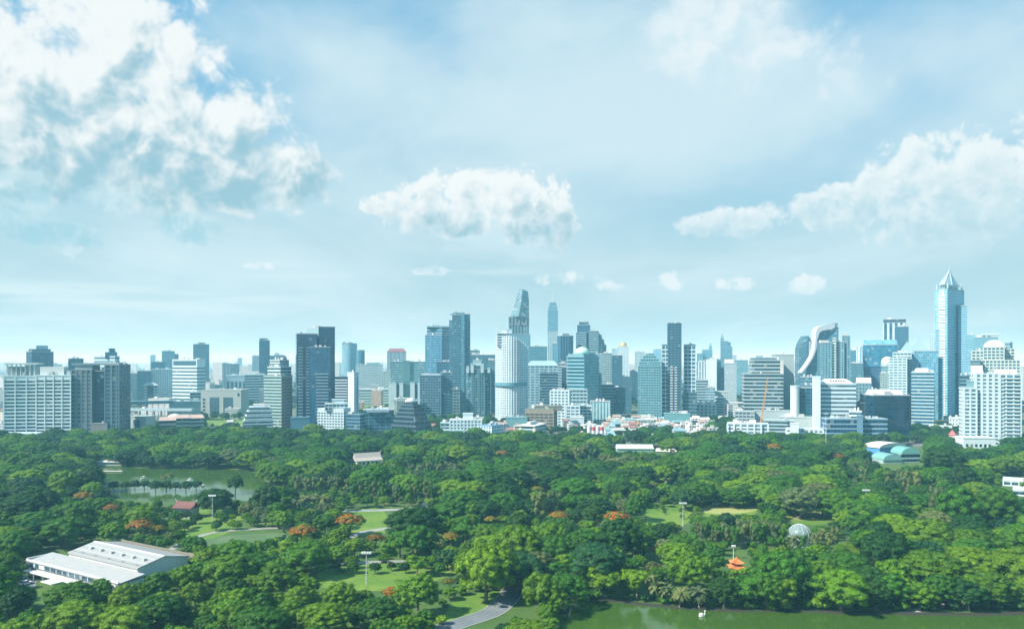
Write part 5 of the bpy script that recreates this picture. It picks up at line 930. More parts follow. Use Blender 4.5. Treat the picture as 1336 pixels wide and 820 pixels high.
def foliage(lobes, rng, dens=1.0, leaf=.8, up=.35, aspect=1.6, flat_split=None, core=.74):
    big = max(abs(l[0])+l[3] for l in lobes); zc = sum(l[2] for l in lobes)/len(lobes)-.15*big
    """lobes: (x,y,z,rx,ry,rz). Leaf sprays over the lobes plus a ragged inner mass. Returns V, F(list), mat index."""
    V, Fq, Ft, Mq, Mt = [], [], [], [], []; nv = 0
    for li, (x, y, z, rx, ry, rz) in enumerate(lobes):
        s = np.array([rx, ry, rz]); c = np.array([x, y, z])
        iv = ICO_V*s*core*(1+rng.uniform(-.16, .10, (len(ICO_V), 1)))+c
        V.append(iv); Ft.append(ICO_F+nv); nv += len(iv)
        area = 4*math.pi*((rx*ry)**.8+(rx*rz)**.8+(ry*rz)**.8)/3*1.0
        n = int(max(24, dens*area/(leaf*leaf)*1.05))
        d = rng.normal(size=(n, 3)); d /= np.linalg.norm(d, axis=1)[:, None]
        d[:, 2] = np.where((d[:, 2] < -.25) & (rng.random(n) < .7), -d[:, 2], d[:, 2])
        rad = rng.uniform(.72, 1.18, (n, 1))
        p = d*s*rad+c
        nrm = d/s; nrm /= np.linalg.norm(nrm, axis=1)[:, None]
        cg = p/np.array([big, big, big*.8])-np.array([0, 0, zc/(big*.8)]); cg /= np.linalg.norm(cg, axis=1)[:, None]+1e-9
        nrm = nrm*.55+cg*.75+rng.normal(size=(n, 3))*.42+np.array([0, 0, up*.7]); nrm /= np.linalg.norm(nrm, axis=1)[:, None]
        t = np.cross(nrm, rng.normal(size=(n, 3))); t /= np.linalg.norm(t, axis=1)[:, None]+1e-9
        b = np.cross(nrm, t); L = leaf*rng.uniform(.45, 1.3, (n, 1)); Wd = L/aspect
        droop = nrm*L*.18
        q = np.stack([p-t*L*.5-droop, p-b*Wd*.5, p+t*L*.5-droop, p+b*Wd*.5], 1).reshape(-1, 3)
        V.append(q); Fq.append(np.arange(nv, nv+4*n).reshape(-1, 4)); nv += 4*n
        if flat_split is not None: Mq.append(np.where((p[:, 2] > flat_split[0]) & (rng.random(n) < flat_split[1]), 1, 0))
        else: Mq.append(np.zeros(n, int))
    V = np.concatenate(V); faces_t = np.concatenate(Ft); faces_q = np.concatenate(Fq)
    return V, faces_t, faces_q, np.concatenate(Mq)
def np_mesh(name, V, FT, FQ, mq, mats):
    me = bpy.data.meshes.new(name); nt, nq = len(FT), len(FQ)
    me.vertices.add(len(V)); me.vertices.foreach_set('co', V.astype(np.float32).ravel())
    me.loops.add(nt*3+nq*4); me.loops.foreach_set('vertex_index', np.concatenate([FT.ravel(), FQ.ravel()]).astype(np.int32))
    me.polygons.add(nt+nq); me.polygons.foreach_set('loop_start', np.concatenate([np.arange(nt)*3, nt*3+np.arange(nq)*4]).astype(np.int32))
    me.polygons.foreach_set('loop_total', np.concatenate([np.full(nt, 3), np.full(nq, 4)]).astype(np.int32))
    me.polygons.foreach_set('material_index', np.concatenate([np.zeros(nt, int), mq]).astype(np.int32))
    me.update(calc_edges=True)
    for m in mats: me.materials.append(m)
    return me
def trunk_mb(H, r, limbs, lean=(0, 0)):
    m = MB(); zf = .42*H; prev = (0, 0, 0)
    m.tube((0, 0, -.2), (lean[0]*.4, lean[1]*.4, zf*.5), r*1.25, r*.95, 8); m.tube((lean[0]*.4, lean[1]*.4, zf*.5-.05), (lean[0], lean[1], zf), r*.95, r*.8, 8)
    for x, y, z in limbs: m.tube((lean[0], lean[1], zf*.85), (x*.55, y*.55, zf+(z-zf)*.6), r*.55, r*.3, 6); m.tube((x*.55, y*.55, zf+(z-zf)*.6), (x*.95, y*.95, z), r*.3, r*.1, 5)
    return m
class Proto: pass
PROTO = {}
def make_proto(kind, var, seed):
    rng = np.random.default_rng(seed); p = Proto(); p.kind = kind; lobes = []
    ra = lambda a, b: rng.uniform(a, b)
    if kind == 'rain_tree':      # broad umbrella, unit crown radius 9, height 13
        p.r, p.h = 10.4, 13.5
        ph = rng.uniform(0, 6.28, 4)
        lobes.append((0, 0, 8.2, 6.2, 6.2, 3.6))
        for k in range(6): a = k*1.05+ra(0, .5); lobes.append((4.6*math.cos(a), 4.6*math.sin(a), 7.4+ra(-.6, .6), ra(2.8, 3.6), ra(2.8, 3.6), ra(2.0, 2.8)))
        for k in range(62):
            a = 2.4*k+ra(-.3, .3); q = math.sqrt((k+.4)/62); wob = 1+.10*math.sin(2*a+ph[0])+.09*math.sin(3*a+ph[1])+.05*math.sin(5*a+ph[2]); rr = 7.9*q*wob
            lobes.append((rr*math.cos(a), rr*math.sin(a), 6.0+6.2*math.sqrt(max(0, 1-(q*.98)**2))+ra(-.7, .55), ra(1.0, 2.0), ra(1.0, 2.0), ra(.7, 1.25)))
        for k in range(16): a = k*.4+ra(0, .3); rr = ra(5.6, 7.4); lobes.append((rr*math.cos(a), rr*math.sin(a), 5.2+ra(-1.0, .8), ra(1.0, 1.7), ra(1.0, 1.7), ra(.7, 1.2)))
        lf, tr, up = .52, .5, .55
    elif kind == 'round_tree':   # dense dome
        p.r, p.h = 7.0, 11.8
        ph = rng.uniform(0, 6.28, 4); lobes.append((0, 0, 6.6, 4.1, 4.1, 3.6))
        for k in range(52):
            a = 2.4*k+ra(-.3, .3); u = (k+.5)/52; el = math.asin(max(-.98, 1-1.5*u)); ce, se = math.cos(el), math.sin(el); wob = 1+.12*math.sin(2*a+ph[0])+.10*math.sin(3*a+ph[1]+2*el)
            lobes.append((5.0*ce*math.cos(a)*wob, 5.0*ce*math.sin(a)*wob, 6.6+4.2*se+ra(-.5, .5), ra(.8, 1.5), ra(.8, 1.5), ra(.65, 1.1)))
        lf, tr, up = .46, .36, .3
    elif kind == 'layered_tree': # open, layered, irregular
        p.r, p.h = 7.3, 12.0
        for k in range(7): a = ra(0, 6.28); z = ra(4.6, 8.6); rr = ra(.5, 3.0); lobes.append((rr*math.cos(a), rr*math.sin(a), z, ra(2.2, 3.2), ra(2.2, 3.2), ra(1.3, 2.0)))
        hubs = list(lobes)
        for k in range(40): hx, hy, hz, h1, h2, h3 = hubs[k % 7]; a = ra(0, 6.28); e = ra(-.2, 1.3); lobes.append((hx+h1*1.05*math.cos(a)*math.cos(e), hy+h2*1.05*math.sin(a)*math.cos(e), hz+h3*1.1*math.sin(e)+ra(-.2, .4), ra(.7, 1.5), ra(.7, 1.5), ra(.5, 1.0)))
        lf, tr, up = .48, .32, .5
    elif kind == 'feathery_tree': # upright plumes
        p.r, p.h = 3.4, 13.0
        for k in range(13): a = 2.4*k; rr = ra(.3, 2.3); z = ra(3.4, 10.5); lobes.append((rr*math.cos(a), rr*math.sin(a), z, ra(.9, 1.4), ra(.9, 1.4), ra(1.6, 2.6)*(1-.03*z)))
        lf, tr, up = .75, .25, .1
    elif kind == 'flame_tree':
        p.r, p.h = 6.8, 8.5
        lobes.append((0, 0, 5.4, 4.4, 4.4, 1.8))
        for k in range(36): a = 2.4*k+ra(-.3, .3); q = math.sqrt((k+.4)/36); rr = 5.4*q; lobes.append((rr*math.cos(a), rr*math.sin(a), 7.4-2.4*q*q+ra(-.4, .3), ra(.9, 1.6), ra(.9, 1.6), ra(.5, .9)))
        lf, tr, up = .62, .3, .5
    elif kind == 'shrub':
        p.r, p.h = 2.2, 3.0
        for k in range(8): a = 2.4*k; rr = ra(.2, 1.5); lobes.append((rr*math.cos(a), rr*math.sin(a), ra(.9, 2.0), ra(.7, 1.1), ra(.7, 1.1), ra(.6, .9)))
        lf, tr, up = .55, .08, .3
    fs = (5.6, .74) if kind == 'flame_tree' else None
    V, FT, FQ, mq = foliage(lobes, rng, 1.25 if kind != 'feathery_tree' else 1.6, lf, up, 1.7 if kind != 'feathery_tree' else 3.2, fs)
    if kind == 'feathery_tree': pass
    p.data = (V, FT, FQ, mq); p.lean = (ra(-.5, .5), ra(-.5, .5))
    p.limbs = [lobes[k][:3] for k in range(1, min(len(lobes), 14), 2 if kind in ('rain_tree', 'layered_tree') else 3)]
    p.tr = tr; p.crown = {}; p.trunk = trunk_mb(p.h, tr, p.limbs, p.lean).mesh('trunk', BARK, True)
    return p
def crown_mesh(p, tone):
    if tone not in p.crown:
        V, FT, FQ, mq = p.data
        p.crown[tone] = np_mesh('crown', V, FT, FQ, mq, [LEAF[tone], LEAF['flame']] if p.kind == 'flame_tree' else [LEAF[tone]])
    return p.crown[tone]
def make_palm(seed):
    rng = np.random.default_rng(seed); p = Proto(); p.kind = 'palm_tree'; p.r, p.h = 4.4, 8.0; V, Q = [], []; H = 6.0; n = 0
    for k in range(21):
        a = 2.4*k; el = rng.uniform(-.25, 1.15); L = rng.uniform(4.0, 5.2); pts = []
        x = 0; z = H; e = el
        for s in range(8): pts.append((x, z)); x += L/7*math.cos(e); z += L/7*math.sin(e); e -= .20+.05*s*.5
        ca, sa = math.cos(a), math.sin(a)
        for s in range(7):
            w = .8*math.sin(math.pi*(s+1.1)/8.6)+.06
            for sd in (-1, 1):
                (x0, z0), (x1, z1) = pts[s], pts[s+1]; dp = .35*w+.05
                c = [(x0, 0, z0), (x1, 0, z1), (x1+.18, sd*w, z1-dp), (x0+.12, sd*w*.95, z0-dp)]
                V += [(u*ca-v*sa, u*sa+v*ca, t) for u, v, t in c]; Q.append((n, n+1, n+2, n+3)); n += 4
    V = np.array(V); p.data = (V, np.zeros((0, 3), int), np.array(Q), np.zeros(len(Q), int)); p.crown = {}
    m = MB(); c = rng.uniform(-.6, .6, 2)
    for s in range(5): m.tube((c[0]*(1-s/5)**2, c[1]*(1-s/5)**2, H*s/5-(.2 if s == 0 else 0)), (c[0]*(1-(s+1)/5)**2, c[1]*(1-(s+1)/5)**2, H*(s+1)/5), .26-.02*s, .24-.02*s, 7)
    p.trunk = m.mesh('trunk', plain((.30, .27, .22), .9, 'palm_bark', scale=.8), True); return p
for kind, nv in (('rain_tree', 5), ('round_tree', 5), ('layered_tree', 5), ('feathery_tree', 3), ('flame_tree', 2), ('shrub', 2)):
    PROTO[kind] = [make_proto(kind, v, 100+v*17+len(kind)) for v in range(nv)]
PROTO['palm_tree'] = [make_palm(s) for s in (5, 8, 13)]
# ------------------------------------------------------------------ where trees stand
TREES = []   # kind, variant, tone, X, Y, scale, sz, rz, keep
def poly_in(poly, x, y):
    c = False; n = len(poly); j = n-1
    for k in range(n):
        xi, yi = poly[k]; xj, yj = poly[j]
        if (yi > y) != (yj > y) and x < (xj-xi)*(y-yi)/(yj-yi+1e-12)+xi: c = not c
        j = k
    return c
# openings that stay free to the eye, on the ground plane of the photograph
CLEAR = [[(40, 728), (80, 706), (140, 703), (228, 722), (222, 732), (176, 747), (160, 757), (38, 750)], [(30, 765), (40, 748), (60, 750), (100, 762), (70, 768)],
 [(752, 820), (750, 790), (800, 796), (900, 803), (1336, 810), (1336, 830), (745, 830)], [(592, 812), (640, 797), (664, 772), (678, 768), (664, 800), (620, 822), (585, 822)], [(600, 802), (600, 782), (652, 776), (640, 792)],
 [(415, 762), (422, 749), (470, 744), (585, 742), (588, 747), (520, 762)], [(138, 628), (142, 616), (300, 613), (320, 622), (330, 642), (300, 640), (285, 632), (240, 634)], [(118, 611), (158, 606), (156, 612)], [(150, 653), (150, 644), (255, 643), (252, 652)], [(300, 650), (310, 632), (330, 634), (325, 648)],
 [(242, 690), (246, 674), (296, 669), (310, 684), (380, 688), (378, 695), (310, 700), (262, 703)], [(842, 682), (848, 658), (900, 658), (892, 680)], [(918, 670), (922, 658), (984, 657), (986, 668)], [(1034, 680), (1038, 669), (1080, 669), (1080, 679)],
 [(462, 700), (468, 672), (500, 668), (500, 694), (478, 700)], [(455, 664), (470, 659), (545, 660), (545, 664)], [(458, 604), (466, 592), (497, 590), (497, 603)], [(232, 677), (236, 653), (262, 653), (262, 677)], [(951, 735), (953, 722), (970, 722), (970, 735)], [(1031, 694), (1034, 682), (1053, 682), (1055, 694)],
 [(806, 588), (806, 581), (852, 581), (852, 588)], [(858, 592), (858, 587), (880, 587), (880, 591)], [(1140, 600), (1144, 578), (1200, 576), (1204, 604), (1170, 612)], [(1308, 655), (1312, 618), (1336, 612), (1336, 650)], [(1258, 583), (1258, 566), (1300, 566), (1300, 580)], [(272, 552), (275, 542), (335, 540), (330, 550)],
 [(478, 760), (475, 720), (482, 720), (481, 760)]]
CB = [(min(p[0] for p in c), max(p[0] for p in c), min(p[1] for p in c), max(p[1] for p in c)) for c in CLEAR]
KEEP = []
def blocks_view(X, Y, r, h):
    x0, _ = proj(X-r*1.1, Y, 0); x1, yb = proj(X+r*1.1, Y, h*.3); _, yt = proj(X, Y, h*1.02)
    for (a, b, c, d, D) in KEEP:
        if Y < D and x1 > a and x0 < b and yb > c and yt < d: return True
    for zz in (.3, .42, .54, .66, .78, .88, .97):
        for q in (-1, -.75, -.5, -.25, 0, .25, .5, .75, 1):
            rr = r*1.08*(1 if zz < .75 else (.85 if zz < .9 else .45))
            x, y = proj(X+rr*q, Y-r*.3, h*zz)
            for c, b in zip(CLEAR, CB):
                if b[0] <= x <= b[1] and b[2] <= y <= b[3] and poly_in(c, x, y): return True
    return False
GLAKES = [G(LAKE_R), G(LAKE_L), G(POND)]
def on_water(X, Y): return any(poly_in(l, X, Y) for l in GLAKES)
grid = {}
def near_ok(X, Y, r, f):
    gx, gy = int(X//12), int(Y//12)
    for a in range(-2, 3):
        for b in range(-2, 3):
            for (x, y, q) in grid.get((gx+a, gy+b), ()):
                if (x-X)**2+(y-Y)**2 < (f*(r+q))**2: return False
    return True
def foot_ok(X, Y, r):
    for x, y, q in FOOT:
        if (x-X)**2+(y-Y)**2 < (q+r*.6)**2: return False
    return True
def put(kind, tone, X, Y, s, keep=False, sz=None, var=None):
    n = len(PROTO[kind]); TREES.append((kind, R.randrange(n) if var is None else var, tone, X, Y, s, sz or s*R.uniform(.9, 1.12), R.uniform(0, 6.28), keep))
    grid.setdefault((int(X//12), int(Y//12)), []).append((X, Y, PROTO[kind][0].r*s))
def at_px(kind, tone, x, ytop, wpx, keep=True, hf=1.0):
    """a tree whose crown is wpx wide and whose top shows at ytop"""
    p = PROTO[kind][0]; D = 400.0
    for _ in range(30):
        s = wpx*D/F/(2*p.r); D = F*(CAMH-p.h*s*hf)/(ytop-HY)
    put(kind, tone, PX(x, D), D, s, keep, s*hf)
    if keep: hpx = p.h*s*hf/D*F; KEEP.append((x-wpx*.33, x+wpx*.33, ytop+hpx*.05, ytop+hpx*(.62 if kind == 'feathery_tree' else .42), D))
for (x, y, w) in ((320, 642, 0), (108, 640, 30), (146, 656, 28), (183, 676, 42), (205, 683, 30), (394, 683, 46), (457, 668, 50), (490, 695, 30), (588, 693, 32), (586, 753, 24), (512, 764, 36), (655, 586, 22), (701, 633, 20), (729, 665, 34), (805, 665, 44), (862, 711, 32), (1010, 577, 26), (1092, 590, 26), (560, 757, 26), (640, 672, 22)):
    if w: at_px('flame_tree', R.choice(['mid', 'fresh']), x, y, w)
for a in (('rain_tree', 'fresh', 634, 708, 96, 1.25), ('rain_tree', 'fresh', 672, 684, 84, 1.15), ('round_tree', 'fresh', 706, 745, 62, 1.15), ('round_tree', 'fresh', 722, 762, 48, 1.1), ('rain_tree', 'blue', 778, 706, 96, 1.05), ('round_tree', 'deep', 808, 676, 70, 1.0), ('rain_tree', 'deep', 539, 660, 90, .85), ('round_tree', 'mid', 545, 682, 60, 1), ('round_tree', 'mid', 522, 690, 44, 1), ('round_tree', 'fresh', 545, 748, 66, 1.0), ('rain_tree', 'mid', 752, 622, 66, .8), ('feathery_tree', 'grey', 705, 634, 30, .8), ('feathery_tree', 'grey', 722, 632, 30, .8), ('feathery_tree', 'grey', 1220, 625, 26, 1), ('round_tree', 'mid', 830, 644, 36, 1.2), ('rain_tree', 'deep', 1232, 582, 66, 1.0), ('round_tree', 'deep', 1255, 606, 44, 1), ('round_tree', 'mid', 1302, 632, 66, 1.1), ('round_tree', 'mid', 1250, 634, 70, 1.1), ('rain_tree', 'fresh', 885, 706, 62, 1), ('round_tree', 'fresh', 900, 722, 62, 1), ('rain_tree', 'mid', 1020, 716, 90, 1.2), ('round_tree', 'mid', 1000, 745, 60, 1.0), ('rain_tree', 'deep', 1130, 738, 76, 1.0), ('rain_tree', 'fresh', 100, 782, 86, 1), ('rain_tree', 'mid', 60, 752, 0, 1), ('rain_tree', 'mid', 18, 690, 60, 1.2), ('round_tree', 'deep', 118, 606, 44, 1), ('round_tree', 'fresh', 82, 612, 44, 1), ('rain_tree', 'mid', 205, 775, 84, .9), ('rain_tree', 'fresh', 160, 790, 90, .9), ('rain_tree', 'mid', 400, 706, 80, .9), ('round_tree', 'fresh', 360, 735, 60, 1), ('rain_tree', 'fresh', 300, 722, 84, .9), ('rain_tree', 'fresh', 425, 785, 80, .9), ('rain_tree', 'mid', 495, 778, 70, .9), ('rain_tree', 'mid', 340, 790, 90, .9), ('round_tree', 'blue', 348, 630, 46, 1.1), ('rain_tree', 'deep', 280, 636, 60, .9), ('round_tree', 'deep', 307, 618, 26, 1.2), ('rain_tree', 'mid', 92, 758, 84, .9), ('round_tree', 'fresh', 166, 760, 54, 1.0), ('round_tree', 'mid', 206, 745, 44, 1.0), ('round_tree', 'fresh', 240, 736, 48, 1.0), ('round_tree', 'deep', 20, 768, 50, 1.0), ('round_tree', 'mid', 229, 665, 22, 1.0), ('round_tree', 'deep', 256, 668, 18, 1.0)):
    if a[4]: at_px(a[0], a[1], a[2], a[3], a[4], True, a[5])
# tree row between the two arms of the left lake
for q, x in enumerate((150, 163, 176, 190, 203, 216, 229, 242, 255)): at_px('round_tree', R.choice(['deep', 'blue']), x+R.uniform(-2, 2), 626+R.uniform(-1, 2), 17+R.uniform(-2, 4), True, .9)
for (x, y, w) in ((848, 748, 24), (856, 757, 30), (870, 762, 28), (888, 766, 30), (911, 765, 32), (1262, 766, 34), (866, 702, 24), (398, 645, 20), (412, 643, 20), (424, 646, 20), (388, 650, 18), (1250, 771, 24), (560, 602, 14), (572, 604, 14), (548, 606, 14), (585, 601, 14), (214, 618, 12), (222, 616, 12), (870, 622, 14), (1090, 760, 26), (1180, 620, 18), (1300, 765, 22), (595, 604, 13), (536, 604, 13)): at_px('palm_tree', 'palm', x, y, w)
for q in range(26):
    x = 960+q*5.2+R.uniform(-2, 2)
    if not 1026 < x < 1060 or q % 2: at_px('feathery_tree', R.choice(['grey', 'grey', 'mid']), x, (674+R.uniform(-4, 10)+(6 if x > 1050 else 0)) if not 1026 < x < 1060 else 691+R.uniform(0, 4), R.uniform(13, 19), True, 1.0)
for q in range(16): at_px('feathery_tree', R.choice(['grey', 'mid']), 905+q*5.5, 672+R.uniform(0, 14), R.uniform(13, 18))
for q in range(14): at_px('feathery_tree', R.choice(['grey', 'blue', 'mid']), 455+q*8.5+R.uniform(-3, 3), 622+R.uniform(-3, 8), R.uniform(13, 18))
for (x, y) in ((400, 618), (410, 614), (420, 616), (432, 616), (390, 612), (440, 620), (1115, 600), (1126, 604), (1160, 606), (1172, 605), (1183, 607), (1195, 606), (760, 578), (752, 576), (768, 572)): at_px('feathery_tree', 'grey', x, y+R.uniform(-2, 3), R.uniform(12, 20), True, .9)
for q in range(19):
    x = 762+q*31+R.uniform(-8, 8)
    if 836 < x < 926: continue
    s = R.uniform(.85, 1.25); X, Y = gp(x, 797 if x > 950 else (779+max(0, x-765)*.09)); Y += R.uniform(0, 4)
    put(R.choice(['round_tree', 'layered_tree', 'rain_tree']), R.choice(['mid', 'deep', 'mid', 'fresh']), (x-CX)/F*Y, Y, s if q % 3 else s*.8, True, s*R.uniform(.8, 1.0))
for q in range(110):
    x = R.uniform(745, 1338); yb = 781+max(0, min(1, (x-745)/250))*17; X, Y = gp(x, yb-1.5); put('shrub', R.choice(['mid', 'fresh', 'deep', 'blue']), X, Y+R.uniform(.5, 3), R.uniform(.7, 1.5))
for x in range(248, 346, 6): put('round_tree', R.choice(['deep', 'mid', 'blue']), PX(x+R.uniform(-2, 2), 1085), 1085+R.uniform(-25, 15), R.uniform(.65, .95))
for q in range(16): at_px(R.choice(['round_tree', 'round_tree', 'layered_tree']), R.choice(['mid', 'fresh', 'deep']), R.uniform(240, 352), R.uniform(664, 686), R.uniform(10, 17), False)
for q in range(7): at_px('round_tree', R.choice(['mid', 'deep']), 440+q*22+R.uniform(-6, 6), 731+R.uniform(-3, 3), R.uniform(14, 22), False)
for q in range(6): at_px('round_tree', R.choice(['mid', 'fresh']), R.uniform(845, 900), R.uniform(656, 672), R.uniform(6, 10), False)
def back_edge(x): return 745 if x > 700 else (800 if x < 450 else 770)
def fill(n, kinds, smin, smax, f, y0=205, y1=805, szf=1.0):
    for _ in range(n):
        Y = math.sqrt(R.uniform(y0*y0, y1*y1)); x = R.uniform(-70, 1406); X = PX(x, Y)
        if Y > back_edge(x): continue
        kind = R.choice(kinds); s = R.uniform(smin, smax); r = PROTO[kind][0].r*s
        if not near_ok(X, Y, r, f) or on_water(X, Y) or not foot_ok(X, Y, r): continue
        if blocks_view(X, Y, r, PROTO[kind][0].h*s): continue
        nearness = max(0, min(1, (520-Y)/260)); u = R.random()
        if x < 560 and Y < 330: tone = 'fresh' if u < .60 else 'mid'
        elif Y > 600: tone = 'mid' if u < .45 else ('deep' if u < .64 else ('blue' if u < .76 else 'fresh'))
        else: tone = 'mid' if u < .38 else ('fresh' if u < .38+.22*nearness+.22 else ('deep' if u < .88 else ('blue' if u < .94 else 'grey')))
        put(kind, tone, X, Y, s, sz=s*szf*R.uniform(.85, 1.12))
fill(5000, ['rain_tree'], 1.0, 1.35, .57, szf=.88)
fill(9000, ['rain_tree', 'round_tree', 'layered_tree', 'round_tree'], .80, 1.22, .55, szf=.92)
fill(14000, ['round_tree', 'layered_tree'], .50, .80, .58)
fill(9000, ['round_tree', 'layered_tree'], .34, .52, .62)
fill(8000, ['shrub'], .8, 1.6, .62)
PARK_N = len(TREES)
# clumps among the buildings beyond the park
for (x0, x1, D0, D1, n, smin, smax) in ((555, 660, 850, 1060, 60, .6, 1.0), (660, 760, 830, 900, 14, .5, .8), (795, 840, 770, 1000, 26, .4, .7), (838, 872, 790, 860, 18, .6, .9), (790, 940, 780, 1040, 46, .35, .6), (560, 800, 790, 1000, 40, .35, .6), (925, 975, 800, 1010, 46, .6, 1.1), (1185, 1262, 740, 900, 44, .6, 1.0), (470, 515, 960, 1090, 26, .6, .9), (440, 500, 1080, 1250, 30, .5, .8), (150, 345, 815, 930, 70, .6, .95), (240, 350, 930, 1110, 60, .5, .85), (140, 240, 870, 1000, 30, .5, .8), (310, 345, 950, 1100, 24, .6, .9), (-40, 60, 760, 800, 14, .7, .9), (300, 450, 800, 850, 26, .6, .8), (455, 700, 775, 815, 40, .5, .8), (680, 800, 750, 790, 20, .6, .9), (880, 1060, 745, 790, 40, .6, .9), (100, 345, 1200, 1900, 60, .6, 1.0), (780, 950, 1080, 1400, 16, .5, .8), (1060, 1200, 740, 765, 24, .5, .8), (868, 930, 745, 830, 24, .4, .6)):
    c = 0
    for _ in range(n*12):
        if c >= n: break
        x, D = R.uniform(x0, x1), R.uniform(D0, D1); X = PX(x, D); kind = R.choice(['round_tree', 'layered_tree', 'rain_tree']); s = R.uniform(smin, smax); r = PROTO[kind][0].r*s
        if not near_ok(X, D, r, .55) or not foot_ok(X, D, r) or blocks_view(X, D, r, PROTO[kind][0].h*s): continue
        put(kind, R.choice(['mid', 'deep', 'deep', 'blue']), X, D, s); c += 1
# ------------------------------------------------------------------ build: largest in view as things, the rest as one woodland
def shown(t):
    p = PROTO[t[0]][t[1]]; x, y = proj(t[3], t[4], p.h*t[6]*.7)
    if not (-6 < x < 1342) or y > 826: return 0
    return p.r*t[5]*p.h*t[6]/(t[4]**2)*(3 if t[8] else 1)
order = sorted(range(len(TREES)), key=lambda k: -shown(TREES[k]))
LIM = {'tree': 292, 'palm_tree': 40, 'flame_tree': 40, 'feathery_tree': 80}
cnt = {}; INDIV = []; REST = []
for k in order:
    t = TREES[k]
    if shown(t) == 0:
        if -160 < proj(t[3], t[4], 5)[0] < 1500: REST.append(k)
        continue
    g_ = t[0] if t[0] in LIM else 'tree'
    if cnt.get(g_, 0) < LIM[g_] and t[0] != 'shrub': cnt[g_] = cnt.get(g_, 0)+1; INDIV.append(k)
    else: REST.append(k)
LAND += [(640, 785, 'the curving park road'), (500, 752, 'the sunlit mast lawn'), (1190, 803, 'the lower right lake'), (820, 795, 'the near lake bank'), (1330, 790, 'the right lake end'), (950, 662, 'the dry playing field'), (1058, 674, 'the smaller dry field'), (870, 668, 'the bright central lawn'), (320, 704, 'the weedy pond'), (482, 680, 'the small lawn patch'), (230, 622, 'the left lake'), (10, 800, 'the bottom left corner'), (330, 812, 'the left bottom edge'), (1325, 700, 'the right edge'), (5, 640, 'the left edge')]
KN = {'rain_tree': 'umbrella crowned tree', 'round_tree': 'round tree', 'layered_tree': 'layered tree', 'feathery_tree': 'upright feathery tree', 'flame_tree': 'orange flowering tree', 'palm_tree': 'palm tree'}
ORD = ['', 'second', 'third', 'fourth', 'fifth', 'sixth', 'seventh', 'eighth', 'ninth', 'tenth', 'eleventh', 'twelfth', 'thirteenth', 'fourteenth', 'fifteenth', 'sixteenth', 'seventeenth', 'eighteenth', 'nineteenth', 'twentieth']
def describe(items):
    """items: (key, phrase, px, py) -> {key: phrase singled out by the nearest landmark, side and rank}"""
    groups = {}; used = {}
    for key, ph, x, y in items:
        L = min(LAND, key=lambda l: math.hypot(l[0]-x, (l[1]-y)*1.5)); dx, dy = x-L[0], y-L[1]
        side = ('left of' if dx < 0 else 'right of') if abs(dx) > abs(dy)*1.1 else ('in front of' if dy > 0 else 'behind')
        groups.setdefault((ph, side, L[2]), []).append((math.hypot(dx, dy), key))
    out = {}
    for (ph, side, nm), mem in groups.items():
        mem.sort()
        for k, (d, key) in enumerate(mem):
            if len(mem) == 1: out[key] = f'{ph} {side} {nm}'
            else: out[key] = f'{ph} {side} {nm}, '+('closest' if k == 0 else f'{ORD[k] if k < 20 else "far"} closest')
            if len(out[key].split()) > 16: out[key] = out[key].replace('umbrella crowned tree', 'broad tree').replace('flat roofed house', 'house').replace('mid rise block', 'block')
    return out
items = []
for k in INDIV:
    t = TREES[k]; p = PROTO[t[0]][t[1]]; x, y = proj(t[3], t[4], p.h*t[6]*.6); wpx = 2*p.r*t[5]/t[4]*F
    size = '' if t[0] in ('palm_tree', 'flame_tree') else ('large ' if wpx > 58 else ('' if wpx > 30 else 'small '))
    tone = '' if t[0] in ('palm_tree', 'flame_tree') else TONE[t[2]]+' '
    items.append((k, size+tone+KN[t[0]], x, y))
DESC = describe(items)
for k in INDIV:
    kind, var, tone, X, Y, s, sz, rz, keep = TREES[k]; p = PROTO[kind][var]
    o = empty(kind, X, Y, 0, rz); o.scale = (s, s, sz)
    tag(o, DESC[k], 'palm tree' if kind == 'palm_tree' else 'tree', {'palm_tree': 'palm trees in the park', 'flame_tree': 'orange flowering trees in the park', 'feathery_tree': 'feathery trees in the park'}.get(kind, 'broad leaved trees in the park'))
    link('crown', crown_mesh(p, tone), o); link('trunk', p.trunk, o)
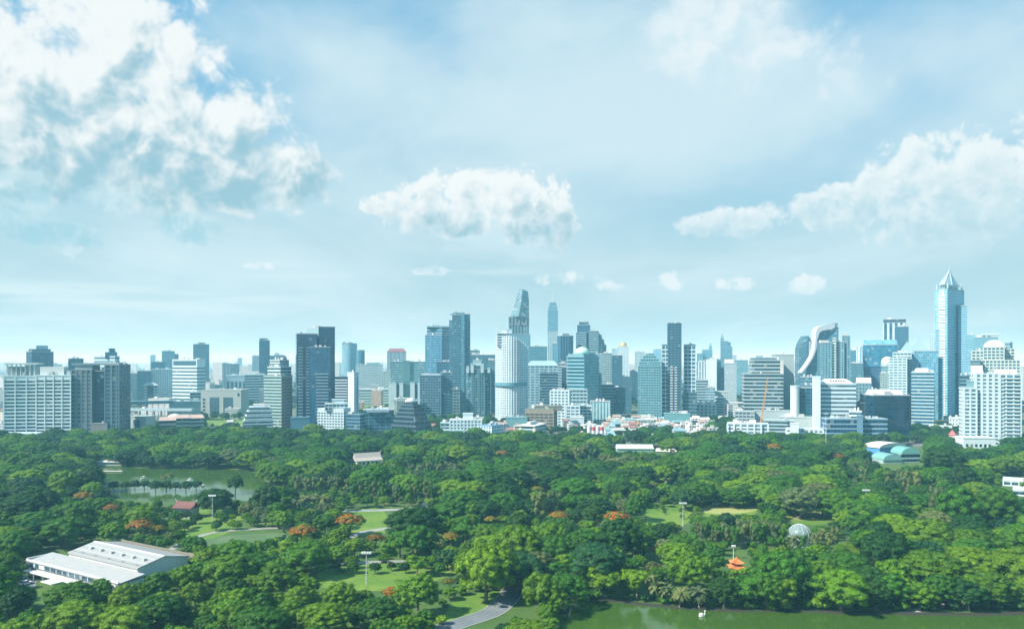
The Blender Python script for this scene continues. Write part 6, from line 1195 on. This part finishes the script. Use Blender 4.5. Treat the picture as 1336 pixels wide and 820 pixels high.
# woodland: what is left, as one object that instances crowns and trunks
WCOL = bpy.data.collections.new('woodland_sources'); idx = {}
for k in REST:
    kind, var, tone = TREES[k][:3]
    if (kind, var, tone) not in idx:
        idx[(kind, var, tone)] = len(idx); p = PROTO[kind][var]
        a = crown_mesh(p, tone); V, FT, FQ, mq = p.data; tv = np.array([v.co[:] for v in p.trunk.vertices]); tq = [tuple(f.vertices) for f in p.trunk.polygons if len(f.vertices) == 4]
        mats = list(a.materials)+[BARK]; me = np_mesh('tree_shape', np.concatenate([V, tv]), FT, np.concatenate([FQ, np.array(tq)+len(V)]), np.concatenate([mq, np.full(len(tq), len(mats)-1)]), mats)
        WCOL.objects.link(bpy.data.objects.new('source_%03d' % idx[(kind, var, tone)], me))
def scatter(name, pts, col, label=None):
    me = bpy.data.meshes.new(name); n = len(pts)
    me.vertices.add(n); me.vertices.foreach_set('co', [c for p in pts for c in p[0]])
    at = me.attributes.new('pick', 'INT', 'POINT'); at.data.foreach_set('value', [p[1] for p in pts])
    at = me.attributes.new('turn', 'FLOAT_VECTOR', 'POINT'); at.data.foreach_set('vector', [c for p in pts for c in (0, 0, p[2])])
    at = me.attributes.new('size', 'FLOAT_VECTOR', 'POINT'); at.data.foreach_set('vector', [c for p in pts for c in p[3]])
    o = link(name, me); tag(o, kind='stuff')
    ng = bpy.data.node_groups.new(name, 'GeometryNodeTree'); ng.interface.new_socket('Geometry', in_out='INPUT', socket_type='NodeSocketGeometry'); ng.interface.new_socket('Geometry', in_out='OUTPUT', socket_type='NodeSocketGeometry')
    N = ng.nodes; gi = N.new('NodeGroupInput'); go = N.new('NodeGroupOutput'); ip = N.new('GeometryNodeInstanceOnPoints'); ci = N.new('GeometryNodeCollectionInfo')
    ci.inputs['Collection'].default_value = col; ci.inputs['Separate Children'].default_value = True; ci.inputs['Reset Children'].default_value = True
    ip.inputs['Pick Instance'].default_value = True; L = ng.links
    def attr(nm, ty): a = N.new('GeometryNodeInputNamedAttribute'); a.data_type = ty; a.inputs['Name'].default_value = nm; return a.outputs['Attribute']
    L.new(gi.outputs[0], ip.inputs['Points']); L.new(ci.outputs[0], ip.inputs['Instance']); L.new(attr('pick', 'INT'), ip.inputs['Instance Index']); L.new(attr('size', 'FLOAT_VECTOR'), ip.inputs['Scale'])
    e2r = N.new('FunctionNodeEulerToRotation'); L.new(attr('turn', 'FLOAT_VECTOR'), e2r.inputs[0]); L.new(e2r.outputs[0], ip.inputs['Rotation']); L.new(ip.outputs[0], go.inputs[0])
    md = o.modifiers.new('scatter', 'NODES'); md.node_group = ng; return o
scatter('woodland', [((TREES[k][3], TREES[k][4], 0), idx[TREES[k][:3]], TREES[k][7], (TREES[k][5], TREES[k][5], TREES[k][6])) for k in REST], WCOL)
BADL = [(len(o['label'].split()), o['label']) for o in bpy.data.objects if o.get('label') and len(o['label'].split()) > 16]
print('TREES', len(TREES), 'individual', len(INDIV), 'rest', len(REST))
# ================================================================== low city between the towers
def low_city():
    rr = random.Random(21); items = []; specs = []
    cap = lambda x: 492 if x < 340 else (500 if x < 560 else 515)
    tries = 0
    zones = ((-60, 345, 900, 2600, 150), (440, 560, 1000, 2300, 26), (560, 800, 790, 1000, 34), (790, 960, 790, 1040, 95), (900, 1340, 840, 1500, 30), (345, 560, 1500, 2600, 14))
    for (x0, x1, D0, D1, n) in zones:
        c = 0
        for _ in range(n*40):
            if c >= n: break
            x = rr.uniform(x0, x1); D = rr.uniform(D0, D1) if D1 < 1100 else D0*(D1/D0)**rr.random(); X = PX(x, D); w = rr.uniform(6, 14) if D < 1050 else rr.uniform(10, 34); d = rr.uniform(6, 11) if D < 1050 else rr.uniform(12, 26)
            h = rr.choice([4, 5, 6.5, 8, 9]) if D < 1050 else rr.choice([8, 11, 14, 18, 24, 30])
            if HY+(CAMH-h)/D*F < cap(x): continue
            if any((X-a)**2+(D-b)**2 < (q+max(w, d)*.6)**2 for a, b, q in FOOT): continue
            if not near_ok(X, D, max(w, d)*.4, .8): continue
            FOOT.append((X, D, max(w, d)*.5)); specs.append((x, D, X, w, d, h, rr.choice([0, 0, 1, 1]) if D < 1100 else 0, rr.randrange(7), rr.uniform(-.3, .3), rr.randrange(5))); c += 1
    wc = [(WHITE, 'white'), ((.60, .58, .50), 'cream'), ((.46, .50, .50), 'grey'), ((.66, .70, .71), 'pale blue'), ((.52, .40, .32), 'tan'), ((.30, .36, .37), 'charcoal'), ((.70, .70, .66), 'pale')]
    rc = [((.28, .15, .12), 'red roofed'), ((.18, .32, .36), 'teal roofed'), ((.38, .41, .40), 'grey roofed'), ((.34, .26, .21), 'brown roofed'), ((.64, .66, .66), 'pale roofed')]
    for k, s in enumerate(specs):
        x, D, X, w, d, h, rt, ci, yw, ri = s
        ph = f'{"small" if w < 18 else "long"} {wc[ci][1]} '+(f'{rc[ri][1]} house' if rt else ('flat roofed house' if h < 10 else 'mid rise block'))
        items.append((k, ph, *proj(X, D, h*.6)))
    ds = describe(items)
    for k, s in enumerate(specs):
        x, D, X, w, d, h, rt, ci, yw, ri = s
        o = tag(empty('house' if h < 10 else 'apartment_building', X, D, 0, yw), ds[k], 'house' if h < 10 else 'building', 'low buildings beyond the park')
        MB().box(-w/2, w/2, -d/2, d/2, 0, h).obj('wall', facade(wc[ci][0], (.06, .11, .13), (2.4, 3.0, 3.8)[k % 3], 3.2, (.4, .55, .8)[ri % 3], .42), o)
        if rt: MB().prism([(-w*.55, -d*.56), (w*.55, -d*.56), (w*.55, d*.56), (-w*.55, d*.56)], 0, rr.uniform(1.6, 3), [(-w*.42, -.2), (w*.42, -.2), (w*.42, .2), (-w*.42, .2)]).obj('roof', plain(rc[ri][0], .8, 'roof_tile'), o, (0, 0, h+.01))
        else:
            MB().box(-w/2-.2, w/2+.2, -d/2-.2, d/2+.2, 0, .5).obj('roof', plain((.48, .49, .46), .8, 'roof_slab'), o, (0, 0, h))
            MB().box(-w*.3, -w*.3+3.4, -d*.2, d*.15, .5, 3.0).obj('stair_head', plain(wc[ci][0], .7, 'rendered_wall'), o, (0, 0, h))
            if k % 2: MB().cyl(w*.2, 0, .5, 2.4, 1.0, n=10).obj('water_tank', plain((.45, .47, .48), .4, 'steel'), o, (0, 0, h))
    # market awnings: parasol roofs among the houses
    for q in range(16):
        x, D = rr.uniform(862, 925), rr.uniform(830, 930); X = PX(x, D); c, nm = rr.choice([((.55, .14, .12), 'red'), ((.7, .66, .6), 'cream'), ((.6, .36, .14), 'orange'), ((.25, .42, .5), 'blue')])
        if any((X-a)**2+(D-b)**2 < (b_+4)**2 for a, b, b_ in FOOT): continue
        FOOT.append((X, D, 5)); o = tag(empty('market_awning', X, D), f'{nm} peaked market awning {ORD[q] or "first"} of the cluster below the tall square dark tower', 'awning', 'market awnings below the dark tower')
        MB().prism([(-5, -4), (5, -4), (5, 4), (-5, 4)], 3, 5.2, [(-.4, -.4), (.4, -.4), (.4, .4), (-.4, .4)]).obj('awning_cloth', plain(c, .8, 'awning_cloth'), o)
        for a in (-4.6, 4.6):
            for b in (-3.6, 3.6): MB().cyl(a, b, 0, 3, .1, n=6).obj('post', plain((.5, .5, .5), .5, 'steel'), o)
    # the far city, thousands of roofs that read as one mass towards the horizon
    m = MB(); mats = [facade(c, (.08, .13, .16), 4, 3.5, .5, .4, name='far_facade') for c in ((.5, .52, .5), (.62, .62, .58), (.34, .4, .42), (.46, .4, .33))]
    for q in range(3000):
        D = 2650*(11000/2650)**(rr.random()**1.3); x = rr.uniform(-120, 1460); X = PX(x, D); w, d = rr.uniform(12, 60), rr.uniform(12, 40); h = rr.choice([6, 8, 10, 12, 16, 22, 28]) if rr.random() < .93 else rr.uniform(35, 75)
        m.cur = rr.randrange(4); m.box(X-w/2, X+w/2, D-d/2, D+d/2, 0, h)
    tag(m.obj('far_city', mats), kind='stuff')
    # tree cover between the far roofs
    fc = bpy.data.collections.new('far_tree_sources')
    for v in range(3):
        p = PROTO['round_tree'][v]; fc.objects.link(bpy.data.objects.new('far_source_%d' % v, crown_mesh(p, 'deep')))
    pts = []
    for q in range(2600):
        D = 1300*(7000/1300)**rr.random(); x = rr.uniform(-100, 1440); X = PX(x, D); s = rr.uniform(.8, 1.5)
        if foot_ok(X, D, 5): pts.append(((X, D, -2*s), q % 3, rr.uniform(0, 6), (s*1.5, s*1.5, s)))
    scatter('far_woodland', pts, fc)
low_city()

for o in COL.objects:
    if o.get('label') and len(o['label'].split()) > 16: print('LONG', len(o['label'].split()), o['label'])
# ================================================================== air
hz = MB().box(-E-400, E+400, -3200, E+400, -1.2, 262).obj('haze', None); tag(hz, kind='stuff')
hm = bpy.data.materials.new('haze_air'); hm.use_nodes = True; hm.node_tree.nodes.clear(); g = NT(hm.node_tree)
o_ = g.n('ShaderNodeOutputMaterial'); pv = g.n('ShaderNodeVolumePrincipled'); g.set(pv.inputs['Color'], HAZE_COL); g.set(pv.inputs['Absorption Color'], (1.0, 1.0, 1.0)); g.set(pv.inputs['Density'], HAZE_DENSITY); g.set(pv.inputs['Anisotropy'], 0.0)
hm.node_tree.links.new(pv.outputs[0], o_.inputs['Volume']); hz.data.materials.clear(); hz.data.materials.append(hm)
# ================================================================== sun and sky
SUN = Vector((-.82, -.38, .0)).normalized()*math.cos(math.radians(42))+Vector((0, 0, math.sin(math.radians(42))))
ld = bpy.data.lights.new('sun', 'SUN'); ld.energy = SUN_E; ld.angle = math.radians(.6); ld.color = (1, .97, .90)
lo = bpy.data.objects.new('sun', ld); COL.objects.link(lo); lo.rotation_euler = SUN.to_track_quat('Z', 'Y').to_euler()
w = bpy.data.worlds.new('World'); sc.world = w; w.use_nodes = True; t = w.node_tree; t.nodes.clear(); g = NT(t)
wo = g.n('ShaderNodeOutputWorld'); bg = g.n('ShaderNodeBackground'); STR = .1
sky = g.n('ShaderNodeTexSky'); sky.sky_type = 'NISHITA'; sky.sun_disc = False; sky.sun_elevation = math.radians(42); sky.sun_rotation = math.atan2(SUN.x, SUN.y); sky.air_density = 1.0; sky.dust_density = .6; sky.ozone_density = 1.4
tc = g.n('ShaderNodeTexCoord'); d = tc.outputs['Generated']; sp = g.n('ShaderNodeSeparateXYZ'); g.set(sp.inputs[0], d)
x, y, z = sp.outputs
az = g.m('ARCTAN2', x, y); el = g.m('ARCSINE', z)
ae = g.n('ShaderNodeCombineXYZ'); g.set(ae.inputs[0], az); g.set(ae.inputs[1], el); AE = ae.outputs[0]
den = g.m('ADD', g.m('MAXIMUM', z, 0), .10); pl = g.n('ShaderNodeCombineXYZ'); g.set(pl.inputs[0], g.m('DIVIDE', x, den)); g.set(pl.inputs[1], g.m('DIVIDE', y, den)); PLN = pl.outputs[0]
def C(r, g_, b): # sRGB bytes -> emission value before the strength factor
    f = lambda v: ((v/255+.055)/1.055)**2.4 if v > 10 else v/255/12.92
    return (f(r)/STR/EXPF, f(g_)/STR/EXPF, f(b)/STR/EXPF)
blue = g.mix(.55, g.mul(sky.outputs[0], SKY_GAIN), C(86, 176, 226))
base = g.mix(g.ss(el, .02, .42), C(174, 208, 218), g.mix(.35, blue, C(140, 205, 232)))
# high veil cloud: streaks on a flat layer
v1 = g.noise(g.vm('ADD', g.vm('MULTIPLY', PLN, (.55, .30, 1)), (1.7, .35, 0)), 1.3, 7, .62, .5)
v2 = g.noise(g.vm('MULTIPLY', AE, (5.0, 9.0, 1)), 1.0, 6, .55, .4)
def ang(px, py):
    u = (px-CX)/F; a = math.atan(u); return a, math.atan((HY-py)/F*math.cos(a))
def blobs(lst, warp):
    cur = None
    for (px, py, rx, ry, wt) in lst:
        a, e = ang(px, py); q = g.vm('MULTIPLY', g.vm('SUBTRACT', warp, (a, e, 0)), (F/rx, F/ry, 0))
        v = g.m('MULTIPLY', g.m('SUBTRACT', 1.0, g.vm('LENGTH', q)), wt)
        cur = v if cur is None else g.m('SMOOTH_MAX', cur, v, .25)
    return cur
wn = g.n('ShaderNodeTexNoise'); g.set(wn.inputs['Vector'], AE); g.set(wn.inputs['Scale'], 9.0); g.set(wn.inputs['Detail'], 5)
WARP = g.vm('ADD', AE, g.vm('MULTIPLY', g.vm('SUBTRACT', wn.outputs['Color'], (.5, .5, .5)), (.10, .07, 0)))
veil_b = blobs([(820, 120, 330, 190, 1.0), (1050, 150, 260, 120, .9), (640, 130, 240, 130, .8), (470, 90, 160, 90, .7), (1250, 60, 200, 140, .8), (720, 50, 160, 70, .8), (430, 60, 180, 60, .8), (930, 40, 120, 70, 1.0), (560, 270, 420, 110, .6), (200, 330, 420, 110, .55), (1000, 330, 420, 90, .3)], WARP)
veil = g.ss(g.m('ADD', veil_b, g.m('ADD', g.m('MULTIPLY', g.m('SUBTRACT', v1, .5), 1.9), g.m('MULTIPLY', g.m('SUBTRACT', v2, .5), 1.1))), -.3, .85)
base = g.mix(g.m('MULTIPLY', veil, .88), base, C(212, 235, 243))
# low thin bars of stratus
sb = g.noise(g.vm('MULTIPLY', AE, (3.0, 42.0, 1)), 1.0, 5, .6, .6)
bars = g.m('MULTIPLY', g.ss(sb, .44, .62), g.ss(blobs([(150, 392, 330, 26, 1.0), (300, 350, 260, 16, .7), (60, 415, 200, 14, .8), (640, 352, 90, 16, .5)], AE), 0, .6))
base = g.mix(g.m('MULTIPLY', bars, .85), base, C(214, 236, 240))
# cumulus
def n2(vec, scale, det, rough=.6, color=False):
    nd = g.n('ShaderNodeTexNoise', noise_dimensions='2D'); g.set(nd.inputs['Vector'], vec); g.set(nd.inputs['Scale'], scale); g.set(nd.inputs['Detail'], det); g.set(nd.inputs['Roughness'], rough)
    return nd.outputs['Color' if color else 0]
def cloudfield(sc_, seed, dx, dy):
    P = g.vm('ADD', AE, seed)
    wp = g.vm('MULTIPLY', g.vm('SUBTRACT', n2(P, sc_*1.3, 2, .5, True), (.5, .5, .5)), (.30/sc_, .30/sc_, 0))
    Q = g.vm('ADD', P, wp)
    def field(off, det):
        q = g.vm('ADD', Q, (*off, 0)); n1 = n2(q, sc_, 8-det, .62)
        vo = g.n('ShaderNodeTexVoronoi', feature='F1', voronoi_dimensions='2D'); g.set(vo.inputs['Vector'], q); g.set(vo.inputs['Scale'], sc_*2.0); g.set(vo.inputs['Detail'], 3.0-det); g.set(vo.inputs['Roughness'], .55); g.set(vo.inputs['Lacunarity'], 2.2)
        return g.m('ADD', g.m('MULTIPLY', g.m('SUBTRACT', n1, .5), 2.6), g.m('SUBTRACT', .42, vo.outputs['Distance']))
    f0 = field((0, 0), 0); f1 = field((dx, dy), 1)
    return f0, g.m('SUBTRACT', f0, f1)
def cumulus(base, fld, lst, top, bot, amp, lit, dark, soft=.2, opac=1.0, cut=.1, kr=.62):
    f0, rel = fld
    bl = blobs(lst, AE); dens = g.m('ADD', g.m('MULTIPLY', g.m('ADD', g.ss(bl, -.1, .62), g.m('MULTIPLY', bl, .25)), .95), g.m('MULTIPLY', f0, amp)); dens = g.m('SUBTRACT', dens, .18); al = g.ss(dens, cut, cut+soft)
    e0, e1 = ang(CX, bot)[1], ang(CX, top)[1]
    vert = g.m('DIVIDE', g.m('SUBTRACT', el, e0), e1-e0); thick = g.ss(dens, .1, .9)
    L = g.m('ADD', g.m('ADD', g.m('MULTIPLY', vert, .8), .26), g.m('MULTIPLY', rel, kr))
    L = g.m('ADD', L, g.m('MULTIPLY', g.m('SUBTRACT', 1.0, thick), .38))
    return g.mix(g.m('MULTIPLY', al, opac), base, g.mix(g.ss(L, .10, .98), dark, lit))
FA = cloudfield(9.5, (0, 0, 0), -.014, .018); FB = cloudfield(19.0, (3.1, .4, 0), -.008, .010)
WH = C(244, 250, 250); DK = C(152, 194, 210); DK2 = C(182, 215, 227)
base = cumulus(base, FA, [(930, 30, 150, 90, .9), (1010, 90, 200, 80, .65), (870, 60, 90, 60, .6)], -60, 150, .6, C(238, 247, 250), C(206, 232, 243), .9, .75, 0.0)
base = cumulus(base, FA, [(130, 90, 200, 150, 1.2), (200, 60, 90, 70, 1.0), (50, 80, 130, 120, 1.0), (130, 180, 230, 130, 1.1), (240, 200, 200, 90, 1.1), (345, 230, 140, 56, 1.15), (305, 150, 80, 76, .8), (0, 70, 90, 110, .9), (40, 190, 150, 130, .7), (250, 255, 210, 40, .8)], 10, 280, .62, WH, DK, .55, .97, .06)
base = cumulus(base, FB, [(625, 254, 122, 48, 1.1), (575, 266, 100, 52, 1.0), (506, 266, 54, 28, 1.0), (690, 262, 70, 62, 1.0), (728, 290, 40, 48, 1.0), (590, 294, 90, 32, .8), (680, 302, 80, 30, .7)], 212, 306, .62, WH, DK, .40, .95, .10, .32)
base = cumulus(base, FB, [(1280, 228, 185, 68, 1.2), (1180, 256, 120, 52, 1.1), (1094, 270, 84, 46, 1.1), (1230, 284, 120, 50, .9), (1346, 215, 110, 70, 1.0)], 180, 315, .62, C(240, 249, 250), DK2, .5, .9, .10, .30)
base = cumulus(base, FB, [(946, 291, 92, 27, 1.1), (992, 280, 46, 24, .9)], 262, 312, .62, C(240, 248, 250), DK2, .6, .85, .10, .25)
base = cumulus(base, FB, [(880, 365, 25, 20, 1.0), (970, 371, 58, 15, .9), (1052, 371, 38, 17, 1.1), (560, 353, 50, 11, .9), (735, 363, 74, 16, .8), (340, 346, 32, 8, .9), (795, 373, 32, 12, .7), (1292, 410, 22, 8, .8), (1225, 392, 18, 9, .6)], 352, 420, .8, C(238, 247, 249), DK2, .7, .8, .12, .2)
base = cumulus(base, FB, [(2, 250, 76, 42, 1.2), (80, 306, 120, 26, .9), (250, 298, 60, 30, 1.0), (150, 258, 100, 36, .6)], 222, 330, .6, C(206, 233, 240), C(150, 202, 218), .6, .6)
g.set(bg.inputs[0], base); bg.inputs[1].default_value = STR; t.links.new(bg.outputs[0], wo.inputs[0])
# ================================================================== camera and picture
cd = bpy.data.cameras.new('camera'); cd.sensor_width = 36; cd.lens = F/1336*36; cd.shift_y = (HY-410)/1336; cd.clip_end = 200000; cd.clip_start = .5
co = bpy.data.objects.new('camera', cd); COL.objects.link(co); co.location = (0, 0, CAMH); co.rotation_euler = (math.pi/2, 0, 0); sc.camera = co
sc.render.engine = 'CYCLES'; sc.view_settings.view_transform = 'Standard'; sc.view_settings.look = 'None'; sc.view_settings.gamma = 1; sc.view_settings.use_curve_mapping = False; sc.view_settings.exposure = EXPO
sc.cycles.max_bounces = 4; sc.cycles.diffuse_bounces = 2; sc.cycles.glossy_bounces = 2; sc.cycles.transmission_bounces = 2; sc.cycles.transparent_max_bounces = 8; sc.cycles.volume_bounces = 2
sc.cycles.use_denoising = True; sc.cycles.sample_clamp_indirect = 6
